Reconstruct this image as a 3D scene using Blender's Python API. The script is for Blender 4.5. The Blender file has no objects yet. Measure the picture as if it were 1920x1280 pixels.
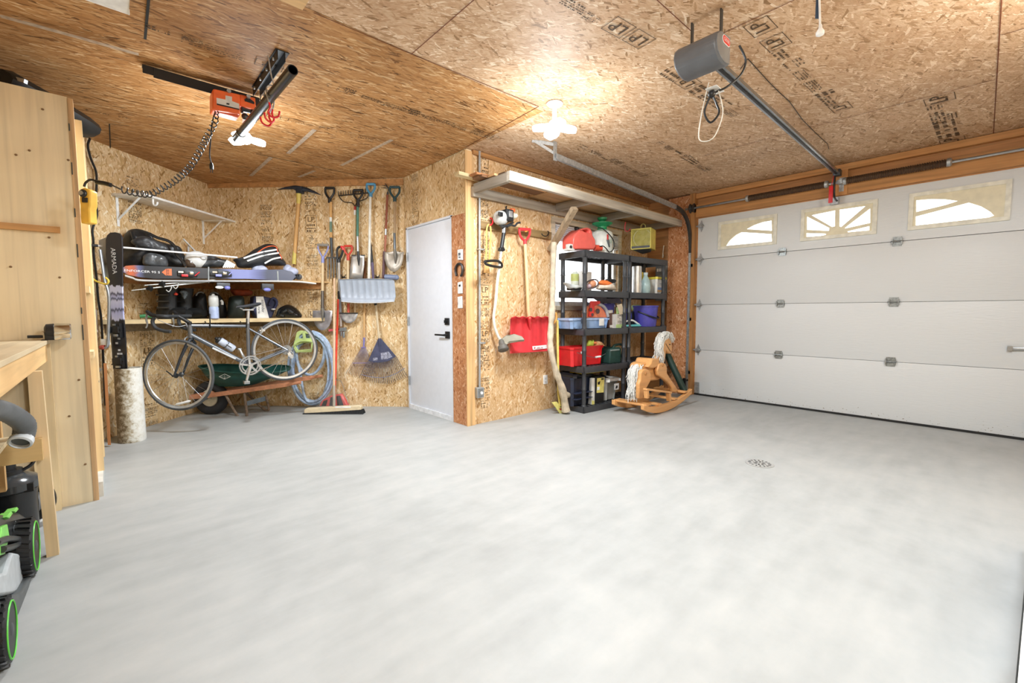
import bpy, bmesh, math, random
from mathutils import Vector as V, Matrix
random.seed(7)
COL = bpy.context.scene.collection
PI = math.pi
# ---------------------------------------------------------------- camera (solved from the photograph's vanishing points)
F, YAW, PIT, ROL, H = 826.1, 0.8314, -0.06675, -0.00212, 1.10
fwd = V((math.cos(YAW)*math.cos(PIT), math.sin(YAW)*math.cos(PIT), math.sin(PIT)))
r0 = V((math.sin(YAW), -math.cos(YAW), 0)); u0 = r0.cross(fwd)
rgt = r0*math.cos(ROL)+u0*math.sin(ROL); upv = u0*math.cos(ROL)-r0*math.sin(ROL)
EYE = V((0, 0, H))
cd = bpy.data.cameras.new('camera'); cam = bpy.data.objects.new('camera', cd); COL.objects.link(cam)
cam.matrix_world = Matrix((( rgt.x, upv.x, -fwd.x, EYE.x), (rgt.y, upv.y, -fwd.y, EYE.y), (rgt.z, upv.z, -fwd.z, EYE.z), (0, 0, 0, 1)))
cd.sensor_width = 36; cd.lens = F/1920*36; cd.clip_start = .02
bpy.context.scene.camera = cam
def ray(x, y): return fwd + rgt*((x-960)/F) - upv*((y-640)/F)
def plane(x, y, o, n):
    d = ray(x, y); return EYE + d*((V(o)-EYE).dot(n)/d.dot(n))
def dp(x, y, z): return EYE + ray(x, y)*z
def pX(x, y, X): return plane(x, y, (X, 0, 0), V((1, 0, 0)))
def pY(x, y, Y): return plane(x, y, (0, Y, 0), V((0, 1, 0)))
def pZ(x, y, Z=0): return plane(x, y, (0, 0, Z), V((0, 0, 1)))
class Fr:
    def __init__(s, o, u, v, n): s.o, s.u, s.v, s.n = V(o), V(u).normalized(), V(v).normalized(), V(n).normalized()
    def at(s, a, b, w=0): return s.o+s.u*a+s.v*b+s.n*w
    def p(s, x, y, w=0): return plane(x, y, s.o+s.n*w, s.n)
    def P(s, pts, w=0): return [s.p(x, y, w) for x, y in pts]
    def uv(s, x, y, w=0):
        d = s.p(x, y, w)-s.o; return d.dot(s.u), d.dot(s.v)
def zm(x0, y0, k): return lambda pts: [(x0+x/k, y0+y/k) for x, y in pts]
Q = math.sqrt(.5); UP = V((0, 0, 1))
BX, BY = .915, 6.185
TW = Fr((BX, BY, 0), (Q, -Q, 0), UP, (-Q, -Q, 0))          # tools wall
LW = Fr((BX, BY, 0), (Q, Q, 0), UP, (Q, -Q, 0))            # alcove left wall
SW = Fr((2.52, 3.39, 0), (1, 0, 0), UP, (0, -1, 0))        # wall with the rack
DW = Fr((2.52, 4.58, 0), (0, -1, 0), UP, (-1, 0, 0))       # wall with the entry door
GW = Fr((5.706, 3.39, 0), (0, -1, 0), UP, (-1, 0, 0))      # garage door wall
DG = Fr((0, 5.18, 0), (1, 0, 0), UP, (0, -1, 0))           # front edge of the corner shelves
CF = Fr((0, 3.516, 0), (1, 0, 0), UP, (0, -1, 0))          # cabinet face
CE = Fr((0, 0, 2.612), (1, 0, 0), (0, -1, 0), (0, 0, -1))  # ceiling
FLR = Fr((0, 0, 0), (1, 0, 0), (0, 1, 0), (0, 0, 1))
VH = V((fwd.x, fwd.y, 0)).normalized(); RH = V((rgt.x, rgt.y, 0)).normalized()
def facing(p): return Fr(p, RH, UP, -VH)
# ---------------------------------------------------------------- mesh builder
def cat(pts, n=6, closed=False):
    pts = [V(p) for p in pts]; out = []; N = len(pts)
    for i in range(N if closed else N-1):
        if closed: a, b, c, d = pts[i-1], pts[i], pts[(i+1) % N], pts[(i+2) % N]
        else: a, b, c, d = pts[max(i-1, 0)], pts[i], pts[i+1], pts[min(i+2, N-1)]
        for k in range(n):
            t = k/n
            out.append(.5*((2*b)+(c-a)*t+(2*a-5*b+4*c-d)*t*t+(3*b-a-3*c+d)*t**3))
    if not closed: out.append(pts[-1])
    return out
class MB:
    def __init__(s): s.bm = bmesh.new(); s.uv = None
    def f(s, vs):
        try: return s.bm.faces.new(vs)
        except ValueError: return None
    def poly(s, pts): s.f([s.bm.verts.new(p) for p in pts]); return s
    def prism(s, pts, vec):
        a = [s.bm.verts.new(p) for p in pts]; b = [s.bm.verts.new(V(p)+vec) for p in pts]; n = len(a)
        s.f(a); s.f(b[::-1])
        for i in range(n): s.f([a[i], a[(i+1) % n], b[(i+1) % n], b[i]])
        return s
    def plate(s, fr, px, w1, w0): return s.prism(fr.P(px, w1), fr.n*(w0-w1))
    def hplate(s, outer, holes, vec):
        es = []; loops = []
        for L in [outer]+holes:
            vs = [s.bm.verts.new(p) for p in L]; loops.append(vs)
            es += [s.bm.edges.new((vs[i], vs[(i+1) % len(vs)])) for i in range(len(vs))]
        r = bmesh.ops.triangle_fill(s.bm, use_beauty=True, use_dissolve=False, edges=es)
        fs = [g for g in r['geom'] if isinstance(g, bmesh.types.BMFace)]
        mp = {v: s.bm.verts.new(v.co+vec) for L in loops for v in L}
        for fc in fs: s.f([mp[v] for v in fc.verts][::-1])
        for L in loops:
            for i in range(len(L)):
                a, b = L[i], L[(i+1) % len(L)]; s.f([a, b, mp[b], mp[a]])
        return s
    def box(s, fr, a0, a1, b0, b1, w0, w1, b=0):
        r = bmesh.ops.create_cube(s.bm, size=1)['verts']
        for v in r: v.co = fr.at(a0+(v.co.x+.5)*(a1-a0), b0+(v.co.y+.5)*(b1-b0), w0+(v.co.z+.5)*(w1-w0))
        if b:
            es = list({e for v in r for e in v.link_edges})
            bmesh.ops.bevel(s.bm, geom=es, offset=b, segments=2, affect='EDGES', profile=.6)
        return s
    def beam(s, p0, p1, wd, ht, up=UP):
        p0, p1 = V(p0), V(p1); d = (p1-p0); L = d.length; d.normalize()
        up = V(up)
        if abs(d.dot(up)) > .98: up = V((0, 1, 0)) if abs(d.y) < .9 else V((1, 0, 0))
        x = d.cross(up).normalized(); y = x.cross(d)
        return s.box(Fr(p0, x, y, d), -wd/2, wd/2, -ht/2, ht/2, 0, L)
    def tube(s, pts, r, seg=8, closed=False, caps=True):
        pts = [V(p) for p in pts]; n = len(pts); rs = r if isinstance(r, (list, tuple)) else [r]*n
        rings = []; nrm = None
        for i, p in enumerate(pts):
            a = pts[i-1] if (i or closed) else p; b = pts[(i+1) % n] if (i < n-1 or closed) else p
            t = (b-a)
            if t.length < 1e-9: t = V((0, 0, 1))
            t.normalize()
            if nrm is None:
                nrm = t.orthogonal().normalized()
            nrm = (nrm-t*nrm.dot(t))
            if nrm.length < 1e-6: nrm = t.orthogonal()
            nrm.normalize(); bt = t.cross(nrm)
            rings.append([s.bm.verts.new(p+(nrm*math.cos(2*PI*k/seg)+bt*math.sin(2*PI*k/seg))*rs[i]) for k in range(seg)])
        for i in range(n if closed else n-1):
            A, B = rings[i], rings[(i+1) % n]
            for k in range(seg): s.f([A[k], A[(k+1) % seg], B[(k+1) % seg], B[k]])
        if caps and not closed: s.f(rings[0][::-1]); s.f(rings[-1])
        return s
    def loft(s, rings, caps=True):
        R = [[s.bm.verts.new(p) for p in r] for r in rings]
        for A, B in zip(R, R[1:]):
            m = len(A)
            for k in range(m): s.f([A[k], A[(k+1) % m], B[(k+1) % m], B[k]])
        if caps: s.f(R[0][::-1]); s.f(R[-1])
        return s
    def lathe(s, c, ax, prof, seg=16, caps=True, sx=1):
        c, ax = V(c), V(ax).normalized(); x = ax.orthogonal().normalized()
        if abs(ax.z) > .9: x = V((1, 0, 0))
        y = ax.cross(x)
        return s.loft([[c+ax*h+(x*math.cos(2*PI*k/seg)*sx+y*math.sin(2*PI*k/seg))*r for k in range(seg)] for r, h in prof], caps)
    def ell(s, c, rx, ry, rz, fr=None, seg=14, rings=9):
        fr = fr or Fr((0, 0, 0), (1, 0, 0), (0, 1, 0), (0, 0, 1)); c = V(c); R = []
        for i in range(rings+1):
            t = -PI/2+PI*i/rings; t = max(min(t, PI/2-.02), -PI/2+.02)
            R.append([c+fr.u*(rx*math.cos(t)*math.cos(2*PI*k/seg))+fr.n*(rz*math.cos(t)*math.sin(2*PI*k/seg))+fr.v*(ry*math.sin(t)) for k in range(seg)])
        return s.loft(R)
    def sheet(s, P):
        R = [[s.bm.verts.new(p) for p in row] for row in P]
        for A, B in zip(R, R[1:]):
            for k in range(len(A)-1): s.f([A[k], A[k+1], B[k+1], B[k]])
        return s
    def dish(s, fr, px, w, depth, k=.6):
        o = fr.P(px, w); c = sum(o, V())/len(o); n = len(o)
        i = [c+(p-c)*k-fr.n*depth for p in o]
        a = [s.bm.verts.new(p) for p in o]; b = [s.bm.verts.new(p) for p in i]
        for j in range(n): s.f([a[j], a[(j+1) % n], b[(j+1) % n], b[j]])
        s.f(b); return s
    def text(s, fr, txt, a, b, w, size, rot=0, mirror=False, align='CENTER', sx=1):
        cu = bpy.data.curves.new('lettering', 'FONT'); cu.body = txt; cu.size = size; cu.align_x = align; cu.align_y = 'CENTER'; cu.resolution_u = 2
        o = bpy.data.objects.new('lettering', cu); COL.objects.link(o)
        dg = bpy.context.evaluated_depsgraph_get(); me = o.evaluated_get(dg).to_mesh()
        vs = []; c, sn = math.cos(rot), math.sin(rot)
        for v in me.vertices:
            x, y = v.co.x*sx*(-1 if mirror else 1), v.co.y
            vs.append(s.bm.verts.new(fr.at(a+x*c-y*sn, b+x*sn+y*c, w)))
        for p in me.polygons: s.f([vs[i] for i in p.vertices])
        o.evaluated_get(dg).to_mesh_clear(); bpy.data.objects.remove(o); bpy.data.curves.remove(cu)
        return s
def circ(c, u, v, r, n=24, r2=None): return [V(c)+V(u)*(r*math.cos(2*PI*k/n))+V(v)*((r2 or r)*math.sin(2*PI*k/n)) for k in range(n)]
LOC = {}
def thing(name, label, cat_, loc=(0, 0, 0), group=None):
    o = bpy.data.objects.new(name, None); COL.objects.link(o); o.location = loc; o.empty_display_size = .1
    o['label'] = label; o['category'] = cat_
    if group: o['group'] = group
    LOC[o.name] = V(loc); return o
def part(par, name, mb, mat, label=None, solid=0, subsurf=0, smooth=35, bevel=0, kind=None):
    me = bpy.data.meshes.new(name); bm = mb.bm; loc = LOC[par.name] if par else V((0, 0, 0))
    bmesh.ops.recalc_face_normals(bm, faces=bm.faces)
    if mb.uv:
        L = bm.loops.layers.uv.new('UVMap')
        for fc in bm.faces:
            for lp in fc.loops: lp[L].uv = mb.uv(lp.vert.co)
    if loc.length: bmesh.ops.translate(bm, verts=bm.verts, vec=-loc)
    bm.to_mesh(me); bm.free()
    if smooth:
        me.shade_smooth(); me.set_sharp_from_angle(angle=math.radians(smooth))
    o = bpy.data.objects.new(name, me); COL.objects.link(o); me.materials.append(mat)
    if par: o.parent = par
    LOC[o.name] = loc
    if solid: m = o.modifiers.new('solid', 'SOLIDIFY'); m.thickness = solid; m.offset = 0
    if bevel: m = o.modifiers.new('bevel', 'BEVEL'); m.width = bevel; m.segments = 2; m.limit_method = 'ANGLE'
    if subsurf: m = o.modifiers.new('sub', 'SUBSURF'); m.levels = m.render_levels = subsurf
    if label: o['label'] = label
    if kind: o['kind'] = kind
    return o
def solo(name, mb, mat, label, cat_, group=None, **k):
    c = sum((v.co for v in mb.bm.verts), V())/max(1, len(mb.bm.verts)); lo = min(v.co.z for v in mb.bm.verts)
    base = V((c.x, c.y, lo)); bmesh.ops.translate(mb.bm, verts=mb.bm.verts, vec=-base)
    o = part(None, name, mb, mat, **k); o.location = base; LOC[o.name] = base
    o['label'] = label; o['category'] = cat_
    if group: o['group'] = group
    return o
def struct(name, mb, mat, **k):
    o = part(None, name, mb, mat, **k); o['kind'] = 'structure'; return o
def copytree(o, off, label=None, par=None):
    c = o.copy(); COL.objects.link(c)
    if par is None: c.location = o.location+V(off)
    else: c.parent = par
    if label: c['label'] = label
    for ch in list(o.children): copytree(ch, off, None, c)
    return c
# ---------------------------------------------------------------- materials
def lin(h):
    h = h.lstrip('#'); c = [int(h[i:i+2], 16)/255 for i in (0, 2, 4)]
    return tuple(x/12.92 if x <= .04045 else ((x+.055)/1.055)**2.4 for x in c)+(1,)
MC = {}
def nodes(name):
    m = bpy.data.materials.new(name); m.use_nodes = True; nt = m.node_tree
    return m, nt, nt.nodes['Principled BSDF'], (lambda t, **k: _new(nt, t, **k))
def _new(nt, t, **k):
    n = nt.nodes.new(t)
    for a, b in k.items():
        if hasattr(n, a): setattr(n, a, b)
        else: n.inputs[a].default_value = b
    return n
def ramp(N, stops, interp='LINEAR'):
    r = N('ShaderNodeValToRGB'); r.color_ramp.interpolation = interp; e = r.color_ramp.elements
    while len(e) < len(stops): e.new(.5)
    for i, (p, c) in enumerate(stops): e[i].position = p; e[i].color = lin(c) if isinstance(c, str) else c
    return r
def mt(hexc, r=.5, m=0., var=.12, sc=18., bump=0., alpha=1., trans=0.):
    key = (hexc, r, m, var, sc, bump, alpha, trans)
    if key in MC: return MC[key]
    mat, nt, B, N = nodes('paint_'+hexc.strip('#')); B.inputs['Roughness'].default_value = r; B.inputs['Metallic'].default_value = m
    c = lin(hexc); n = N('ShaderNodeTexNoise', Scale=sc, Detail=2.0); tc = N('ShaderNodeTexCoord'); nt.links.new(tc.outputs['Object'], n.inputs['Vector'])
    rp = ramp(N, [(.3, tuple(x*(1-var) for x in c[:3])+(1,)), (.7, tuple(min(1, x*(1+var)) for x in c[:3])+(1,))])
    nt.links.new(n.outputs['Fac'], rp.inputs[0]); nt.links.new(rp.outputs[0], B.inputs['Base Color'])
    if bump:
        b = N('ShaderNodeBump', Strength=bump, Distance=.01); nt.links.new(n.outputs['Fac'], b.inputs['Height']); nt.links.new(b.outputs[0], B.inputs['Normal'])
    if alpha < 1: B.inputs['Alpha'].default_value = alpha
    if trans: B.inputs['Transmission Weight'].default_value = trans
    MC[key] = mat; return mat
def wood(hexc, axis='x', var=.22, r=.6, dark=None):
    key = ('w', hexc, axis, var, r)
    if key in MC: return MC[key]
    mat, nt, B, N = nodes('wood_'+hexc.strip('#')); B.inputs['Roughness'].default_value = r
    sc = {'x': (1.2, 30, 30), 'y': (30, 1.2, 30), 'z': (30, 30, 1.2)}[axis]
    g = N('ShaderNodeNewGeometry'); mp = N('ShaderNodeMapping'); mp.inputs['Scale'].default_value = sc
    nt.links.new(g.outputs['Position'], mp.inputs['Vector']); n = N('ShaderNodeTexNoise', Scale=1.0, Detail=3.0, Distortion=.6)
    nt.links.new(mp.outputs[0], n.inputs['Vector']); c = lin(hexc)
    rp = ramp(N, [(.28, tuple(x*(1-var*1.5) for x in c[:3])+(1,)), (.5, c), (.75, tuple(min(1, x*(1+var)) for x in c[:3])+(1,))])
    n2 = N('ShaderNodeTexNoise', Scale=3.0, Detail=2.0); nt.links.new(g.outputs['Position'], n2.inputs['Vector'])
    mx = N('ShaderNodeMix', data_type='RGBA', blend_type='MULTIPLY'); mx.inputs['Factor'].default_value = .5
    r2 = ramp(N, [(.3, (.84, .78, .72, 1)), (.6, (1, 1, 1, 1))]); nt.links.new(n2.outputs['Fac'], r2.inputs[0])
    nt.links.new(n.outputs['Fac'], rp.inputs[0]); nt.links.new(rp.outputs[0], mx.inputs['A']); nt.links.new(r2.outputs[0], mx.inputs['B'])
    nt.links.new(mx.outputs['Result'], B.inputs['Base Color']); MC[key] = mat; return mat
def osb(name, cols, ang=0., ln=.085, wd=.022, spread=.6, tint=None, big=.35, rough=.55, streak=None):
    """strand board: three rotated layers of stretched cells, the topmost strand wins"""
    mat, nt, B, N = nodes(name); B.inputs['Roughness'].default_value = rough
    uv = N('ShaderNodeUVMap'); lk = nt.links.new
    nz = N('ShaderNodeTexNoise', Scale=14.0, Detail=2.0); lk(uv.outputs[0], nz.inputs['Vector'])
    ad = N('ShaderNodeVectorMath', operation='MULTIPLY_ADD'); lk(nz.outputs['Color'], ad.inputs[0]); ad.inputs[1].default_value = (.03, .03, 0); lk(uv.outputs[0], ad.inputs[2])
    pr = tn = None
    for i, (da, k) in enumerate(((0, 1.25), (spread, .8), (-spread*1.15, .95), (spread*.35, .5))):
        mp = N('ShaderNodeMapping'); mp.vector_type = 'POINT'
        rt = N('ShaderNodeVectorRotate', rotation_type='Z_AXIS'); rt.inputs['Angle'].default_value = -(ang+da); lk(ad.outputs[0], rt.inputs['Vector'])
        mp.inputs['Scale'].default_value = (1/(ln*k), 1/(wd*k), 1); mp.inputs['Location'].default_value = (i*3.7, i*9.1, 0); lk(rt.outputs[0], mp.inputs['Vector'])
        vo = N('ShaderNodeTexVoronoi', voronoi_dimensions='2D', Scale=1.0); lk(mp.outputs[0], vo.inputs['Vector'])
        sp = N('ShaderNodeSeparateColor'); lk(vo.outputs['Color'], sp.inputs[0])
        if pr is None: pr, tn = sp.outputs[0], sp.outputs[1]
        else:
            gt = N('ShaderNodeMath', operation='GREATER_THAN'); lk(sp.outputs[0], gt.inputs[0]); lk(pr, gt.inputs[1])
            mx = N('ShaderNodeMix', data_type='FLOAT'); lk(gt.outputs[0], mx.inputs['Factor']); lk(tn, mx.inputs[2]); lk(sp.outputs[1], mx.inputs[3]); tn = mx.outputs[0]
            mm = N('ShaderNodeMath', operation='MAXIMUM'); lk(sp.outputs[0], mm.inputs[0]); lk(pr, mm.inputs[1]); pr = mm.outputs[0]
    rp = ramp(N, [(p_, c) for p_, c in zip((.02, .09, .3, .62, .88, .97), cols)]); lk(tn, rp.inputs[0])
    # broad tone drift
    n2 = N('ShaderNodeTexNoise', Scale=2.2, Detail=3.0); lk(uv.outputs[0], n2.inputs['Vector'])
    r2 = ramp(N, [(.32, (1-big, 1-big*1.15, 1-big*1.3, 1)), (.62, (1.0, 1.0, 1.0, 1))]); lk(n2.outputs['Fac'], r2.inputs[0])
    mx = N('ShaderNodeMix', data_type='RGBA', blend_type='MULTIPLY'); mx.inputs['Factor'].default_value = 1; lk(rp.outputs[0], mx.inputs['A']); lk(r2.outputs[0], mx.inputs['B'])
    # fine fibre
    mp = N('ShaderNodeMapping'); mp.inputs['Scale'].default_value = (40, 260, 1); rt = N('ShaderNodeVectorRotate', rotation_type='Z_AXIS'); rt.inputs['Angle'].default_value = -ang
    lk(uv.outputs[0], rt.inputs['Vector']); lk(rt.outputs[0], mp.inputs['Vector']); n3 = N('ShaderNodeTexNoise', Scale=1.0, Detail=1.0); lk(mp.outputs[0], n3.inputs['Vector'])
    r3 = ramp(N, [(.3, (.8, .76, .7, 1)), (.6, (1.05, 1.05, 1.05, 1))]); lk(n3.outputs['Fac'], r3.inputs[0])
    m3 = N('ShaderNodeMix', data_type='RGBA', blend_type='MULTIPLY'); m3.inputs['Factor'].default_value = .6; lk(mx.outputs['Result'], m3.inputs['A']); lk(r3.outputs[0], m3.inputs['B'])
    lk(m3.outputs['Result'], B.inputs['Base Color'])
    B.inputs['Specular IOR Level'].default_value = .25; bp = N('ShaderNodeBump', Strength=.25, Distance=.002); lk(tn, bp.inputs['Height']); lk(bp.outputs[0], B.inputs['Normal'])
    return mat
def rampmat(name, axis, stops, r=.35, interp='LINEAR', wob=0.):
    """colour bands along one axis of the object's own bounding box"""
    mat, nt, B, N = nodes(name); B.inputs['Roughness'].default_value = r; lk = nt.links.new
    tc = N('ShaderNodeTexCoord'); sp = N('ShaderNodeSeparateXYZ'); lk(tc.outputs['Generated'], sp.inputs[0]); out = sp.outputs['XYZ'.index(axis)]
    if wob:
        n = N('ShaderNodeTexNoise', Scale=5.0, Detail=2.0); lk(tc.outputs['Generated'], n.inputs['Vector'])
        ma = N('ShaderNodeMath', operation='MULTIPLY_ADD'); lk(n.outputs['Fac'], ma.inputs[0]); ma.inputs[1].default_value = wob; lk(out, ma.inputs[2])
        ms = N('ShaderNodeMath', operation='SUBTRACT'); lk(ma.outputs[0], ms.inputs[0]); ms.inputs[1].default_value = wob/2; out = ms.outputs[0]
    rp = ramp(N, stops, interp); lk(out, rp.inputs[0]); lk(rp.outputs[0], B.inputs['Base Color']); return mat
def emis(hexc, s):
    mat, nt, B, N = nodes('glow'); B.inputs['Base Color'].default_value = (1, 1, 1, 1); B.inputs['Emission Color'].default_value = lin(hexc); B.inputs['Emission Strength'].default_value = s; return mat
def glass(name='window_glass', tint=(1, 1, 1, 1)):
    mat, nt, B, N = nodes(name); lk = nt.links.new; out = nt.nodes['Material Output']
    t = N('ShaderNodeBsdfTransparent'); t.inputs[0].default_value = tint; g = N('ShaderNodeBsdfGlossy'); g.inputs['Roughness'].default_value = .05
    mx = N('ShaderNodeMixShader'); mx.inputs[0].default_value = .06; lk(t.outputs[0], mx.inputs[1]); lk(g.outputs[0], mx.inputs[2]); lk(mx.outputs[0], out.inputs[0]); return mat
BLK = mt('#17181a', .45); BLK2 = mt('#232528', .6, var=.3, sc=9); STEEL = mt('#a9adb0', .32, .9); GALV = mt('#b4b8ba', .45, .75, .2, 40); DARKST = mt('#4a4c4e', .4, .7)
WHT = mt('#eef0f0', .5); RED = mt('#d8232c', .4); INK = mt('#2b241d', .8); CHROME = mt('#d5d8da', .15, 1.); RUST = mt('#7c6a5a', .6, .4, .35, 30)
# ================================================================ SETTING
OW = osb('strand_board_wall', ['#a37e4e', '#cba873', '#dbba8b', '#e3c699', '#ecd5ae', '#f7e9cc'], ang=PI/2-.1, big=.17, ln=.06, wd=.015)
OWD = osb('strand_board_side', ['#b4864f', '#cfa46f', '#dab486', '#e0bd91', '#e9cba3', '#f3dfbf'], ang=PI/2-.2, big=.15, ln=.055, wd=.015)
OC = osb('strand_board_ceiling', ['#977552', '#b99570', '#c8a482', '#cfae8d', '#dabd9e', '#ebd6bc'], ang=.3, ln=.065, wd=.013, spread=.6, big=.16, rough=.55)
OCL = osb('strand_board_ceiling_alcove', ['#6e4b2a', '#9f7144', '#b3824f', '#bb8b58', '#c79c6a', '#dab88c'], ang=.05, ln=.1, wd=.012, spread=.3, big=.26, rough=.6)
ORD = osb('strand_board_reddish', ['#9b5c34', '#b87b50', '#c6885c', '#cd9368', '#d8a47e', '#e6bf9f'], ang=PI/2, ln=.045, wd=.015, big=.2)
CONC, nt, B, N = nodes('concrete'); lk = nt.links.new
g = N('ShaderNodeNewGeometry'); n1 = N('ShaderNodeTexNoise', Scale=.9, Detail=5.0, Roughness=.6, Distortion=.5); n2 = N('ShaderNodeTexNoise', Scale=7.0, Detail=5.0, Roughness=.65)
mp = N('ShaderNodeMapping'); mp.inputs['Rotation'].default_value = (0, 0, -.7); mp.inputs['Scale'].default_value = (1.2, 5, 1); n3 = N('ShaderNodeTexNoise', Scale=2.0, Detail=4.0)
lk(g.outputs['Position'], n1.inputs['Vector']); lk(g.outputs['Position'], n2.inputs['Vector']); lk(g.outputs['Position'], mp.inputs['Vector']); lk(mp.outputs[0], n3.inputs['Vector'])
a1 = N('ShaderNodeMath', operation='MULTIPLY_ADD'); a1.inputs[1].default_value = .5; lk(n1.outputs['Fac'], a1.inputs[0])
a2 = N('ShaderNodeMath', operation='MULTIPLY'); a2.inputs[1].default_value = .22; lk(n2.outputs['Fac'], a2.inputs[0]); lk(a2.outputs[0], a1.inputs[2])
a3 = N('ShaderNodeMath', operation='MULTIPLY_ADD'); a3.inputs[1].default_value = .28; lk(n3.outputs['Fac'], a3.inputs[0]); lk(a1.outputs[0], a3.inputs[2])
rp = ramp(N, [(.36, '#9b9d9c'), (.5, '#a8aaa9'), (.62, '#b2b3b1')]); lk(a3.outputs[0], rp.inputs[0]); lk(rp.outputs[0], B.inputs['Base Color']); B.inputs['Roughness'].default_value = .5
B.inputs['Specular IOR Level'].default_value = .35
ROOM = [(-1, -.55), (5.75, -.55), (5.75, 3.39), (2.52, 3.39), (2.52, 4.58), (BX, BY), (-1, 4.27)]
m = MB(); m.prism([(x*1.0, y, 0) for x, y in ROOM], V((0, 0, -.1))); struct('floor', m, CONC, smooth=0)
def uvf(fr, ou=0, ov=0): return lambda p: ((p-fr.o).dot(fr.u)+ou, (p-fr.o).dot(fr.v)+ov)
def wallbox(name, fr, L0, L1, z1, mat, holes=(), th=.08, u=0):
    m = MB(); m.uv = uvf(fr, u)
    us = sorted({L0, L1, *[h[0] for h in holes], *[h[1] for h in holes]}); vs = sorted({0, z1, *[h[2] for h in holes], *[h[3] for h in holes]})
    for a, b in zip(us, us[1:]):
        for c, d in zip(vs, vs[1:]):
            if any(h[0] <= a and b <= h[1] and h[2] <= c and d <= h[3] for h in holes): continue
            m.prism([fr.at(a, c), fr.at(b, c), fr.at(b, d), fr.at(a, d)], fr.n*-th)
    return struct(name, m, mat, smooth=0)
ZT = 2.66
wl = wallbox('wall_left', LW, -2.71, .1, ZT, OW, u=3)
wb = wallbox('wall_back', TW, -.1, 2.27, ZT, OW, u=7)
DOORH = (.07, .945, 0, 2.03)
we = wallbox('wall_entry', DW, 0, 1.19, ZT, OW, [DOORH], u=11)
WINH = (1.22, 2.46, 1.17, 2.10)
ws = wallbox('wall_side', SW, .079, 3.2, ZT, OWD, [WINH], u=15)
GD0, GD1, GDT = .73, 3.69, 2.30           # along the garage wall (u), door top
wg = wallbox('wall_garage', GW, 0, 3.94, ZT, wood('#b98552', 'y'), [(GD0, GD1, 0, GDT)], u=21)
wallbox('wall_right', Fr((5.75, -.55, 0), (-1, 0, 0), UP, (0, 1, 0)), 0, 6.75, ZT, OW, u=31)
wallbox('wall_near', Fr((-1, -.55, 0), (0, 1, 0), UP, (1, 0, 0)), 0, 4.82, ZT, OW, u=41)
m = MB(); m.uv = uvf(CE)
YS = 2.385
m.poly([(-1, -.55, 2.615), (5.75, -.55, 2.615), (5.75, 3.39, 2.615), (2.5, 3.39, 2.615), (2.5, YS, 2.615), (-1, YS, 2.615)])
ceil = struct('ceiling', m, OC, smooth=0)
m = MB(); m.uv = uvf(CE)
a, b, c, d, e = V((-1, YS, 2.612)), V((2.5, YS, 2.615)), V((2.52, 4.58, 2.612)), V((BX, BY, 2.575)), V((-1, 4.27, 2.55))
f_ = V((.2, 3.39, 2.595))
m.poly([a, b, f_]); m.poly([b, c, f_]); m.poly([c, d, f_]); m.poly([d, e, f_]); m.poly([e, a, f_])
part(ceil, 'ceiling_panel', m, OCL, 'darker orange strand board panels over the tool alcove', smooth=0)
m = MB(); m.prism([(-1.2, -.8, 2.67), (6, -.8, 2.67), (6, 3.6, 2.67), (2.7, 3.6, 2.67), (2.7, 4.8, 2.67), (BX, BY+.3, 2.67), (-1.2, 4.5, 2.67)], V((0, 0, .05))); part(ceil, 'light_block_slab', m, mt('#8a6a45', .8), smooth=0)  # unseen slab added above the ceiling to stop light leaking through its seams
# seams between ceiling sheets
Z1 = 2.611
def seam(mb, px, wd=.005, z=Z1):
    for (p, q) in zip(px, px[1:]):
        a, b = pZ(*p, z), pZ(*q, z); d = (b-a).normalized().cross(UP)*wd/2; mb.poly([a-d, b-d, b+d, a+d])
m = MB()
for L in ([(588, 24), (775, 103), (1010, 200)], [(900, -10), (772, 101)], [(1010, 200), (875, 275)], [(1340, 70), (1500, -5)], [(1496, 245), (1866, 149)], [(1878, 0), (1862, 262)], [(1878, 66), (1925, 52)], [(1210, -20), (1300, 62)], [(1496, 245), (1320, 292)]): seam(m, L)
part(ceil, 'sheet_seam', m, mt('#6b3417', .8), smooth=0)
m = MB()
for L in ([(279, -5), (267, 130)], [(249, 124), (243, 236)]): seam(m, L, .012, 2.598)
for L in ([(243, 236), (205, 232), (207, 277)], ): seam(m, L, .008, 2.555)
seam(m, [(480, 288), (690, 333)], .012, 2.575)
part(ceil, 'dark_sheet_gap', m, mt('#20201c', .8), smooth=0)
# pale strips where old tape was pulled off
m = MB()
for L in ([(590, 243), (540, 288)], [(735, 262), (640, 310)], [(590, 320), (560, 332)], [(508, 295), (470, 330)], [(0, 30), (110, 60), (260, 102)]): seam(m, L, .035, 2.57)
part(ceil, 'tape_mark', m, mt('#b9b1a2', .7, var=.25, sc=30, alpha=.5), smooth=0)
# printed grade stamps --------------------------------------------------
def scrib(mb, fr, a0, a1, b0, b1, w, rows, rng, vert=False, dens=.75):
    """rows of tiny strokes like worn small print"""
    hb = (b1-b0)/rows
    for r in range(rows):
        x = a0; k = rng.random(); hh = hb*rng.choice((.35, .5, .6)); y = b0+r*hb
        if k < .12: continue
        while x < a1:
            l = rng.uniform(.004, .02)
            if rng.random() < dens: mb.poly([fr.at(x, y, w), fr.at(min(x+l, a1), y, w), fr.at(min(x+l, a1), y+hh, w), fr.at(x, y+hh, w)])
            x += l+rng.uniform(.003, .01)
def frame_(mb, fr, a0, a1, b0, b1, w, t=.003):
    for (p, q, r, s) in ((a0, a1, b0, b0+t), (a0, a1, b1-t, b1), (a0, a0+t, b0, b1), (a1-t, a1, b0, b1)): mb.poly([fr.at(p, r, w), fr.at(q, r, w), fr.at(q, s, w), fr.at(p, s, w)])
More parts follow.
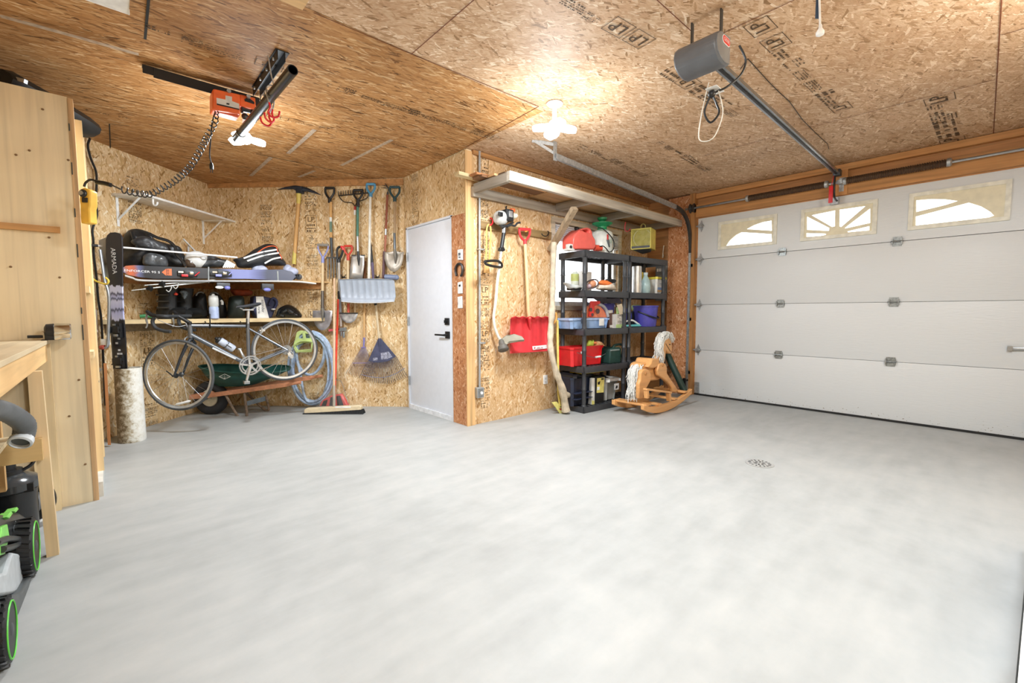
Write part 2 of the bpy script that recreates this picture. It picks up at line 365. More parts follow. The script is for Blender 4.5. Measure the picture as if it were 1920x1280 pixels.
def stampcol(mb, fr, px, ptop, pbot, wid, seed, w=.002, logo=True):
    rng = random.Random(seed); u, _ = fr.uv(px, (ptop+pbot)/2); v1 = fr.uv(px, ptop)[1]; v0 = fr.uv(px, pbot)[1]; v = v1
    while v > v0+.05:
        h = rng.uniform(.07, .2); k = rng.random(); b0 = max(v0, v-h)
        if k < .3 and logo:
            frame_(mb, fr, u-wid/2, u+wid/2, b0, v, w); mb.text(fr, 'LP', u, v-.05, w, .075, sx=1.15); scrib(mb, fr, u-wid*.4, u+wid*.4, b0+.01, v-.09, w, 3, rng)
        else: scrib(mb, fr, u-wid/2, u+wid/2, b0, v, w, max(2, int(h/.013)), rng, dens=rng.choice((.5, .7, .9)))
        v = b0-rng.choice((.012, .02, .07))
m = MB()
stampcol(m, TW, 584, 357, 517, .13, 3); stampcol(m, TW, 500, 382, 456, .13, 5); stampcol(m, TW, 587, 540, 610, .12, 6); stampcol(m, TW, 521, 640, 664, .1, 12); stampcol(m, TW, 590, 735, 760, .12, 19)
part(wb, 'grade_stamp', m, mt('#574128', .8), smooth=0)
m = MB()
stampcol(m, LW, 252, 330, 420, .14, 8); stampcol(m, LW, 275, 565, 690, .15, 9); stampcol(m, LW, 283, 755, 800, .15, 10)
part(wl, 'grade_stamp', m, mt('#57462e', .8), smooth=0)
m = MB(); stampcol(m, DW, 778, 325, 424, .13, 14, logo=False)
part(we, 'grade_stamp', m, mt('#7a6140', .8), smooth=0)
m = MB(); stampcol(m, SW, 909, 285, 330, .09, 15); stampcol(m, SW, 908, 365, 420, .1, 16); stampcol(m, SW, 909, 440, 775, .11, 17)
part(ws, 'grade_stamp', m, mt('#4f3a22', .8), smooth=0)
m = MB()
def stamprow(mb, p, q, z, wid, seed, logos=True):
    a, b = pZ(*p, z), pZ(*q, z); u = (b-a); L = u.length; fr = Fr(a, u, UP.cross(u), (0, 0, -1)); fr.v = fr.n.cross(fr.u); rng = random.Random(seed); x = 0
    while x < L:
        l = rng.uniform(.08, .2)
        if rng.random() < .17 and logos:
            frame_(mb, fr, x, x+.15, -wid/2, wid/2, 0, .004); mb.text(fr, 'LP', x+.075, 0, 0, wid*.85, rot=PI, sx=1.1)
            l = .16
        else:
            k = rng.choice((3, 5, 7)); scrib(mb, fr, x, min(L, x+l), -wid/2, wid/2*rng.choice((.2, 1)), 0, k, rng, dens=.85)
        x += l+rng.choice((.01, .05))
stamprow(m, (275, 50), (480, 115), 2.594, .085, 1); stamprow(m, (560, 140), (925, 258), 2.603, .09, 2); stamprow(m, (500, 215), (830, 292), 2.59, .05, 22); stamprow(m, (160, 205), (245, 222), 2.55, .05, 25, False)
stamprow(m, (1415, 40), (1580, 205), Z1, .12, 4); stamprow(m, (1250, 130), (1385, 215), Z1, .12, 26); stamprow(m, (1060, -5), (1200, 75), Z1, .12, 27); stamprow(m, (1760, 180), (1785, 262), Z1, .16, 28); stamprow(m, (1300, 20), (1420, 20), Z1, .1, 24, False) if 0 else None
stamprow(m, (1090, 270), (1210, 330), Z1, .1, 30, False); stamprow(m, (1240, 265), (1330, 320), Z1, .1, 31, False)
part(ceil, 'grade_stamp', m, mt('#4a3720', .8), smooth=0)
# crack running across the ceiling sheet by the opener
m = MB(); m.tube([pZ(*p, 2.613) for p in ((1388, 130), (1402, 110), (1440, 152), (1460, 172), (1480, 190), (1505, 225), (1530, 250), (1552, 270), (1554, 280))], .0022, 4)
solo('thin_wire', m, BLK, 'thin black wire stapled along the ceiling beside the opener rail', 'wire')
# corner trims
m = MB(); m.box(DW, 1.19-.008, 1.2, 0, 2.6, -.03, .0125); m.box(SW, -.02, .075, 0, 2.6, 0, .012); struct('trim_1', m, wood('#dcb27c', 'z'), smooth=0)
m = MB(); m.box(SW, .06, 3.2, 2.575, 2.612, 0, .03); m.box(TW, 0, 2.27, 2.53, 2.6, 0, .015); struct('trim_2', m, wood('#b5834f', 'x'), smooth=0)
m = MB(); m.uv = uvf(DW, 3); m.box(DW, .955, 1.178, 0, 2.03, 0, .012); struct('trim_3', m, ORD, smooth=0)
m = MB(); m.uv = uvf(GW, 5); m.box(GW, .37, .655, 0, 2.6, 0, .1); o = struct('trim_4', m, ORD, smooth=0)
m = MB(); m.box(GW, .655, .72, 0, 2.62, 0, .09); struct('trim_5', m, wood('#b5814c', 'z'), smooth=0)
m = MB(); m.box(GW, .66, 3.94, 2.31, 2.47, 0, .05); m.box(GW, .66, 3.94, 2.55, 2.61, 0, .06); struct('trim_6', m, wood('#c08a52', 'y'), smooth=0)
# ---------------------------------------------------------------- entry door
m = MB(); m.box(DW, DOORH[0]+.012, DOORH[1]-.006, .05, 2.022, -.05, -.002, .004)
d1 = struct('door_1', m, mt('#e4e9f2', .4, var=.02)); d1['label'] = 'plain white steel entry door'
m = MB(); m.box(DW, DOORH[0]-.012, DOORH[0]+.01, 0, 2.04, -.07, .012); m.box(DW, DOORH[1]-.004, DOORH[1]+.012, 0, 2.04, -.07, .012); m.box(DW, DOORH[0]-.012, DOORH[1]+.012, 2.025, 2.045, -.07, .012)
part(d1, 'door_frame', m, mt('#dfe4ec', .45, var=.02))
m = MB(); m.box(DW, DOORH[0]+.012, DOORH[1]-.006, .0, .05, -.05, .012); part(d1, 'bottom_sweep', m, mt('#e9edf3', .5), smooth=0)
for vz in (.32, 1.0, 1.72):
    m = MB(); m.box(DW, DOORH[0]-.01, DOORH[0]+.015, vz-.05, vz+.05, 0, .016); m.tube([DW.at(DOORH[0]+.012, vz-.05, .018), DW.at(DOORH[0]+.012, vz+.05, .018)], .007, 8); part(d1, 'hinge', m, GALV)
def onDW(z): return zm(740, 460, 3.556)(z)
u, v = DW.uv(*onDW([(352, 507)])[0]); m = MB(); m.box(DW, u-.035, u+.035, v-.035, v+.035, -.002, .014, .004); m.lathe(DW.at(u, v, .014), DW.n, [(.016, 0), (.016, .012)], 16); m.box(DW, u-.006, u+.006, v-.014, v+.014, .02, .04)
part(d1, 'deadbolt', m, BLK, 'black square deadbolt')
u, v = DW.uv(*onDW([(355, 597)])[0]); m = MB(); m.box(DW, u-.036, u+.036, v-.036, v+.036, -.002, .012, .004); m.tube([DW.at(u, v, .01), DW.at(u, v, .05)], .012, 10); m.box(DW, u-.16, u+.012, v-.009, v+.009, .042, .058, .004)
part(d1, 'lever_handle', m, BLK, 'black lever handle')
# ---------------------------------------------------------------- side window behind the rack
a0, a1, b0, b1 = WINH
m = MB()
for (p, q, r, s) in ((a0, a1, b0, b0+.05), (a0, a1, b1-.05, b1), (a0, a0+.05, b0, b1), (a1-.05, a1, b0, b1), ((a0+a1)/2-.03, (a0+a1)/2+.03, b0, b1)): m.box(SW, p, q, r, s, -.09, -.03)
w1 = struct('window_1', m, WHT, smooth=0)
m = MB(); m.box(SW, a0, a1, b0, b1, -.065, -.06); part(w1, 'pane', m, glass())
m = MB(); m.box(SW, a0-.05, a1+.05, b0-.05, b0, -.02, .03); m.box(SW, a1, a1+.06, b0, b1, 0, .015); m.box(SW, a0-.06, a0, b0, b1, 0, .015); m.box(SW, a0-.06, a1+.06, b1, b1+.06, 0, .02); part(w1, 'casing', m, wood('#cfc3ad', 'x'), smooth=0)
m = MB()
for i in range(9): m.box(SW, a0+.02, a1-.02, b1-.035-i*.02, b1-.02-i*.02, -.03, .015)
solo('raised_blind', m, mt('#d7d9dc', .5), 'white blind pulled up at the top of the window behind the black rack', 'blind')
# ---------------------------------------------------------------- garage door
dmat, nt, B, N = nodes('garage_door_paint'); lk = nt.links.new
g = N('ShaderNodeNewGeometry'); sp = N('ShaderNodeSeparateXYZ'); lk(g.outputs['Position'], sp.inputs[0]); nz = N('ShaderNodeTexNoise', Scale=55.0, Detail=3.0); lk(g.outputs['Position'], nz.inputs['Vector'])
mr = N('ShaderNodeMapRange'); mr.inputs[1].default_value = .0; mr.inputs[2].default_value = .3; mr.inputs[3].default_value = .62; mr.inputs[4].default_value = .9; lk(sp.outputs[2], mr.inputs[0])
gt = N('ShaderNodeMath', operation='GREATER_THAN'); lk(nz.outputs['Fac'], gt.inputs[0]); lk(mr.outputs[0], gt.inputs[1])
mx = N('ShaderNodeMix', data_type='RGBA'); lk(gt.outputs[0], mx.inputs['Factor']); mx.inputs['A'].default_value = lin('#d6d9da'); mx.inputs['B'].default_value = lin('#8e8674'); lk(mx.outputs['Result'], B.inputs['Base Color']); B.inputs['Roughness'].default_value = .42
mp = N('ShaderNodeMapping'); mp.inputs['Scale'].default_value = (1, 14, 120); lk(g.outputs['Position'], mp.inputs['Vector']); n5 = N('ShaderNodeTexNoise', Scale=1.0); lk(mp.outputs[0], n5.inputs['Vector']); bp = N('ShaderNodeBump', Strength=.12, Distance=.01); lk(n5.outputs['Fac'], bp.inputs['Height']); lk(bp.outputs[0], B.inputs['Normal'])
d2 = bpy.data.objects.new('door_2', None); COL.objects.link(d2); d2.location = (5.706, 1.18, 0); LOC['door_2'] = V(d2.location); d2['kind'] = 'structure'; d2['label'] = 'white sectional overhead garage door with three sunburst windows'
zz = [.02, .60, 1.19, 1.778, 2.30]
WU = [(.992, 1.651), (1.888, 2.545), (2.779, 3.431)]; WV = (1.872, 2.216)
for i in range(4):
    m = MB()
    if i < 3: m.box(GW, GD0, GD1, zz[i]+.0015, zz[i+1]-.0015, -.045, 0, .003)
    else: m.hplate([GW.at(GD0, zz[3]+.003), GW.at(GD1, zz[3]+.003), GW.at(GD1, zz[4]), GW.at(GD0, zz[4])], [[GW.at(a+.03, WV[0]+.03), GW.at(b-.03, WV[0]+.03), GW.at(b-.03, WV[1]-.03), GW.at(a+.03, WV[1]-.03)] for a, b in WU], GW.n*-.045)
    part(d2, 'door_panel', m, dmat)
zw = zm(1280, 240, 3)
CUT = [[[(357, 568), (400, 545), (450, 528), (500, 519), (502, 577), (420, 572)], [(242, 662), (265, 630), (300, 600), (330, 585), (420, 590), (500, 596), (502, 637), (370, 650)]],
       [[(698, 497), (825, 562), (822, 578), (698, 572)], [(724, 489), (858, 462), (856, 552), (840, 556)], [(882, 458), (1030, 437), (892, 556), (881, 552)], [(1055, 450), (1055, 533), (912, 565), (912, 560)], [(1050, 550), (1050, 575), (930, 586), (925, 580)], [(695, 590), (800, 593), (808, 598), (795, 603), (695, 612)]],
       [[(1313, 405), (1400, 398), (1480, 400), (1550, 409), (1480, 432), (1313, 472)], [(1310, 497), (1610, 418), (1680, 440), (1730, 470), (1752, 492), (1720, 503), (1310, 548)]]]
CREAM = mt('#e4dcc0', .5, var=.06)
for (a, b), cuts in zip(WU, CUT):
    m = MB(); m.hplate([GW.at(a+.02, WV[0]+.02, .006), GW.at(b-.02, WV[0]+.02, .006), GW.at(b-.02, WV[1]-.02, .006), GW.at(a+.02, WV[1]-.02, .006)], [GW.P(zw(c), .006) for c in cuts], GW.n*-.02)
    fr_ = part(d2, 'window_insert', m, CREAM, 'cream plastic sunburst window insert')
    m = MB()
    for (p, q, r, s) in ((a, b, WV[0], WV[0]+.035), (a, b, WV[1]-.035, WV[1]), (a, a+.035, WV[0]+.034, WV[1]-.034), (b-.035, b, WV[0]+.034, WV[1]-.034)): m.box(GW, p, q, r, s, -.01, .0139)
    part(fr_, 'window_frame', m, mt('#e6e4d6', .5))
    m = MB(); m.box(GW, a+.03, b-.03, WV[0]+.03, WV[1]-.03, -.03, -.026); part(fr_, 'pane', m, glass())
for j in (1, 2, 3):
    for y in (1.675, .682):
        u = 3.39-y; m = MB(); z = zz[j]
        m.box(GW, u-.035, u+.035, z+.008, z+.045, 0, .006); m.box(GW, u-.035, u+.035, z-.045, z-.008, 0, .006)
        for s in (-1, 1): m.box(GW, u+s*.035-.005, u+s*.035+.005, z-.03, z+.03, 0, .022)
        m.tube([GW.at(u-.045, z, .016), GW.at(u+.045, z, .016)], .008, 8); part(d2, 'hinge', m, mt('#8f9392', .4, .8, .3, 60))
for z in (.60, 1.19, 1.778, 2.2):
    m = MB(); u = GD0+.045
    m.prism([GW.at(u-.03, z, .004), GW.at(u, z-.075, .004), GW.at(u+.03, z, .004), GW.at(u, z+.075, .004)], GW.n*.005); m.tube([GW.at(u-.1, z, .03), GW.at(u+.04, z, .03)], .011, 8); m.box(GW, u-.03, u+.02, z-.02, z+.02, .004, .04)
    part(d2, 'roller_hinge', m, GALV)
m = MB(); m.box(GW, GD0+.01, GD0+.07, .03, .17, 0, .02); part(d2, 'bottom_bracket', m, GALV)
m = MB(); m.box(GW, 3.48, 3.69, .765, .79, 0, .02, .004); m.box(GW, 3.47, 3.5, .76, .8, 0, .03); part(d2, 'slide_bolt', m, STEEL)
m = MB(); m.box(GW, 3.6, 3.69, .11, .17, 0, .03); part(d2, 'lift_handle', m, BLK)
m = MB(); m.box(GW, GD0, GD1, 0, .022, -.05, .005); part(d2, 'bottom_seal', m, BLK)
m = MB(); u = GW.uv(1567, 375)[0]; m.box(GW, u-.03, u+.03, 2.22, 2.29, 0, .03); part(d2, 'arm_bracket', m, GALV)
m = MB(); [m.box(GW, GD0, GD1, z_-.03, z_+.03, -.06, -.046) for z_ in zz[1:4]]; m.box(GW, GD0-.03, GD0+.03, 0, 2.3, -.07, -.047); m.box(GW, GD1-.03, GD1+.03, 0, 2.3, -.07, -.047); m.box(GW, GD0, GD1, 2.26, 2.34, -.07, -.047)
part(d2, 'light_gap_backing', m, mt('#6f716f', .6), smooth=0)  # strips added behind the joints and edges to block slits of daylight
# exterior ground outside the door and side window, near white
m = MB(); m.poly([(6.2, -14, -.1), (30, -14, -.1), (30, 20, -.1), (6.2, 20, -.1)]); m.poly([(2.7, 3.6, -.1), (6.2, 3.6, -.1), (6.2, 24, -.1), (2.7, 24, -.1)])
struct('ground_outside', m, mt('#f4f6fa', .9))
# torsion bar
t = thing('torsion_spring_shaft', 'steel torsion shaft with dark springs above the white garage door', 'spring shaft', GW.at(1.9, 2.42, .1), None)
ya, zs = GW.uv(1303, 383, .1); yb = 3.92; ZS = 2.425
m = MB(); m.tube([GW.at(.6, ZS, .1), GW.at(yb, ZS, .1)], .013, 10); part(t, 'shaft', m, STEEL)
def ush(px, py): return GW.uv(px, py, .1)[0]
for (p, q) in (((1402, 364), (1550, 335)), ((1585, 330), (1780, 293))):
    u1, u2 = ush(*p), ush(*q); n = 46; m = MB(); m.tube([GW.at(u1+(u2-u1)*k/(n*8), ZS+.03*math.sin(k*PI/4), .1+.03*math.cos(k*PI/4)) for k in range(n*8+1)], .0062, 5)
    m.tube([GW.at(u1, ZS, .1), GW.at(u2, ZS, .1)], .0275, 10); part(t, 'spring', m, mt('#5a4636', .5, .5))
for p in ((1402, 364), (1550, 335), (1585, 330), (1780, 293)):
    u1 = ush(*p); m = MB(); m.lathe(GW.at(u1-.02, ZS, .1), GW.u, [(.028, 0), (.037, .008), (.037, .03), (.028, .04)], 14); part(t, 'winding_cone', m, GALV)
m = MB(); m.lathe(GW.at(.66, ZS, .1), GW.u, [(.05, 0), (.06, .01), (.045, .02), (.045, .05), (.06, .06)], 20); part(t, 'cable_drum', m, DARKST)
m = MB(); u1 = ush(1577, 326); m.box(GW, u1-.02, u1+.02, ZS-.09, ZS+.05, .01, .06); m.box(GW, u1-.03, u1+.03, ZS-.02, ZS+.02, .05, .12); part(t, 'centre_bracket', m, GALV)
m = MB(); m.box(GW, u1-.05, u1+.05, 2.3, 2.6, .0501, .058); part(t, 'spring_pad', m, wood('#c48d55', 'z'))
# track
t = thing('garage_door_track', 'galvanised steel track curving up beside the garage door and running under the ceiling', 'door track', (5.6, 2.72, 0))
path = [V((5.62, 2.715, z)) for z in (.02, .5, 1.0, 1.5, 1.86)]
A = V((5.2, 2.715, 2.385)); Bq = V((3.0, 2.715, 2.485))
curve = [V((5.62, 2.715, 1.86)), V((5.612, 2.715, 2.0)), V((5.575, 2.715, 2.15)), V((5.5, 2.715, 2.27)), V((5.38, 2.715, 2.35)), A]
def channel(pts, w=.028, d=.02):
    mb = MB()
    for off, ww, hh in ((V((0, -w/2, 0)), .004, d*2), (V((0, w/2, 0)), .004, d*2)): pass
    rings = []
    for i, p in enumerate(pts):
        a, b = pts[max(0, i-1)], pts[min(len(pts)-1, i+1)]; tt = (b-a).normalized(); x = V((0, 1, 0)); y = tt.cross(x).normalized()
        rings.append([p+x*a_+y*b_ for a_, b_ in ((-w/2, -d), (-w/2, d), (w/2, d), (w/2, d-.012), (w/2-.004, d-.012), (w/2-.004, d-.004), (-w/2+.004, d-.004), (-w/2+.004, -d+.004), (w/2-.004, -d+.004), (w/2-.004, -d+.012), (w/2, -d+.012), (w/2, -d))])
    return mb.loft(rings)
part(t, 'vertical_rail', channel(path, d=.024), GALV, smooth=30); part(t, 'curved_rail', channel(cat(curve, 5), d=.024), DARKST, smooth=30); part(t, 'horizontal_rail', channel([A, Bq], d=.024), GALV, smooth=30)
m = MB(); c = Bq; m.box(Fr(c, (1, 0, 0), (0, 0, 1), (0, -1, 0)), -.02, .02, -.04, .125, -.004, .004); m.beam(c+V((0, .0, .1)), c+V((-.17, .12, .125)), .003, .03); m.beam(c+V((0, 0, .02)), c+V((-.16, .1, .12)), .003, .025); part(t, 'hanger_bracket', m, GALV)
for z in (.3, 1.0, 1.7):
    m = MB(); m.box(GW, GD0-.07, GD0-.02, z-.02, z+.02, .05, .09); part(t, 'jamb_bracket', m, GALV)
m = MB(); m.box(GW, GD0-.1, GD0-.06, .12, .22, .09, .13, .005); m.lathe(GW.at(GD0-.05, .2, .11), GW.u, [(.012, 0), (.012, .012)], 10); solo('safety_sensor', m, BLK, 'small black safety sensor low on the post beside the garage door track', 'sensor')
# ---------------------------------------------------------------- lights
wd = bpy.data.worlds.new('overcast'); bpy.context.scene.world = wd; wd.use_nodes = True; bg = wd.node_tree.nodes['Background']; bg.inputs[0].default_value = (.93, .97, 1, 1); bg.inputs[1].default_value = 3.0
def lamp(base, drop, label, nb, ang0, name='ceiling_light', L=.15, power=30):
    t = thing(name, label, 'ceiling light', base); b = V(base)
    m = MB(); m.lathe(b, (0, 0, -1), [(.055, 0), (.06, .008), (.045, .022), (.018, .03)], 20); part(t, 'canopy', m, WHT)
    m = MB(); m.lathe(b-V((0, 0, .03)), (0, 0, -1), [(.017, 0), (.017, drop-.06), (.026, drop-.05), (.03, drop-.02)], 14); part(t, 'stem', m, WHT)
    h = b-V((0, 0, drop))
    m = MB(); m.ell(h, .045, .04, .045); part(t, 'hub', m, emis('#f4f9ff', 6))
    for k in range(nb):
        a = ang0+2*PI*k/nb; d = V((math.cos(a), math.sin(a), -.12)).normalized(); s = d.cross(UP).normalized(); n = s.cross(d)
        m = MB(); R = []
        for q, hw in ((.03, .04), (.06, .055), (L*.75, .06), (L*.95, .05), (L*1.08, .018)): R.append([h+d*q+s*(hw*math.cos(j*PI/6))+n*(.018*math.sin(j*PI/6)) for j in range(12)])
        m.loft(R); part(t, 'led_panel', m, emis('#f4f9ff', 7))
    ld = bpy.data.lights.new('bulb_light', 'AREA'); ld.shape = 'DISK'; ld.size = .34; ld.energy = power; ld.color = (.86, .94, 1); lo = bpy.data.objects.new('bulb_light', ld); COL.objects.link(lo); lo.location = h-V((0, 0, .06))
    ld.energy = power*.66; l2 = bpy.data.lights.new('bulb_light', 'POINT'); l2.energy = power*.44; l2.shadow_soft_size = .15; l2.color = (.86, .94, 1); lo = bpy.data.objects.new('bulb_light', l2); COL.objects.link(lo); lo.location = h-V((0, 0, .22))
    return t
aR = math.atan2(RH.y, RH.x)
lamp((2.463, 2.235, 2.615), .168, 'white four-lobed ceiling light glowing in mid-ceiling before the black rack', 4, aR+.12, power=84)
lamp((.80, 3.78, 2.605), .225, 'glowing ceiling light with round lobes behind the black steel pipe', 3, aR-1.4, L=.12, power=64)
lamp((1.1, .55, 2.615), .17, 'assumed ceiling light above the middle of the bay, added unseen for fill', 4, .3, power=64)  # assumed lamp, added overhead out of frame for fill
lamp((3.1, -.36, 2.615), .17, 'added fill light built like the ceiling lights, unseen at the right', 4, .5, power=58)  # extra lamp added for fill, placed out of view
m = MB(); p = pZ(205, 6, 2.598); m.box(Fr(p+V((-.03, -.14, 0)), (1, 0, 0), (0, 1, 0), (0, 0, -1)), -.1, .1, -.14, .14, 0, .02, .004); solo('ceiling_vent_cover', m, WHT, 'white square cover plate on the ceiling at the top left', 'cover plate')
m = MB(); p = pZ(556, 4, 2.61); fr = Fr(p+V((0, -.25, 0)), (1, 0, 0), (0, -1, 0), (0, 0, -1))
for (a, b, c, d) in ((-.3, .03, -.26, -.2), (-.3, .03, .2, .26), (-.3, -.26, -.2, .2), (-.01, .03, -.2, .2)): m.box(fr, a, b, c, d, 0, .02)
struct('trim_7', m, wood('#d8b27a', 'x'), smooth=0)
# ================================================================ ALCOVE, LEFT SIDE
PLY = wood('#cfae78', 'z', .14); PLY2 = wood('#e3d2b0', 'z', .1); PINE = wood('#e4cca0', 'z', .12); PINEX = wood('#d8b27c', 'y', .15); PALE = wood('#e2cfa6', 'y', .1); ORW = wood('#b97a45', 'z', .15)
# plywood cabinet -------------------------------------------------------
t = thing('plywood_cabinet', 'tall plywood storage cabinet at the left with its top near the ceiling', 'cabinet', (-.5, 3.6, 0))
m = MB(); m.box(CF, -.985, -.118, 0, 2.29, -.02, 0); part(t, 'front_panel', m, PLY2, smooth=0)
m = MB(); m.box(CF, -.1175, -.095, 0, 2.285, -.06, .003); part(t, 'corner_edge', m, wood('#c9a478', 'z', .22), smooth=0)
rng = random.Random(2)
for k in range(6):
    z = .9+k*.24+rng.uniform(-.05, .05); m = MB(); m.box(CF, -.1185, -.1135, z, z+rng.uniform(.03, .09), 0, .0045); part(t, 'paint_smear', m, mt('#3c423f', .7), smooth=0)
m = MB(); m.box(CF, -.985, -.12, 2.27, 2.29, -.75, -.02); m.box(CF, -.14, -.108, 0, 2.27, -.75, -.02); part(t, 'side_panel', m, wood('#d9b98a', 'z', .15), smooth=0)
m = MB()
for (a, b) in ((-.3, -.34), (-.66, -.75)): m.box(CF, -.12, -.07, .09, 2.27, b, a)
part(t, 'side_stud', m, PINE, smooth=0)
m = MB(); m.box(CF, -.12, -.075, 0, .09, -.62, -.05); part(t, 'base_plate', m, mt('#cfd0cb', .6), smooth=0)
for z in (.83, 1.22):
    m = MB(); m.box(CF, -.12, -.08, z, z+.04, -.6, -.1); part(t, 'side_rail', m, PALE, smooth=0)
m = MB(); zc = zm(0, 400, 4.2667); P = CF.P(zc([(-80, 66), (482, 112), (482, 160), (-80, 116)]), 0); m.prism(P, CF.n*.02); part(t, 'batten', m, wood('#c0915c', 'x'), smooth=0)
m = MB(); u0, v0 = CF.uv(76, 800); u1, v1 = CF.uv(106, 800); m.box(CF, u0-.03, u1, 0, .93, .004, .045); part(t, 'front_stud', m, PINE, smooth=0)
m = MB()
for x, y in ((80, 205), (30, 290), (128, 300), (55, 282), (20, 500), (92, 445), (112, 520), (130, 780), (160, 870), (148, 712)):
    m.lathe(CF.p(x, y, .0), CF.n, [(.006, 0), (.004, .006)], 8)
part(t, 'screw_head', m, mt('#7a5c3a', .6), smooth=0)
# black case on top
m = MB(); zt = zm(0, 0, 4); L = []
A = pZ(*zt([(215, 640)])[0], 2.36); Bc = pZ(*zt([(610, 800)])[0], 2.33)
ax = (V((-.06, 4.15, 2.33))-V((-.42, 3.66, 2.37)))
for q, sc in ((0, .75), (.06, .95), (.45, 1.0), (.8, .95), (.95, .8), (1, .45)):
    c = V((-.40, 3.72, 2.372))+ax*q; s = ax.cross(UP).normalized()
    L.append([c+s*(.12*sc*math.cos(k*PI/6))+UP*(.072*sc*math.sin(k*PI/6)) for k in range(12)])
m.loft(L)
t = thing('roof_case', 'black plastic case with rounded end lying on top of the plywood cabinet', 'case', (-.3, 3.9, 2.29))
part(t, 'shell', m, mt('#191b1b', .5, var=.3)); m = MB(); m.beam(V((-.33, 3.7, 2.385)), V((-.28, 3.66, 2.37)), .02, .02); part(t, 'latch', m, GALV)
# workbench ---------------------------------------------------------------
t = thing('workbench', 'wooden workbench with worn plywood top along the left edge', 'workbench', (-.6, 2.3, 0))
WB = Fr((-.25, 0, 0), (0, 1, 0), UP, (1, 0, 0))
m = MB(); m.box(WB, 1.1, 3.505, .935, .955, -.7, .0, .002); part(t, 'bench_top', m, wood('#c9b796', 'y', .12), smooth=0)
m = MB(); m.box(WB, 1.1, 3.42, .845, .934, -.045, -.006); part(t, 'apron', m, PINEX, smooth=0)
m = MB()
xs = [pY(x_, y_, 2.83).x for x_, y_ in ((87, 1041), (111, 1041), (48, 668), (76, 668))]; m.loft([[V((xs[0], 2.83, 0)), V((xs[1], 2.83, 0)), V((xs[1], 2.87, 0)), V((xs[0], 2.87, 0))], [V((xs[2], 2.83, .844)), V((xs[3], 2.83, .844)), V((xs[3], 2.87, .844)), V((xs[2], 2.87, .844))]]); part(t, 'leg', m, wood('#dcc197', 'z', .12), smooth=0)
m = MB(); m.prism([(-.256, 1.3, 0), (-.256, 1.34, 0), (-.256, 1.34, .844), (-.256, 1.3, .844)], V((-.088, 0, 0))); part(t, 'leg', m, wood('#dcc197', 'z', .12), smooth=0)
m = MB(); m.box(Fr((0, 2.83, 0), (1, 0, 0), UP, (0, -1, 0)), -.95, -.245, .455, .55, 0, .035); part(t, 'cross_rail', m, wood('#cba973', 'x', .12), smooth=0)
m = MB(); m.box(WB, 2.0, 2.83, .552, .57, -.7, -.09); part(t, 'lower_shelf', m, wood('#d5c09a', 'y', .1), smooth=0)
m = MB(); m.box(WB, 2.96, 3.0, .3, .84, -.19, -.13); part(t, 'rear_post', m, wood('#c79f6a', 'z', .12), smooth=0)
# pencil sharpener
zs_ = .956; pk = pY(110, 605, 3.42); k6 = .62
t = thing('pencil_sharpener', 'chrome hand-crank pencil sharpener on the far corner of the workbench', 'sharpener', (pk.x, 3.42, zs_))
c = V((pk.x, 3.42, zs_+.072*k6)); SF = Fr(c, (1, 0, 0), (0, 1, 0), UP)
def L6(x0, prof): return (c+V((x0*k6, 0, 0)), (1, 0, 0), [(r_*k6, h_*k6) for r_, h_ in prof], 20)
m = MB(); m.lathe(*L6(-.03, [(.066, 0), (.07, .006), (.07, .098), (.064, .105)])); m.box(SF, -.03*k6, .07*k6, -.066*k6, .066*k6, -.072*k6, 0, .004); part(t, 'shavings_drum', m, CHROME, 'chrome drum')
m = MB(); m.lathe(*L6(-.09, [(.04, 0), (.065, .012), (.07, .06)])); m.box(SF, -.088*k6, -.03*k6, -.055*k6, .055*k6, -.072*k6, 0, .004); part(t, 'body', m, BLK, 'black body')
m = MB(); m.box(SF, -.11*k6, .04*k6, -.06*k6, .06*k6, -.0725*k6, -.068*k6); part(t, 'base_plate', m, BLK)
m = MB(); m.beam(c+V((-.1, -.005, 0))*k6, c+V((-.105, -.01, -.045))*k6, .003, .01); m.tube([c+V((-.085, 0, 0))*k6, c+V((-.104, 0, 0))*k6], .005); cr = part(t, 'crank', m, CHROME)
m = MB(); m.tube([c+V((-.1, -.01, -.04))*k6, c+V((-.19, -.01, -.04))*k6], .008, 10); part(cr, 'grip', m, BLK)
# vacuum hose on the lower shelf
t = thing('vacuum_hose', 'grey vacuum hose with a white cuff lying on the lower bench shelf', 'hose', (-.4, 2.6, .57))
zh = zm(0, 700, 4.2667); hp = [pY(*zh([p])[0], Y) for p, Y in (((-260, 230), 2.2), ((-100, 270), 2.3), ((30, 300), 2.45), ((130, 350), 2.55), ((195, 410), 2.62), ((190, 490), 2.64), ((165, 545), 2.62))]
pts = cat(hp, 8); m = MB(); m.tube(pts, [.033+.0018*(k % 2) for k in range(len(pts))], 14); part(t, 'hose_tube', m, mt('#5d6062', .5))
m = MB(); d = (pts[-1]-pts[-4]).normalized(); m.lathe(pts[-1]-d*.02, d, [(.034, 0), (.037, .008), (.037, .026), (.03, .03), (.026, .018)], 20); part(t, 'cuff', m, mt('#c9ced2', .4), 'pale grey cuff')
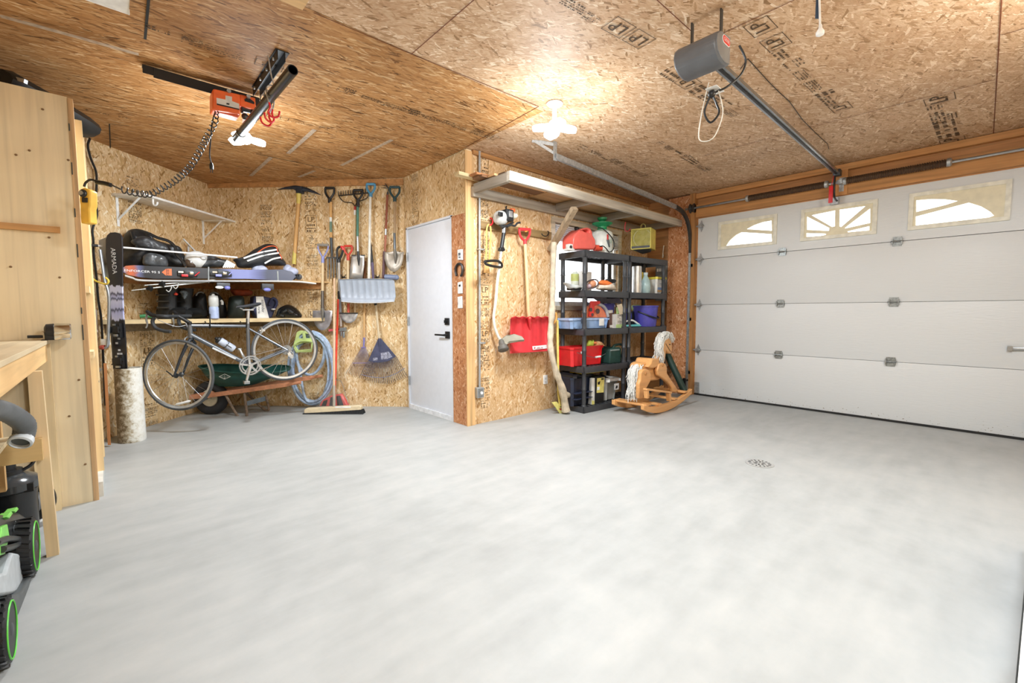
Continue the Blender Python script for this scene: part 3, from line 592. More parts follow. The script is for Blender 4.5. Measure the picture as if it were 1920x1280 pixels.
# shop vacuum behind the mower
vq = pY(10, 905, 3.14); vb = V((vq.x, 3.14, 0)); LZ = vq.z-.36
t = thing('shop_vacuum', 'black canister vacuum with a clear lid under the workbench, behind the mower', 'vacuum', vb)
m = MB(); m.lathe(vb+V((0, 0, .02)), UP, [(.085, 0), (.1, .02), (.103, .2), (.107, .30+LZ)], 24); part(t, 'canister', m, mt('#1b1d1f', .3))
m = MB(); m.lathe(vb+V((0, 0, .35+LZ)), UP, [(.105, -.03), (.118, -.02), (.118, .012), (.105, .028), (.075, .044), (.045, .056)], 28); part(t, 'lid', m, mt('#3c4043', .15), 'smoky translucent lid')
m = MB()
for k in range(6):
    a = k*PI/3+.3; d = V((math.cos(a), math.sin(a), 0)); m.beam(vb+d*.113+UP*(.32+LZ), vb+d*.113+UP*(.36+LZ), .03, .025)
part(t, 'latch', m, BLK)
m = MB(); m.tube([vb+V((0, 0, .4+LZ)), vb+V((0, 0, .44+LZ)), vb+V((-.005, -.01, .48+LZ)), vb+V((-.02, -.025, .53+LZ))], [.042, .038, .04, .056], 16); m.lathe(vb+V((0, 0, .4+LZ)), UP, [(.06, 0), (.06, .02)], 16); part(t, 'neck', m, BLK)
m = MB(); m.tube(cat([vb+V((0, 0, LZ+.02))+V(p) for p in ((-.25, -.1, .33), (-.13, -.12, .37), (-.03, -.08, .43), (.05, 0, .48), (.1, .02, .465), (.09, .01, .41), (.05, .0, .385))], 5), .008, 6); part(t, 'cord', m, BLK)
vw = pY(62, 945, 3.36); vw = V((vw.x, 3.36, .125))
t = thing('hand_truck_wheel', 'grey and black spare wheel standing behind the shop vacuum', 'wheel', vw-V((0, 0, .114)))
m = MB(); m.tube(circ(vw, V((.75, -.65, 0)).normalized(), UP, .088, 28), .026, 10, closed=True); part(t, 'tyre', m, BLK)
m = MB(); m.lathe(vw-V((.01, .012, 0)), V((.65, .75, 0)), [(.07, -.02), (.077, 0), (.056, .012), (.022, .016), (.015, .03)], 24); part(t, 'rim', m, mt('#8d9094', .4))
m = MB(); m.lathe(V((pY(60, 897, 3.4).x-.05, 3.4, pY(60, 897, 3.38).z-.12)), UP, [(.09, 0), (.1, .02), (.105, .11), (.11, .12)], 24); m.lathe(V((pY(60, 897, 3.4).x-.05, 3.4, .0)), UP, [(.09, 0), (.1, pY(60, 897, 3.38).z-.11)], 24); solo('white_bucket', m, WHT, 'white round pail behind the shop vacuum by the cabinet', 'bucket')
# lawn mower --------------------------------------------------------------
t = thing('lawn_mower', 'grey and black battery lawn mower with green trim at the lower left corner', 'lawn mower', (-.5, 2.4, 0))
GRN = mt('#5fc742', .4)
def wheel(c, r, wdt):
    c = V(c); X = V((1, 0, 0)); m = MB(); m.lathe(c-X*wdt, X, [(r*.8, 0), (r, .006), (r, wdt*.9), (r*.93, wdt), (r*.8, wdt)], 32)
    for k in range(22):
        a = 2*PI*k/22; d = V((0, math.cos(a), math.sin(a))); tt = V((0, -math.sin(a), math.cos(a)))
        m.beam(c+d*r-X*wdt*.95+tt*.006, c+d*r-X*wdt*.5-tt*.006, .012, .012, up=d); m.beam(c+d*r-X*wdt*.5-tt*.008, c+d*r-X*.006+tt*.008, .012, .012, up=d)
    w = part(t, 'wheel', m, BLK); m = MB(); m.tube(circ(c+X*.001, V((0, 1, 0)), UP, r*.86, 36), .0028, 6, closed=True); part(w, 'rim_stripe', m, GRN, 'green rim stripe')
    m = MB(); m.lathe(c-X*.01, X, [(r*.84, 0), (r*.8, .004), (r*.5, -.012), (r*.3, .0), (r*.18, .012), (.0101, .014)], 28); part(w, 'hubcap', m, mt('#404446', .45))
wheel((-.275, 2.70, .116), .116, .09); wheel((-.275, 2.055, .1), .1, .07)
MW = Fr((0, 0, 0), (0, 1, 0), UP, (1, 0, 0))
def mx_(px, x): return [pX(a_, b_, x) for a_, b_ in px]
m = MB(); m.prism(mx_([(61, 1072), (59, 1092), (36, 1152), (8, 1170), (-40, 1195), (-40, 1140), (14, 1122), (42, 1108)], -.29), V((-.5, 0, 0))); part(t, 'deck', m, mt('#4f5354', .45), bevel=.008)
m = MB(); m.prism(mx_([(24, 1034), (50, 1040), (59, 1056), (57, 1078), (42, 1106), (24, 1113), (-40, 1122), (-40, 1085), (12, 1072)], -.31), V((-.42, 0, 0))); part(t, 'body_shell', m, mt('#b3b8bb', .4), 'light grey plastic body shell', bevel=.01)
m = MB(); m.prism(mx_([(20, 1006), (34, 1012), (36, 1036), (20, 1060), (-10, 1072), (-30, 1030)], -.36), V((-.3, 0, 0))); part(t, 'grass_chute', m, mt('#1f2224', .4), bevel=.01)
m = MB(); m.lathe(V((-.58, 2.22, .12)), UP, [(.15, 0), (.15, .06), (.1, .09), (.04, .1)], 24); part(t, 'motor_cover', m, mt('#2c2f31', .35))
m = MB(); m.prism(mx_([(0, 965), (36, 960), (52, 970), (50, 992), (30, 1010), (-20, 1030), (-20, 980)], -.33), V((-.36, 0, 0))); part(t, 'rear_housing', m, mt('#26292b', .3), bevel=.01)
for q in ([(4, 988), (14, 982), (18, 1005), (10, 1038), (-2, 1042)], [(14, 968), (22, 958), (25, 962), (18, 972)], [(27, 957), (33, 950), (36, 954), (30, 961)]):
    m = MB(); m.prism(mx_(q, -.318), V((-.03, 0, 0))); part(t, 'trim_accent', m, mt('#7fd05c', .4), 'bright green trim', bevel=.003)
m = MB(); m.tube(cat(mx_([(-8, 1018), (14, 1010), (34, 1012), (30, 1022), (4, 1030)], -.315), 5), .012, 8); part(t, 'side_grip', m, DARKST)
for x in (-.42, -.74):
    m = MB(); m.tube([V((x, 2.62, .2)), V((x, 2.7, .27)), V((x, 2.6, .33)), V((x, 1.95, .4))], .013, 10); part(t, 'handle_tube', m, BLK)
m = MB(); q = pX(28, 987, -.327); m.text(Fr(q, (0, 1, .12), UP, (1, 0, 0)), 'KVO', 0, 0, 0, .035); part(t, 'lettering', m, mt('#9aa0a2', .5), smooth=0)
# hoist ------------------------------------------------------------------------
zh = zm(250, 80, 5.486)
t = thing('hoist_rail', 'black steel angle rails bolted to the ceiling above the orange hoist', 'rail', (.5, 3.3, 2.5))
ra, rb = pZ(267, 130, 2.545), pZ(487, 192, 2.545); ra.y = rb.y = (ra.y+rb.y)/2
m = MB(); rf = Fr(ra, rb-ra, UP, (rb-ra).cross(UP)); Lr = (rb-ra).length
m.box(rf, .05, Lr, -.03, .03, -.0025, .0025); m.box(rf, 0, Lr, .027, .032, -.05, .0); m.box(rf, 0, .05, -.02, .03, .0, .003); part(t, 'long_rail', m, BLK, bevel=.002)
m = MB(); y0, y1 = 2.84, 3.42; xx = .80
for dx in (-.02, .02): m.box(Fr((xx+dx, 0, 2.575), (0, 1, 0), UP, (1, 0, 0)), y0, y1, -.03, .025, -.0025, .0025)
m.box(Fr((xx, 0, 2.575), (0, 1, 0), UP, (1, 0, 0)), y0, y1, .024, .03, -.03, .045); part(t, 'short_rail', m, BLK, bevel=.002)
m = MB()
for y in (2.9, 3.05, 3.2, 3.35): m.lathe((xx-.023, y, 2.57), (-1, 0, 0), [(.01, 0), (.01, .008)], 6)
part(t, 'bolt', m, GALV, smooth=0)
pa, pb = pZ(549, 131, 2.3), pZ(443, 260, 2.3)
t = thing('steel_pipe', 'black open-ended steel pipe hanging under the ceiling beside the orange hoist', 'pipe', pb); dd = (pb-pa).normalized()
m = MB(); m.lathe(pa, dd, [(.021, .1), (.021, 0), (.0255, 0), (.0255, (pb-pa).length), (.021, (pb-pa).length), (.021, (pb-pa).length-.05)], 20, caps=False); part(t, 'tube', m, mt('#15171a', .25))
m = MB(); k = pa+dd*((pb-pa).length-.14); m.tube(circ(k, dd.cross(UP).normalized(), UP, .028, 18), .003, 6, closed=True); part(t, 'wire_tie', m, STEEL)
# hooks on the pipe
def hook(base, f0, label, grp, mat2=RED, sc=1.):
    t = thing('bike_hook', label, 'hook', base, grp); b = V(base); a = f0.cross(UP).normalized()
    pts = cat([b+f0*(x*sc)+UP*(z*sc)+a*.0 for x, z in ((-.028, .004), (-.02, .036), (.005, .046), (.028, .03), (.03, -.01), (.02, -.05))], 5); m = MB(); m.tube(pts, .0036, 7); part(t, 'upper_hook', m, GALV)
    p2 = cat([pts[-1]]+[b+f0*(x*sc)+UP*(z*sc) for x, z in ((.016, -.075), (.026, -.105), (.008, -.125), (-.022, -.115), (-.03, -.085))], 5); m = MB(); m.tube(p2, .0052, 7); part(t, 'coated_hook', m, mat2, 'red rubber-coated hook end')
h0 = dd.cross(UP).normalized()
PPm = lambda q: pa+(pb-pa)*q
hook(PPm(.40), h0, 'red and white rubber-coated hook on the black pipe, farthest down of the three', 'hooks on the steel pipe'); hook(PPm(.345), (h0+dd*.3).normalized(), 'red and white hook in the middle of the three on the black pipe', 'hooks on the steel pipe'); hook(PPm(.28), (h0*-1+dd*.2).normalized(), 'red and white hook on the black pipe, nearest its open end', 'hooks on the steel pipe')
m = MB(); c = PPm(.3); m.tube(cat([c+V((-.01, 0, .21)), c+V((.0, 0, .12)), c+V((.012, 0, .06)), c+V((0, 0, .03))], 4), .0035, 6); solo('ceiling_hook', m, GALV, 'small zinc hook holding the black pipe up to the ceiling rail', 'hook')
# electric hoist
HF = Fr((0, ra.y-.06, 0), (1, 0, 0), UP, (0, -1, 0))
t = thing('electric_hoist', 'orange electric hoist hanging from the black ceiling rail with a coiled cord', 'hoist', HF.p(430, 195))
OR = mt('#ea6a35', .4)
m = MB(); m.plate(HF, zh([(815, 480), (835, 472), (1100, 530), (1100, 735), (850, 690), (815, 680)]), .06, -.05); part(t, 'control_housing', m, OR, bevel=.008)
m = MB(); m.plate(HF, zh([(1095, 528), (1255, 565), (1262, 690), (1095, 645)]), .04, -.04); part(t, 'gear_housing', m, OR, bevel=.005)
m = MB(); m.plate(HF, zh([(855, 566), (948, 585), (948, 542), (1015, 556), (1015, 600), (1088, 628), (1092, 688), (858, 636)]), .0612, .0602); st_ = part(t, 'rating_sticker', m, mt('#d8d6d0', .6), 'white rating sticker', smooth=0)
m = MB(); m.plate(HF, zh([(858, 624), (1090, 680), (1092, 692), (860, 638)]), .062, .0613); m.plate(HF, zh([(958, 618), (988, 624), (988, 640), (958, 634)]), .062, .0613); part(st_, 'printed_bar', m, BLK, smooth=0)
m = MB(); c = HF.p(*zh([(1165, 690)])[0], 0); m.lathe(c+V((-.035, 0, 0)), (1, 0, 0), [(.02, 0), (.03, .004), (.03, .012), (.018, .016), (.018, .055), (.03, .06), (.03, .07)], 18); m.plate(HF, zh([(1145, 580), (1180, 560), (1245, 610), (1245, 630), (1150, 600)]), .046, .04); part(t, 'cable_drum', m, BLK)
m = MB(); m.plate(HF, zh([(870, 690), (1100, 740), (1075, 770), (860, 715)]), .03, -.04); part(t, 'bottom_cap', m, mt('#d97055', .35))
m = MB()
for x, y in ((978, 505), (1180, 560)): m.lathe(HF.p(*zh([(x, y)])[0], .05), HF.n, [(.012, 0), (.012, .02)], 10)
part(t, 'mount_bolt', m, GALV)
m = MB(); c = HF.p(*zh([(1150, 760)])[0], .0); m.ell(c, .022, .016, .022); m.tube([c, c+V((.012, 0, -.03))], .005); part(t, 'load_hook', m, DARKST)
m = MB(); m.tube(cat([HF.p(*p, .03) for p in ((404, 208), (398, 230), (395, 262), (393, 290), (396, 305))], 6), .004, 6); pcd = part(t, 'power_cord', m, mt('#2b2c2e', .4)); e = HF.p(396, 305, .03); m = MB(); m.tube([e, e-UP*.02, e-UP*.04], [.007, .012, .011], 8); m.box(Fr(e-UP*.055, (1, 0, 0), UP, (0, -1, 0)), -.007, -.003, -.006, .016, -.002, .002); m.box(Fr(e-UP*.055, (1, 0, 0), UP, (0, -1, 0)), .003, .007, -.006, .016, -.002, .002); part(pcd, 'plug', m, BLK)
# coiled cord
zr = zm(150, 250, 6.4); dh = (HF.p(404, 210, .02)-EYE).dot(fwd); rem = pX(158, 385, -.07); dr = (rem-EYE).dot(fwd)
cpx = [(409, 208), (403, 228)]+zr([(1530, 30), (1490, 110), (1430, 220), (1360, 340), (1270, 450), (1150, 560), (1000, 650), (850, 725), (740, 725), (620, 705), (480, 668)])
dep = [dh+(dr-dh)*k/(len(cpx)-1) for k in range(len(cpx))]
axp = cat([dp(*p, z) for p, z in zip(cpx, dep)], 30); acc = 0; pts = []
for i, p in enumerate(axp):
    if i: acc += (p-axp[i-1]).length
    tt = (axp[min(i+1, len(axp)-1)]-axp[max(i-1, 0)]).normalized(); nn = tt.cross(UP).normalized(); bb = nn.cross(tt)
    pitch = .023 if i > len(axp)*.45 else .034
    if i == 0: ph = 0
    else: ph += (p-axp[i-1]).length/pitch*2*PI
    R_ = .016*min(1, i/30)
    pts.append(p+nn*(R_*math.cos(ph))+bb*(R_*math.sin(ph)))
fine = []
m = MB(); m.tube(cat(pts, 2), .0034, 6); m.tube(cat([dp(*p, dr) for p in zr([(480, 668), (380, 620), (300, 590)])], 4), .004, 6); cc = part(t, 'coiled_cord', m, mt('#3b3d40', .3), 'dark coiled control cord')
m = MB(); m.tube(cat([dp(*p, dr) for p in zr([(370, 620), (290, 598), (200, 585)])], 4), [.011]*9, 10); part(cc, 'strain_relief', m, BLK)
m = MB(); m.tube(cat([dp(*p, dr) for p in zr([(210, 580), (130, 555), (70, 590), (50, 640)])], 5), .0055, 6); part(cc, 'cord_end', m, BLK)
RF = facing(rem); t = thing('hoist_remote', 'yellow hoist pendant remote hanging on the post beside the plywood cabinet', 'remote', RF.p(157, 422))
m = MB(); m.plate(RF, zr([(0, 665), (50, 648), (118, 680), (120, 860), (108, 900), (118, 1075), (10, 1080), (0, 1000), (0, 860), (-12, 800)]), .022, -.022); part(t, 'body', m, mt('#eec04e', .45), bevel=.006)
m = MB(); c = RF.p(*zr([(40, 720)])[0], .022); m.lathe(c, RF.n, [(.02, 0), (.02, .004), (.017, .008)], 18); part(t, 'key_switch', m, DARKST)
m = MB(); m.lathe(c+RF.n*.008, RF.n, [(.011, 0), (.011, .006)], 14); part(t, 'red_stop_button', m, STEEL)
m = MB(); m.plate(RF, zr([(18, 765), (82, 770), (82, 828), (18, 825)]), .028, .022); part(t, 'rocker_switch', m, BLK, bevel=.002)
# black cable down the wall
m = MB(); zc2 = zm(150, 250, 6.4); pl = zc2([(120, 60), (95, 150), (130, 300), (190, 450), (200, 600), (190, 800), (205, 980), (150, 1150), (160, 1280)])+[(176, 480), (181, 520), (184, 560), (190, 600), (194, 680), (198, 760)]
m.tube(cat([LW.p(x, y, .04) for x, y in pl], 5), .0085, 7); solo('power_cable', m, mt('#1c1d1f', .5), 'thick black cable running down the board wall beside the cabinet', 'cable')
# wall shelf on the left wall -----------------------------------------------
zs6 = zm(150, 250, 6.4)
u0 = LW.uv(*zs6([(412, 770)])[0])[0]; u1 = LW.uv(380, 418)[0]
ztop = LW.uv(*zs6([(430, 760)])[0])[1]
t = thing('wall_shelf', 'white wall shelf on two brackets high on the board wall', 'shelf', LW.at((u0+u1)/2, ztop, 0)); t.location = LW.at((u0+u1)/2, ztop, .0); LOC[t.name] = V(t.location)
m = MB(); m.box(LW, u0-.03, u1+.2, ztop, ztop+.02, 0.002, .3, .003); part(t, 'board', m, mt('#e8e8e6', .45))
for uu in (u0+.02, u1):
    m = MB(); m.box(LW, uu-.012, uu+.012, ztop-.26, ztop, .001, .006); m.box(LW, uu-.012, uu+.012, ztop-.006, ztop, .0, .26); m.beam(LW.at(uu, ztop-.2, .004), LW.at(uu, ztop-.006, .22), .018, .006, up=LW.n); part(t, 'bracket', m, WHT)
for uu in (u0+.1, u1+.17):
    m = MB(); m.tube(cat([LW.at(uu, ztop, .27), LW.at(uu, ztop-.045, .27), LW.at(uu, ztop-.06, .285), LW.at(uu, ztop-.05, .305), LW.at(uu, ztop-.03, .31)], 5), .008, 8); part(t, 'hook', m, WHT)
# corner shelves ------------------------------------------------------------
def cshelf(name, label, z, th, mat, ym=5.18):
    t = thing(name, label, 'shelf', (.9, 5.6, z-th)); m = MB(); m.prism([(ym-5.27+.005, ym, z), (7.10-ym-.005, ym, z), (BX, BY-.01, z)], V((0, 0, -th))); part(t, 'shelf_board', m, mat, smooth=0); return t
t = cshelf('corner_shelf', 'long plank corner shelf behind the silver bicycle', 1.04, .038, wood('#d6bf92', 'x', .12))
m = MB(); m.box(LW, -1.35, -.05, .93, 1.0, 0, .035); m.box(TW, .05, 1.3, .94, 1.0, 0, .03); part(t, 'ledger', m, wood('#8c7b62', 'x'), smooth=0)
t = cshelf('corner_shelf', 'upper plywood corner shelf carrying the ski bags', 1.455, .018, wood('#d2aa72', 'x', .15), 5.2)
m = MB(); m.box(LW, -1.35, -.05, 1.37, 1.436, 0, .035); m.box(TW, .05, 1.3, 1.37, 1.436, 0, .03); part(t, 'ledger', m, wood('#b98552', 'x'), smooth=0)
# things on the upper shelf -------------------------------------------------
ZU = 1.456
from mathutils import noise as mnoise
def blob(name, fr, px, w, dep, mat, parent, seed, wr=.018, nseg=30):
    """a soft bag: the outline in the given plane, bulged to both sides with folds"""
    P = fr.P(px, w); c = sum(P, V())/len(P); m = MB(); o = cat(P, 4, closed=True); rings = []; sd = V((seed*3.1, seed*1.7, 0))
    for k, d in ((.04, 1.0), (.22, .98), (.42, .93), (.6, .84), (.76, .7), (.9, .48), (1, .08), (1, -.1), (.9, -.5), (.6, -.85), (.1, -.95)):
        R = []
        for p in o:
            q = c+(p-c)*k+fr.n*(d*dep); nz = mnoise.noise(q*9+sd)*1.5+mnoise.noise(V((q.x*26, q.y*26, q.z*14))+sd)*.7
            R.append(q+(fr.n*(1 if d > 0 else -.4)+(p-c).normalized()*.25)*(wr*nz))
        rings.append(R)
    m.loft(rings); return part(parent, name, m, mat, subsurf=1, smooth=180)
zB = zm(170, 400, 6.4); NYL = mt('#1d1f22', .42, var=.5, sc=12, bump=.6); NYL2 = mt('#36383b', .4, var=.5, sc=14, bump=.6)
UF = Fr((0, 5.29, 0), (1, 0, 0), UP, (0, -1, 0))
def onshelf(fr, px, w, z=ZU):      # drop the lowest outline points onto the shelf
    return [(x, y) for x, y in px]
t = thing('duffel_bag', 'large crumpled black duffel bag heaped on the upper corner shelf', 'bag', UF.at(.45, ZU))
blob('bag_body', UF, zB([(385, 300), (420, 230), (490, 180), (600, 185), (720, 250), (760, 300), (900, 350), (1050, 400), (1120, 480), (1160, 560), (1150, 640), (800, 660), (400, 660), (370, 480)]), -.01, .09, NYL, t, 3, .035)
blob('side_pocket', UF, zB([(480, 330), (640, 270), (860, 350), (930, 430), (880, 480), (700, 430), (560, 400)]), .12, .05, NYL2, t, 5, .022)
m = MB(); m.tube(cat([UF.p(*p, .13) for p in zB([(500, 220), (520, 300), (560, 360), (550, 430)])], 5), .014, 6); m.tube(cat([UF.p(*p, .16) for p in zB([(700, 240), (800, 290), (930, 330), (1010, 400), (1030, 490), (1090, 560), (1140, 640)])], 5), .013, 6); part(t, 'strap', m, BLK)
t = thing('dry_bag', 'shiny grey and black stuff sack squashed under the duffel bag on the upper shelf', 'bag', UF.at(.45, ZU))
blob('bag_body', UF, zB([(635, 500), (720, 470), (830, 490), (910, 540), (930, 640), (800, 650), (640, 620), (620, 560)]), .14, .06, mt('#4b4e51', .25, var=.6, sc=16, bump=.8), t, 11, .014)
UG = UF
t = thing('ski_helmet', 'pale grey helmet lying between the bags on the upper corner shelf', 'helmet', UF.p(372, 500, .1))
m = MB(); c = UF.p(*zB([(1270, 555)])[0], .08); m.ell(c, .098, .072, .085); part(t, 'shell', m, mt('#d9d9d6', .35)); m = MB(); m.ell(UF.p(*zB([(1350, 535)])[0], .15), .022, .022, .015); part(t, 'ear_cover', m, WHT); m = MB(); m.ell(UF.p(*zB([(1200, 600)])[0], .11), .05, .03, .05); part(t, 'goggle_lens', m, mt('#4a3b30', .2))
t = thing('ski_bag', 'black and grey ski bag with white stripe netting beside the helmet on the upper shelf', 'bag', UF.p(410, 500, .1))
blob('bag_body', UF, zB([(1290, 610), (1400, 510), (1450, 490), (1560, 540), (1640, 560), (1690, 620), (1680, 650), (1300, 655)]), .08, .07, mt('#3e4144', .35, var=.5, bump=.5), t, 21)
m = MB()
for k in range(6):
    a, b = UF.p(*zB([(1590+k*24, 650)])[0], .16), UF.p(*zB([(1640+k*18, 560+k*10)])[0], .15); m.beam(a, b, .012, .004, up=UF.n)
part(t, 'white_stripe', m, WHT, smooth=0)
t = thing('striped_boot_bag', 'black gear bag with white and orange striping at the right of the upper corner shelf', 'bag', UF.p(480, 500, .1))
zD = zm(400, 400, 5.818)
blob('bag_body', UF, zD([(215, 500), (330, 470), (450, 390), (560, 335), (640, 335), (700, 370), (740, 470), (790, 530), (780, 570), (600, 575), (300, 600), (240, 540)]), .04, .09, mt('#26282b', .5, var=.4, bump=.4), t, 31, .01)
m = MB()
for k, (a, b) in enumerate((((330, 490), (690, 395)), ((370, 520), (715, 430)), ((560, 545), (735, 480)))): m.tube(cat([UF.p(*p, .125) for p in zD([a, ((a[0]+b[0])/2, (a[1]+b[1])/2-14), b])], 5), .009, 6)
part(t, 'white_piping', m, WHT)
m = MB(); m.tube(cat([UF.p(*p, .115) for p in zD([(480, 430), (560, 375), (640, 355), (690, 370), (700, 410), (740, 470), (745, 500)])], 5), .005, 6); part(t, 'orange_piping', m, mt('#e0663a', .5))
def skate(px0, label):
    c = UF.p(*px0, .06); c.z = ZU; t = thing('inline_skate', label, 'skate', c, 'inline skates on the upper shelf')
    fr = facing(c); m = MB(); m.ell(c+UP*.09, .085, .05, .05, fr); m.ell(c+UP*.11+RH*-.03, .05, .06, .045, fr); part(t, 'boot', m, mt('#b9c0d8', .4, var=.3))
    for k in range(4):
        m = MB(); q = c+RH*(-.09+k*.06)+UP*.033; m.lathe(q-VH*.012, VH, [(.022, 0), (.032, .006), (.032, .018), (.022, .024)], 16); part(t, 'wheel', m, mt('#3b3d40', .5))
    m = MB(); m.box(fr, -.1, .1, .035, .06, -.012, .012); part(t, 'frame', m, BLK)
skate((487, 512), 'pale blue inline skate under the striped gear bag, left one of two'); skate((545, 512), 'white inline skate at the right end of the upper corner shelf, right one of two')
m = MB(); pp = cat([UF.p(*p, .2) for p in zB([(50, 385), (385, 408), (640, 430), (1080, 468), (1500, 505), (1760, 528)])], 4); m.tube(pp, .0085, 10)
t = thing('white_pole', 'long white pole resting over the bags on the upper corner shelf', 'pole', pp[0]); part(t, 'shaft', m, mt('#e9eaea', .4)); m = MB(); m.tube([pp[0]-(pp[1]-pp[0]).normalized()*.02, pp[0]+(pp[1]-pp[0]).normalized()*.02], .012, 10); part(t, 'end_cap', m, DARKST)
m = MB(); m.beam(LW.p(*zB([(1110, 305)])[0], .05), LW.p(*zB([(1280, 480)])[0], .12), .02, .012); m.beam(LW.p(*zB([(1175, 370)])[0], .05), LW.p(*zB([(1175, 460)])[0], .08), .016, .01); solo('spare_bracket', m, mt('#c9ccce', .4), 'loose white metal bracket sticking up behind the duffel bag', 'bracket')
# skis strapped base to base --------------------------------------------------
SKF = Fr((0, 5.11, 0), (1, 0, 0), UP, (0, -1, 0))
ENF = rampmat('ski_graphic', 'X', [(0, '#7d83a6'), (.01, '#a9684f'), (.03, '#d0693f'), (.055, '#b0604a'), (.075, '#666a90'), (.105, '#23252b'), (.5, '#26282e'), (.58, '#7c83b4'), (.68, '#7d85b8'), (.75, '#5d6490'), (.8, '#3f465c'), (1, '#4a5168')], .3, wob=.05)
ENS = rampmat('ski_graphic_second', 'X', [(0, '#c9c9c5'), (.3, '#8d8f93'), (1, '#d8d8d4')], .3)
def topsk(px): return zm(170, 400, 6.4)(px)
out = topsk([(386, 650), (420, 628), (520, 620), (800, 632), (1300, 652), (1900, 676)])+[(530, 505), (547, 509), (555, 518), (548, 526), (530, 526)]+topsk([(1900, 785), (1300, 782), (760, 785), (560, 760), (440, 735), (388, 700)])
t = thing('alpine_ski', 'dark ski with an orange tip and blue graphics along the upper shelf edge', 'ski', SKF.p(400, 520), 'skis on the upper shelf')
m = MB(); P = SKF.P(out, 0); m.prism(P, SKF.n*-.014); part(t, 'ski_body', m, ENF, bevel=.002)
m = MB(); u, v = SKF.uv(*topsk([(620, 696)])[0]); m.text(SKF, 'ENFORCER 95 S', u, v, .0015, .027, rot=-.02, sx=1.3); lt = part(t, 'lettering', m, WHT, smooth=0)
m = MB(); m.plate(SKF, topsk([(853, 705), (908, 662), (908, 748)]), .003, .0005); m.plate(SKF, topsk([(915, 664), (972, 664), (975, 745), (915, 742)]), .003, .0005); part(t, 'orange_emblem', m, mt('#e0713f', .5), smooth=0)
m = MB()
for k in range(3): m.plate(SKF, topsk([(920, 676+k*22), (942, 676+k*22), (942, 684+k*22), (920, 684+k*22)]), .0045, .003)
part(t, 'emblem_mark', m, BLK, smooth=0)
def binding(par, c, fr, s=1., acc='#c92a30'):
    m = MB(); m.box(fr, c[0]-.075*s, c[0]+.075*s, c[1]-.022, c[1]+.022, .001, .02, .003); m.box(fr, c[0]-.03, c[0]+.05*s, c[1]-.028, c[1]+.028, .02, .05, .006); b = part(par, 'binding', m, BLK)
    m = MB(); m.box(fr, c[0]-.05, c[0]+.0, c[1]-.03, c[1]-.008, .03, .056, .004); m.tube([fr.at(c[0]+.05, c[1]-.02, .045), fr.at(c[0]+.09, c[1]+.02, .04)], .005, 6); part(b, 'release_lever', m, mt(acc, .4))
    m = MB(); m.box(fr, c[0]-.07, c[0]-.03, c[1]+.005, c[1]+.02, .018, .03); m.box(fr, c[0]+.01, c[0]+.04, c[1]-.01, c[1]+.016, .05, .06, .003); part(b, 'toe_plate', m, CHROME)
def suv(x, y): return SKF.uv(*topsk([(x, y)])[0])
binding(t, suv(1160, 725), SKF); binding(t, suv(1560, 725), SKF, 1.2, '#8a8fd0')
m = MB()
for (x, y0, y1) in ((1415, 640, 830), (3450, 700, 790)): pass
m.plate(SKF, topsk([(1408, 640), (1422, 640), (1424, 832), (1408, 832)]), .006, .002); m.plate(SKF, [(519, 508), (522, 508), (523, 528), (520, 528)], .006, .002); part(t, 'ski_strap', m, mt('#8f9393', .6), smooth=0)
t2 = thing('alpine_ski', 'second ski strapped upside down under the orange-tipped ski, white edge showing', 'ski', SKF.p(400, 532), 'skis on the upper shelf')
m = MB(); P1 = cat([SKF.p(*p, -.02) for p in topsk([(410, 738), (500, 765), (640, 797), (1300, 803), (1900, 805)])+[(520, 526), (560, 527), (590, 530.5)]], 4)
m.loft([[p+SKF.n*a+UP*b for a, b in ((.05, 0), (.05, -.014), (-.05, -.014), (-.05, 0))] for p in P1]); part(t2, 'ski_body', m, ENS)
for (x, y) in ((1600, 895),):
    u, v = suv(x, y); m = MB(); m.box(SKF, u-.06, u+.05, v, v+.05, -.04, .02, .005); b = part(t2, 'binding', m, mt('#3b3e43', .4)); m = MB(); m.ell(SKF.p(*topsk([(1640, 893)])[0], .03), .026, .024, .02); part(b, 'release_lever', m, mt('#7c7fcb', .35)); m = MB(); m.ell(SKF.p(*topsk([(1545, 887)])[0], .02), .035, .012, .015); part(b, 'toe_plate', m, WHT)
u, v = SKF.uv(503, 541); m = MB(); m.box(SKF, u-.06, u+.05, v-.01, v+.05, -.04, .02, .005); b = part(t2, 'binding', m, mt('#3b3e43', .4)); m = MB(); m.ell(SKF.p(501, 543, .03), .035, .022, .02); part(b, 'release_lever', m, mt('#8184cc', .35))
# ski poles
def spole(a, b, bx, label):
    A, Bp = SKF.p(*topsk([a])[0], .03), SKF.p(*topsk([b])[0], -.02); t = thing('ski_pole', label, 'ski pole', A, 'ski poles under the skis')
    m = MB(); m.tube([A, Bp], [.0045, .0085], 8); part(t, 'shaft', m, mt('#b9bab4', .35, .5)); d = (Bp-A).normalized(); c = A+d*.12
    m = MB(); m.lathe(c, d, [(.008, -.02), (.02, 0), (.034, .008), (.012, .03)], 12); part(t, 'basket', m, BLK)
    m = MB(); m.tube(cat([Bp-d*.3, Bp-d*.3+V((0, 0, -.02)), Bp-d*.32+V((0, 0, -.05)), Bp-d*.34+V((0, 0, -.03))], 5), .004, 6); part(t, 'wrist_strap', m, mt('#c5c6c2', .6))
spole((490, 925), (1420, 815), 0, 'lower grey ski pole slung under the skis on the upper shelf'); spole((645, 863), (1500, 800), 0, 'upper grey ski pole tucked directly beneath the skis')
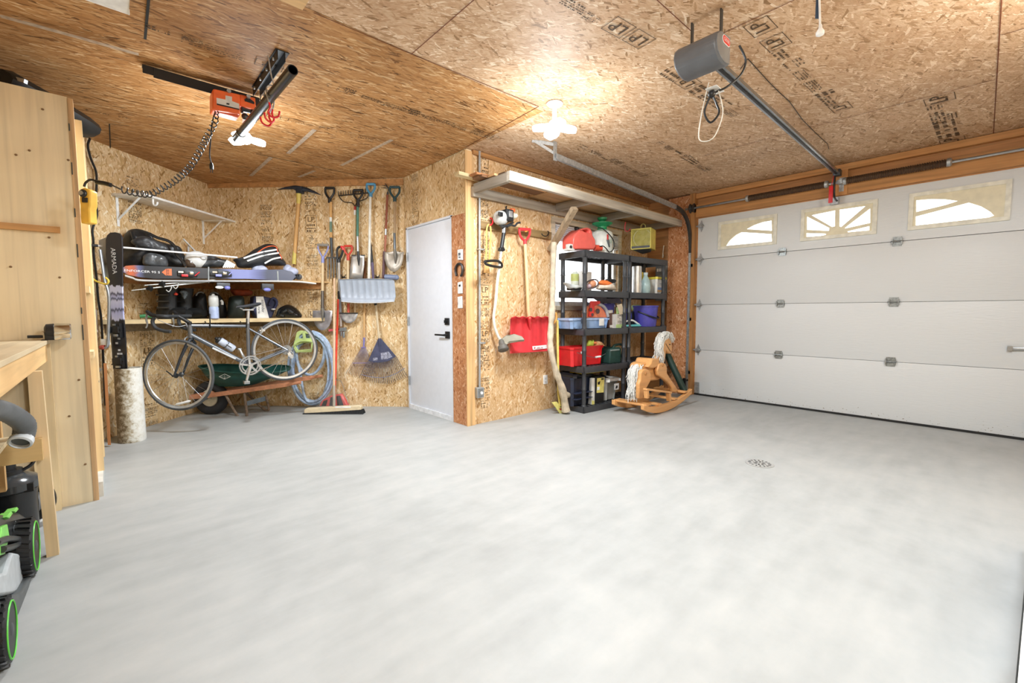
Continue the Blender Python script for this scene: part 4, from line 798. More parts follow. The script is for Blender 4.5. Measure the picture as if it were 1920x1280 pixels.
# things on the lower corner shelf ------------------------------------------------
ZL = 1.041; zE = zm(280, 520, 9.6); LF = Fr((0, 5.42, 0), (1, 0, 0), UP, (0, -1, 0))
DKB = mt('#0d0f10', .6, var=.5, sc=10, bump=.5); DKG = mt('#141d18', .6, var=.5, sc=10, bump=.4)
def boot(px, label, w, sc=1.):
    c = LF.p(*px, w); c.z = ZL; fr = facing(c); t = thing('ski_boot', label, 'boot', c, 'ski boots on the plank shelf')
    m = MB(); sec = [(-.05, .0, .075), (-.05, .05, .08), (-.045, .12, .078), (-.035, .22, .075), (-.03, .3, .085)]
    m.loft([[c+RH*(x+r*math.cos(k*PI/6))*sc+UP*z*sc-VH*(r*.8*math.sin(k*PI/6))*sc for k in range(12)] for x, z, r in sec]); part(t, 'cuff', m, DKB)
    m = MB(); m.loft([[c+RH*(x)*sc+UP*(.055+h*math.sin(k*PI/6))*sc-VH*(.05*math.cos(k*PI/6))*sc for k in range(12)] for x, h in ((-.12, .055), (0, .055), (.1, .05), (.16, .03))]); part(t, 'toe_shell', m, DKB)
    for z in (.1, .16, .22):
        m = MB(); m.box(fr, -.09, .03, z, z+.014, .055, .075, .003); part(t, 'buckle', m, DARKST)
boot((324, 600), 'black ski boot at the left end of the plank shelf', .1); boot((354, 600), 'black ski boot between the left boot and the dark backpack', .0)
t = thing('hockey_glove', 'black and grey patterned glove hanging under the skis above the ski boots', 'glove', LF.p(345, 560, .12)); blob('glove_body', LF, zE([(540, 260), (590, 230), (690, 250), (700, 310), (640, 400), (600, 380), (570, 300)]), .14, .03, mt('#4b5052', .7, var=.8, sc=60), t, 3, .004)
m = MB(); m.ell(LF.p(*zE([(480, 300)])[0], .15), .017, .013, .012); m.tube([LF.p(*zE([(480, 295)])[0], .14), LF.p(*zE([(440, 200)])[0], .1)], .006, 6); solo('red_buckle_strap', m, mt('#d8442f', .5), 'grey strap with a red buckle dangling under the upper shelf', 'strap')
def pack(name, px, w, dep, mat, label, cat_, seed, zbase=ZL):
    P = LF.P(px, w); c = sum(P, V())/len(P); t = thing(name, label, cat_, V((c.x, c.y, zbase))); blob('bag_body', LF, px, w, dep, mat, t, seed, .01); return t
t = pack('backpack', zE([(790, 330), (900, 260), (1010, 300), (1040, 500), (1030, 735), (780, 735), (760, 520)]), -.16, .09, DKB, 'black backpack with a loop handle behind the water bottle, left of it', 'backpack', 41)
m = MB(); m.tube(cat([LF.p(*p, .1) for p in zE([(840, 330), (870, 280), (930, 262), (980, 285)])], 5), .007, 6); part(t, 'loop_handle', m, mt('#5a5d5f', .5))
t = pack('backpack', zE([(1090, 320), (1150, 275), (1230, 290), (1290, 350), (1380, 520), (1380, 735), (1080, 735), (1070, 500)]), -.14, .1, DKB, 'black backpack right behind the clear water bottle', 'backpack', 43)
m = MB(); m.tube(cat([LF.p(*p, .02) for p in zE([(1090, 310), (1130, 275), (1190, 270), (1240, 300)])], 5), .007, 6); part(t, 'loop_handle', m, mt('#5a5d5f', .5)); m = MB(); m.tube(cat([LF.p(*p, .03) for p in zE([(1285, 410), (1310, 440), (1310, 490)])], 5), .012, 6); part(t, 'white_clip', m, WHT)
t = pack('sports_bag', zE([(1430, 380), (1480, 335), (1640, 325), (1700, 370), (1720, 560), (1700, 735), (1430, 735), (1410, 560)]), -.02, .11, DKG, 'dark green sports bag behind the bicycle saddle on the plank shelf', 'bag', 45)
t = pack('orange_bag', zE([(1455, 230), (1520, 215), (1700, 210), (1860, 240), (1820, 330), (1560, 330), (1500, 300)]), -.2, .06, mt('#8a3a1c', .7, var=.4), 'rust orange bag half hidden behind the ski binding above the green bag', 'bag', 47)
# water bottle
c = LF.p(*zE([(1170, 735)])[0], .22); c.z = ZL
t = thing('water_bottle', 'translucent blue water bottle with grey cap standing on the plank shelf edge', 'bottle', c); k = (c-EYE).dot(fwd)/F/9.6
m = MB(); m.lathe(c, UP, [(70*k, 0), (76*k, 6*k), (76*k, 190*k), (68*k, 215*k)], 20); part(t, 'body', m, mt('#a9b8d8', .25, var=.2)); m = MB(); m.lathe(c, UP, [(68*k, 212*k), (78*k, 240*k), (78*k, 360*k), (74*k, 380*k)], 20); part(t, 'upper_body', m, mt('#c3c4c0', .3)); m = MB(); m.lathe(c, UP, [(72*k, 378*k), (72*k, 410*k), (30*k, 415*k), (20*k, 440*k), (12*k, 445*k)], 18); part(t, 'cap', m, mt('#aaa9a4', .4))
# tote bag
t = thing('tote_bag', 'navy and white tote bag with dark sideways lettering on the plank shelf', 'bag', LF.p(492, 598, .1)); t.location.z = ZL; LOC[t.name] = V(t.location)
m = MB(); m.plate(LF, zD([(440, 905), (455, 900), (560, 905), (700, 940), (690, 1010), (640, 1140), (480, 1143), (430, 1040)]), .05, -.12); part(t, 'bag_body', m, mt('#2a2f4d', .7, var=.3), bevel=.02)
m = MB(); m.plate(LF, zD([(465, 906), (545, 906), (608, 1140), (478, 1143)]), .056, .051); pl_ = part(t, 'white_panel', m, mt('#d9d8d4', .7), smooth=0)
m = MB(); u, v = LF.uv(*zD([(528, 1030)])[0], .057); m.text(LF, 'sounder', u+.012, v+.02, .058, .042, rot=-PI/2); m.text(LF, 'starts', u-.026, v-.02, .058, .036, rot=-PI/2); part(pl_, 'lettering', m, mt('#3a3a44', .7), smooth=0)
m = MB(); m.tube(cat([LF.p(*p, .07) for p in zD([(610, 1000), (640, 930), (680, 940), (690, 990), (650, 1060)])], 5), .014, 8); part(t, 'handle', m, mt('#23284a', .7)); m = MB(); m.ell(LF.p(*zD([(655, 1045)])[0], .065), .022, .034, .01); part(t, 'white_print', m, WHT)
# bike helmet
c = LF.p(*zD([(830, 1135)])[0], .12); c.z = ZL; fr = facing(c)
t = thing('bike_helmet', 'glossy black bicycle helmet at the right end of the plank shelf', 'helmet', c)
m = MB(); prof = zD([(700, 1100), (720, 1040), (780, 1000), (830, 995), (890, 1025), (950, 1090), (962, 1130), (920, 1138), (705, 1136)])
P = [fr.p(*p) for p in prof]; cc_ = sum(P, V())/len(P); o = cat(P, 4, closed=True)
m.loft([[cc_+(p-cc_)*k_+fr.n*d_ for p in o] for k_, d_ in ((.2, .085), (.55, .08), (.85, .055), (1, 0), (.85, -.055), (.4, -.08))]); part(t, 'shell', m, mt('#141516', .18))
for (x0, y0, x1, y1) in ((770, 1075, 800, 1055), (830, 1060, 870, 1085), (740, 1110, 770, 1120)):
    m = MB(); a, b = fr.p(*zD([(x0, y0)])[0], .075), fr.p(*zD([(x1, y1)])[0], .08); m.tube([a, (a+b)/2+fr.n*.006, b], .012, 8); part(t, 'air_vent', m, mt('#3a3c3e', .4))
m = MB(); m.tube(cat([LF.p(*p, .2) for p in ((262, 593), (275, 592), (286, 593))], 3), .016, 8); solo('green_bottle', m, mt('#2f7a4a', .3), 'green bottle lying at the left end of the plank shelf', 'bottle')
# vertical skis in the culvert pipe -----------------------------------------------
pc = pZ(230, 832, 0)+VH*.095; KP = (pc-EYE).dot(fwd)
t = thing('ski_holder_pipe', 'stained white plastic pipe standing on the floor holding the upright skis', 'pipe', pc)
pm, nt, B, N = nodes('stained_pipe'); lk = nt.links.new; g = N('ShaderNodeNewGeometry'); n = N('ShaderNodeTexNoise', Scale=28.0, Detail=6.0, Roughness=.75); lk(g.outputs['Position'], n.inputs['Vector']); sx = N('ShaderNodeSeparateXYZ'); tc = N('ShaderNodeTexCoord'); lk(tc.outputs['Generated'], sx.inputs[0]); ma = N('ShaderNodeMath', operation='MULTIPLY_ADD'); lk(sx.outputs[0], ma.inputs[0]); ma.inputs[1].default_value = .5; lk(n.outputs['Fac'], ma.inputs[2]); rp = ramp(N, [(.55, '#6e5c40'), (.68, '#b3a68c'), (.82, '#dedcd2'), (1, '#ebebe6')]); lk(ma.outputs[0], rp.inputs[0]); lk(rp.outputs[0], B.inputs['Base Color'])
m = MB(); hz = pY(228, 690, pc.y)[2]-.0; m.lathe(pc, UP, [(.093, 0), (.097, .01), (.095, .08), (.092, hz), (.086, hz), (.086, .05)], 28, caps=False); part(t, 'tube', m, pm)
AF = Fr((pc.x, pc.y-.03, 0), RH, UP, -VH)
ARM = rampmat('upright_ski_graphic', 'Z', [(0, '#1d1e23'), (.36, '#202127'), (.37, '#c3c6e6'), (.42, '#aeb2dd'), (.44, '#3a3f5a'), (.455, '#b4b9e0'), (.5, '#c9cbe8'), (.515, '#444a6a'), (.53, '#b9bde2'), (.55, '#2f3350'), (.565, '#cfd1ea'), (.61, '#cfd1ea'), (.615, '#23242b'), (1, '#2b2c33')], .35, wob=.07)
zV = zm(0, 400, 4.2667)
oa = zV([(845, 210), (855, 175), (880, 153), (920, 150), (955, 158), (975, 190), (978, 300), (978, 600), (985, 800), (1003, 1010), (1012, 1245), (910, 1245), (895, 900), (870, 520), (845, 330)])
t = thing('alpine_ski', 'upright black ski with lilac graphic in the stained pipe, facing the room', 'ski', pc, 'upright skis')
m = MB(); m.prism(AF.P(oa, .0), AF.n*-.012); part(t, 'ski_body', m, ARM, bevel=.002)
m = MB(); u, v = AF.uv(*zV([(910, 380)])[0]); m.text(AF, 'ARMADA', u, v, .001, .055, rot=-PI/2+.02, sx=.95); part(t, 'lettering', m, WHT, smooth=0)
for (x, y) in ((955, 935), (975, 1185)):
    u, v = AF.uv(*zV([(x, y)])[0]); m = MB(); m.box(AF, u-.03, u+.03, v-.06, v+.06, .001, .03, .004); m.box(AF, u-.036, u+.036, v-.02, v+.035, .03, .055, .006); m.tube([AF.at(u-.05, v-.02, .04), AF.at(u+.05, v+.01, .04)], .006, 6); b = part(t, 'binding', m, BLK); m = MB(); m.box(AF, u-.018, u+.018, v-.05, v-.03, .03, .045, .003); m.box(AF, u-.02, u+.0, v+.04, v+.055, .03, .04, .002); part(b, 'brake_plate', m, STEEL)
m = MB()
for (x, y) in ((935, 1037), (955, 1093), (948, 1122), (970, 1122), (952, 1000)):
    u, v = AF.uv(*zV([(x, y)])[0]); m.box(AF, u-.01, u+.01, v-.008, v+.008, .0005, .002)
part(t, 'white_print', m, mt('#d5d7da', .5), smooth=0)
t = thing('alpine_ski', 'second upright ski behind the black one, its grey base edge showing at the left', 'ski', pc, 'upright skis')
ob = [(AF.p(*p, -.03)) for p in zV([(790, 215), (850, 190), (870, 240), (880, 520), (900, 900), (925, 1245), (905, 1245), (880, 900), (850, 520), (810, 330), (790, 260)])]
m = MB(); m.prism(ob, AF.n*-.012); part(t, 'ski_body', m, rampmat('ski_base_blue', 'Z', [(0, '#2a2c33'), (.5, '#4b5363'), (.7, '#9fb3c9'), (.8, '#20222a'), (.9, '#9a9fa6'), (1, '#b7bbc0')], .3))
# bent steel tube hung on a yellow hook
HKF = Fr((pc.x, pc.y-.12, 0), RH, UP, -VH)
t = thing('bent_steel_tube', 'bent grey steel tube hanging beside the upright skis', 'tube', HKF.p(207, 640))
m = MB(); m.tube(cat([HKF.p(*p) for p in zV([(800, 290), (820, 420), (838, 540), (862, 610), (872, 700), (868, 900), (862, 1040), (848, 1072), (825, 1075)])], 5), .011, 10); part(t, 'tube', m, mt('#a4a9ae', .35, .7))
m = MB(); m.tube([HKF.p(*p) for p in zV([(838, 1070), (808, 1072)])], .019, 10); part(t, 'red_end', m, mt('#a8473a', .5)); m = MB(); m.box(HKF, *sorted((HKF.uv(*zV([(806, 1000)])[0])[0], HKF.uv(*zV([(855, 1000)])[0])[0])), *sorted((HKF.uv(*zV([(806, 1052)])[0])[1], HKF.uv(*zV([(806, 1005)])[0])[1])), -.03, .005, .003); part(t, 'white_clamp', m, WHT)
m = MB(); m.tube(cat([HKF.p(*p, .03) for p in zV([(718, 485), (745, 525), (790, 550), (850, 565), (868, 540), (845, 512)])], 5), .0075, 8); solo('yellow_hook', m, mt('#e3c64f', .5), 'yellow coated hook on the cabinet side holding the bent steel tube', 'hook')
# leftover boards by the pipe
m = MB(); P = [pY(x, y, 4.86) for x, y in ((194, 681), (200, 681), (208, 834), (202, 834))]; m.prism(P, V((0, .02, 0))); solo('wood_lath', m, ORW, 'narrow orange wooden lath standing left of the stained pipe', 'lath', smooth=0)
m = MB(); m.tube([pY(178, 580, 4.2), pY(181, 695, 4.2)], .01, 8); m.tube([pY(176, 622, 4.19), pY(184, 622, 4.19)], .014, 8); m.tube([pY(178, 700, 4.19), pY(188, 690, 4.19)], .014, 8); solo('sash_clamp', m, mt('#8d857a', .5, .6), 'thin metal clamp hanging on the side of the plywood cabinet', 'clamp')
m = MB(); c = pY(173, 716, 4.1); m.ell(c, .035, .04, .03); solo('dark_blue_ball', m, mt('#39465a', .5), 'dark blue rounded knob peeking from the cabinet side', 'knob')
# ================================================================ BICYCLE
zK = zm(250, 560, 4.8); BK = Fr((0, 4.93, 0), (1, 0, 0), UP, (0, -1, 0))
def b1(x, y, w=0): return BK.p(*zK([(x, y)])[0], w)
SIL = mt('#767b82', .3, .7, .1); SILD = mt('#3c4148', .3, .6); TYRE = mt('#484b4e', .7); ALU = mt('#c9ccce', .3, .8)
t = thing('road_bicycle', 'silver drop-bar road bicycle hanging in front of the plank shelf', 'bicycle', b1(750, 700))
HT, HB, ST, BB, RH_ = b1(508, 235), b1(517, 350), b1(1030, 245), b1(1040, 595), b1(1372, 458)
N_ = BK.n
m = MB(); m.tube([HT, HB], .019, 14); m.tube([HT+(HB-HT)*.05, ST], .0155, 12); m.tube([HT+(HB-HT)*.75, BB], .021, 14); m.tube([ST+(ST-BB)*.06, BB], .0165, 12)
for s in (-1, 1):
    o = N_*(.028*s); m.tube([ST+(BB-ST)*.05, RH_+o*2], .0085, 8); m.tube([BB+o, RH_+o*2], .009, 8)
m.tube([BB-N_*.035, BB+N_*.035], .02, 14); m.beam(RH_+N_*.056+UP*.02, RH_+N_*.056-UP*.03, .02, .005, up=N_); m.beam(RH_-N_*.056+UP*.02, RH_-N_*.056-UP*.03, .02, .005, up=N_)
fr_ = part(t, 'frame', m, SIL)
def bwheel(c, ax, R, name, refl=False):
    a = ax.normalized(); x = a.cross(UP).normalized(); y = x.cross(a)
    m = MB(); prof = ((R-.012, -.009), (R-.012, .009), (R-.032, .006), (R-.036, 0), (R-.032, -.006)); RR = []
    for k in range(49):
        d = x*math.cos(2*PI*k/48)+y*math.sin(2*PI*k/48); RR.append([c+d*r+a*w for r, w in prof])
    m.loft(RR, caps=False); w = part(t, 'wheel', m, ALU, 'silver spoked wheel')
    m = MB(); m.tube(circ(c, x, y, R-.006, 56), .0125, 10, closed=True); part(w, 'tyre', m, TYRE, 'dark grey tyre')
    m = MB()
    for k in range(24):
        th = 2*PI*k/24; d = x*math.cos(th)+y*math.sin(th); s = 1 if k % 2 else -1; e = 2*PI*(k+(2 if (k//2) % 2 else -2))/24
        m.tube([c+(x*math.cos(e)+y*math.sin(e))*.02+a*s*.03, c+d*(R-.03)], .0011, 4, caps=False)
    part(w, 'spokes', m, STEEL)
    m = MB(); m.lathe(c-a*.05, a, [(.008, 0), (.008, .015), (.024, .018), (.02, .024), (.012, .03), (.012, .07), (.02, .076), (.024, .082), (.008, .085), (.008, .1)], 14); part(w, 'hub', m, DARKST)
    return w
Rw = .3175
wr = bwheel(RH_, N_, Rw*.985, 'wheel')
FH = b1(438, 690, .0); fc = dp(334.8, 703, (FH-EYE).dot(fwd)); fa = VH
wf = bwheel(fc, fa, Rw, 'wheel')
m = MB(); a, b = dp(*zK([(380, 952)])[0], (fc-EYE).dot(fwd)-.02), dp(*zK([(515, 918)])[0], (fc-EYE).dot(fwd)-.02); m.tube([a, a+(b-a)*.1, a+(b-a)*.9, b], [.004, .01, .01, .004], 8); part(wf, 'reflector', m, WHT)
CR = HB+(HB-HT).normalized()*.02
m = MB()
for s in (-1, 1): m.tube([CR+fa*(.012*s), CR+fa*(.048*s)-UP*.03, CR+(fc-CR)*.5+fa*(.052*s), fc+fa*(.052*s)], [.015, .0155, .012, .008], 10)
m.tube([CR, HB], .018, 12); part(t, 'fork', m, SILD)
m = MB(); m.tube([fc-fa*.07, fc+fa*.07], .007, 8); m.beam(fc-fa*.068, fc-fa*.07+V((-.04, .02, .05)), .012, .006); part(t, 'quick_release', m, BLK)
# bars: axis along the viewing direction because the front wheel is turned
dB = (b1(508, 200)-EYE).dot(fwd)-.05; bc = dp(334, 592.5, dB); Lf = -RH
sp = HT+(HT-HB).normalized()*.03
m = MB(); m.tube([HT, sp], .017, 12); m.tube([sp-UP*.01, bc], .016, 12); part(t, 'stem', m, BLK)
hb = None
m = MB(); ends = []
for s in (-1, 1):
    e = bc+fa*(.15*s); q = cat([bc, bc+fa*(.08*s), e, e+Lf*.075+UP*.0, e+Lf*.11-UP*.045, e+Lf*.085-UP*.1, e+Lf*.02-UP*.125, e-Lf*.04-UP*.132], 5); m.tube(q, .0145, 10); ends.append(e)
bars = part(t, 'handlebar', m, mt('#303336', .65))
for e in ends:
    m = MB(); h = e+Lf*.085; m.tube(cat([h-Lf*.02, h+Lf*.03+UP*.012, h+Lf*.06+UP*.035, h+Lf*.07+UP*.05], 4), [.016, .0165, .017, .0175, .018, .0175, .017, .0165, .016, .015, .014, .012, .01], 10); part(bars, 'hood', m, BLK)
    m = MB(); m.tube(cat([h+Lf*.065+UP*.03, h+Lf*.078-UP*.02, h+Lf*.072-UP*.07, h+Lf*.085-UP*.1], 4), [.008]*7+[.006]*6, 8); part(bars, 'brake_lever', m, ALU)
m = MB()
for e, tgt in ((ends[0], HT), (ends[1], HB+UP*.03)): m.tube(cat([e+Lf*.1+UP*.02, e+Lf*.06-UP*.03, (e+tgt)/2+Lf*.02-UP*.05, tgt+Lf*.03], 6), .0028, 5)
part(bars, 'brake_cable', m, mt('#b8bcc0', .4))
m = MB(); c = CR+Lf*.03; m.tube([c-fa*.035-UP*.03, c-fa*.04+UP*.01, c+UP*.03, c+fa*.04+UP*.01, c+fa*.035-UP*.03], .007, 8); m.box(facing(c-UP*.03), -.03, .03, -.008, .008, .025, .04); part(t, 'front_brake', m, ALU)
c = b1(1150, 275); m = MB(); m.tube([c-N_*.035-UP*.03, c-N_*.035+UP*.01, c+UP*.02, c+N_*.035+UP*.01, c+N_*.035-UP*.03], .007, 8); m.box(BK, *sorted((BK.uv(*zK([(1130, 285)])[0])[0], BK.uv(*zK([(1180, 285)])[0])[0])), BK.uv(*zK([(1150, 292)])[0])[1], BK.uv(*zK([(1150, 278)])[0])[1], .01, .03); part(t, 'rear_brake', m, ALU)
m = MB(); SPt = b1(1036, 105); m.tube([ST, SPt], .0135, 12); m.beam(b1(985, 100), b1(1080, 98), .03, .014); part(t, 'seat_post', m, ALU)
m = MB(); sec = [(925, 76, .008, .008), (950, 72, .02, .012), (1000, 68, .03, .014), (1060, 60, .052, .018), (1110, 50, .068, .02), (1138, 45, .06, .014), (1146, 42, .03, .008)]
m.loft([[b1(x, y)+N_*(hw*math.cos(k*PI/5))+UP*(hh*math.sin(k*PI/5)) for k in range(10)] for x, y, hw, hh in sec]); sd = part(t, 'saddle', m, mt('#3a3d42', .45)); m = MB()
for s in (-1, 1): m.tube(cat([b1(960, 82)+N_*.01*s, b1(1000, 100)+N_*.02*s, b1(1060, 98)+N_*.02*s, b1(1110, 65)+N_*.03*s], 4), .004, 6)
part(sd, 'saddle_rail', m, ALU)
# drivetrain
cb = BB+N_*.05
m = MB(); x, y = BK.u, UP
for R_, w in ((.088, .008), (.066, 0)):
    m.tube(circ(cb+N_*w, x, y, R_, 40), .005, 6, closed=True)
    for k in range(44): d = x*math.cos(2*PI*k/44)+y*math.sin(2*PI*k/44); m.beam(cb+N_*w+d*R_, cb+N_*w+d*(R_+.009), .005, .003, up=N_)
for k in range(5): d = x*math.cos(2*PI*k/5+.4)+y*math.sin(2*PI*k/5+.4); m.beam(cb, cb+d*.085, .018, .006, up=N_)
part(t, 'chainring', m, ALU)
m = MB(); ca = b1(1020, 735, .07); m.tube([cb+N_*.02, ca], [.017, .011], 10); m.tube([cb, cb+N_*.03], .02, 12); part(t, 'crank_arm', m, ALU)
m = MB(); m.tube([ca, ca+N_*.02], .007, 8); m.box(BK, *[BK.uv(*zK([(990, 750)])[0], .1)[0], BK.uv(*zK([(1042, 750)])[0], .1)[0]], BK.uv(*zK([(1000, 765)])[0], .1)[1], BK.uv(*zK([(1000, 738)])[0], .1)[1], .08, .14, .004); part(t, 'pedal', m, STEEL)
m = MB(); c2 = BB-N_*.05; e = b1(955, 450, -.07); m.tube([c2, e], [.016, .01], 10); part(t, 'crank_arm', m, ALU); m = MB(); m.box(BK, *[BK.uv(*zK([(935, 450)])[0], -.1)[0], BK.uv(*zK([(972, 450)])[0], -.1)[0]], BK.uv(*zK([(955, 458)])[0], -.1)[1], BK.uv(*zK([(955, 444)])[0], -.1)[1], -.14, -.07, .004); part(t, 'pedal', m, STEEL)
m = MB(); rc = RH_+N_*.045
for k in range(7): m.lathe(rc+N_*(.004*k-.014), N_, [(.028+.0035*(6-k), 0), (.028+.0035*(6-k), .002)], 22)
part(wr, 'cassette', m, STEEL)
dj = b1(1408, 505, .05); dj2 = b1(1395, 520, .05)
m = MB(); m.beam(rc, dj, .03, .012, up=N_); 
for q in (dj, b1(1425, 520, .05)): m.lathe(q-N_*.004, N_, [(.012, 0), (.02, .001), (.02, .007), (.012, .008)], 14)
m.tube(cat([rc+V((.02, 0, -.01)), dj+V((.03, 0, .02)), dj+V((.03, 0, -.015))], 4), .006, 6); part(t, 'rear_derailleur', m, ALU)
m = MB(); top0, top1 = cb+UP*.088, rc+UP*.04; bot0, bot1 = cb-UP*.088, b1(1420, 528, .05); m.beam(top0, top1, .004, .008); m.beam(bot0, bot1, .004, .008); part(t, 'chain', m, mt('#8a8178', .4, .7))
# bottle
A, Bq = b1(735, 350, .0), b1(905, 455, .0); d = (Bq-A).normalized(); L = (Bq-A).length
m = MB(); m.lathe(A+d*(L*.2), d, [(.022, 0), (.034, .012), (.035, L*.3), (.03, L*.36), (.035, L*.42), (.035, L*.74), (.03, L*.8)], 20); bt = part(t, 'bottle', m, mt('#b4bccb', .3), 'clear grey bottle'); m = MB(); m.lathe(A, d, [(.008, 0), (.014, .005), (.014, .018), (.03, .022), (.034, L*.2), (.03, L*.23)], 18); part(bt, 'cap', m, BLK)
m = MB()
for s in (-1, 1): m.tube(cat([A+d*(L*.55)+N_*.037*s, A+d*(L*.78)+N_*.037*s, A+d*(L*.98)+N_*.02*s-BK.u*.01, A+d*(L*.9)-d.cross(N_)*.04], 5), .003, 6)
m.tube(circ(A+d*(L*.6), N_, d.cross(N_), .038, 20), .003, 6, closed=True); part(t, 'bottle_cage', m, DARKST)
m = MB(); m.text(Fr(HT+(HB-HT)*.75, (BB-HB), UP, N_), 'a', .0, 0, .0) if 0 else None; m.beam(HB+(BB-HB)*.35+N_*.0215, HB+(BB-HB)*.75+N_*.0215, .002, .016); part(fr_, 'decal_panel', m, mt('#c6cace', .35))
# wall hooks carrying the bicycle
for x, lab in ((650, 'black steel hook under the plank shelf edge, the one nearer the handlebar'), (970, 'black steel hook under the plank shelf edge, the one nearer the saddle')):
    a = BK.p(*zK([(x+8, 205)])[0], -.17); tt_ = thing('shelf_hook', lab, 'hook', a, 'hooks carrying the bicycle'); m = MB()
    q = V(a); q.y = 5.178; m.tube(cat([q+UP*.0, q+V((0, -.06, -.02)), V((q.x, 4.95, HT.z-.03)), V((q.x, 4.91, HT.z-.02)), V((q.x, 4.895, HT.z+.05)), V((q.x, 4.893, HT.z+.1 if x < 800 else HT.z+.03))], 5), .0055, 8); part(tt_, 'hook_rod', m, BLK)
# ================================================================ WHEELBARROW
def k1(x, y, w): return TW.p(*zK([(x, y)])[0], w)
t = thing('wheelbarrow', 'green wheelbarrow with wooden handles parked behind the bicycle', 'wheelbarrow', pZ(450, 780))
GRT = mt('#1f4f48', .45, .1, .2, 8); WN, WF_ = .55, .24
rim = [k1(588, 607, .5), k1(735, 650, WN+.04), k1(1000, 668, WN+.06), k1(1270, 660, WN+.04), k1(1395, 640, .5), k1(1380, 602, .2), k1(1050, 598, WF_-.04), k1(760, 590, WF_)]
bot = [k1(735, 760, .45), k1(770, 785, WN-.08), k1(900, 788, WN-.06), k1(1060, 776, WN-.08), k1(1180, 735, .42), k1(1130, 730, .26), k1(960, 745, .24), k1(800, 752, .26)]
m = MB(); ro, bo = cat(rim, 4, True), cat(bot, 4, True); R1 = [m.bm.verts.new(p) for p in ro]; mid = [m.bm.verts.new(p+(q-p)*.5+(p-sum(ro, V())/len(ro)).normalized()*.02) for p, q in zip(ro, bo)]; R2 = [m.bm.verts.new(q) for q in bo]; n = len(ro)
for A_, B_ in ((R1, mid), (mid, R2)):
    for i in range(n): m.f([A_[i], A_[(i+1) % n], B_[(i+1) % n], B_[i]])
m.f(R2); tr = part(t, 'tray', m, GRT, 'dark green steel tray', solid=.004)
m = MB(); m.tube(ro, .009, 8, closed=True); part(tr, 'rolled_rim', m, GRT)
# maker's diamond on the tray side
cF = Fr(k1(828, 695, WN+.035), TW.u, (k1(828, 650, WN+.05)-k1(828, 740, WN-.0)), TW.n); cF.n = cF.u.cross(cF.v)
m = MB(); a_, b_ = .062, .034
for (p, q) in (((-a_, 0), (0, b_)), ((0, b_), (a_, 0)), ((a_, 0), (0, -b_)), ((0, -b_), (-a_, 0))):
    m.beam(cF.at(*p, .012), cF.at(*q, .012), .004, .003, up=cF.n)
m.text(cF, 'Gardener', 0, -.002, .014, .024); m.text(cF, 'la', 0, .017, .014, .02); m.lathe(cF.at(0, -.024, .011), cF.n, [(.009, 0), (.009, .003)], 12); part(tr, 'emblem', m, mt('#d9ded6', .5), smooth=0)
HWD = wood('#bd8260', 'x', .18)
for w, e, s0, nm in ((WN-.03, (1505, 752), (690, 868), ''), (WF_+.03, (1700, 693), (1000, 800), '')):
    fa_ = k1(505, 884, .62 if w > .3 else .6); m = MB(); pe = k1(*e, w); ps = k1(*s0, w); m.beam(fa_, ps, .04, .045); m.beam(ps, ps+(pe-ps)*.86, .04, .045); m.tube([ps+(pe-ps)*.84, ps+(pe-ps)*.9, pe], [.024, .018, .017], 10); part(t, 'handle', m, HWD, smooth=25)
wc = k1(700, 890, .44); wa = TW.n
m = MB(); m.tube(circ(wc, TW.u, UP, .135, 30), .052, 12, closed=True); wh = part(t, 'wheel', m, mt('#26272a', .75), 'black pneumatic tyre'); m = MB(); m.lathe(wc-wa*.05, wa, [(.02, 0), (.04, .0), (.1, .03), (.108, .05), (.1, .07), (.085, .085), (.03, .082), (.02, .11)], 24); part(wh, 'rim', m, mt('#cfc9b4', .5))
m = MB(); m.tube([wc-wa*.12, wc+wa*.12], .009, 8); part(wh, 'axle', m, STEEL)
for w, pts_ in ((WN-.03, ((830, 862), (945, 1062), (1010, 1076), (1022, 1050), (1000, 846))), (WF_+.04, ((1020, 850), (1165, 985), (1205, 1003), (1220, 985), (1190, 868)))):
    m = MB(); P = [k1(*p, w) for p in pts_]; zmin = min(p.z for p in P); P = [p-UP*max(0, zmin-.012)*(1 if p.z < .2 else 0) for p in P]; m.tube(cat(P, 4), .013, 8); part(t, 'leg', m, RUST)
m = MB(); m.beam(k1(1010, 945, WN-.03), k1(1195, 895, WF_+.04), .004, .05); part(t, 'leg_brace', m, mt('#7f8b93', .45, .6))
# ================================================================ HOSE COIL, BROOMS
zN = zm(540, 500, 4.2667)
def n1(x, y, w): return TW.p(*zN([(x, y)])[0], w)
HB_ = mt('#a9bdd6', .4, var=.22, sc=30); rng = random.Random(4)
t = thing('garden_hose', 'pale blue garden hose coiled on a lime green wall hanger', 'hose', TW.p(583, 760, .12))
pts = []
cx, cy = 585, 691
for k in range(7*28):
    a = 2*PI*k/28; lp = k/28; rx, ry = 39.5+4.5*math.sin(lp*2.1)-.9*lp, 66+4*math.cos(lp*1.7)-.9*lp
    if lp > 4.6: rx, ry, oy = 27, 40, -28
    else: oy = 0
    pts.append(TW.p(cx+rx*math.sin(a)+2*math.sin(a*2+lp)-(4 if oy else 0), cy+oy-ry*math.cos(a), .07+.016*(lp % 5)))
sm = [pts[0]]+[(pts[i-1]+pts[i]*2+pts[i+1])/4 for i in range(1, len(pts)-1)]+[pts[-1]]
m = MB(); m.tube(cat(sm, 2), .0145, 8); part(t, 'hose_coil', m, HB_)
m = MB(); q = TW.p(549, 690, .17); m.tube([q, q+V((0, 0, -.06)), q+V((.02, -.02, -.1))], [.014, .016, .013], 10); part(t, 'fitting', m, mt('#a8bfe0', .4))
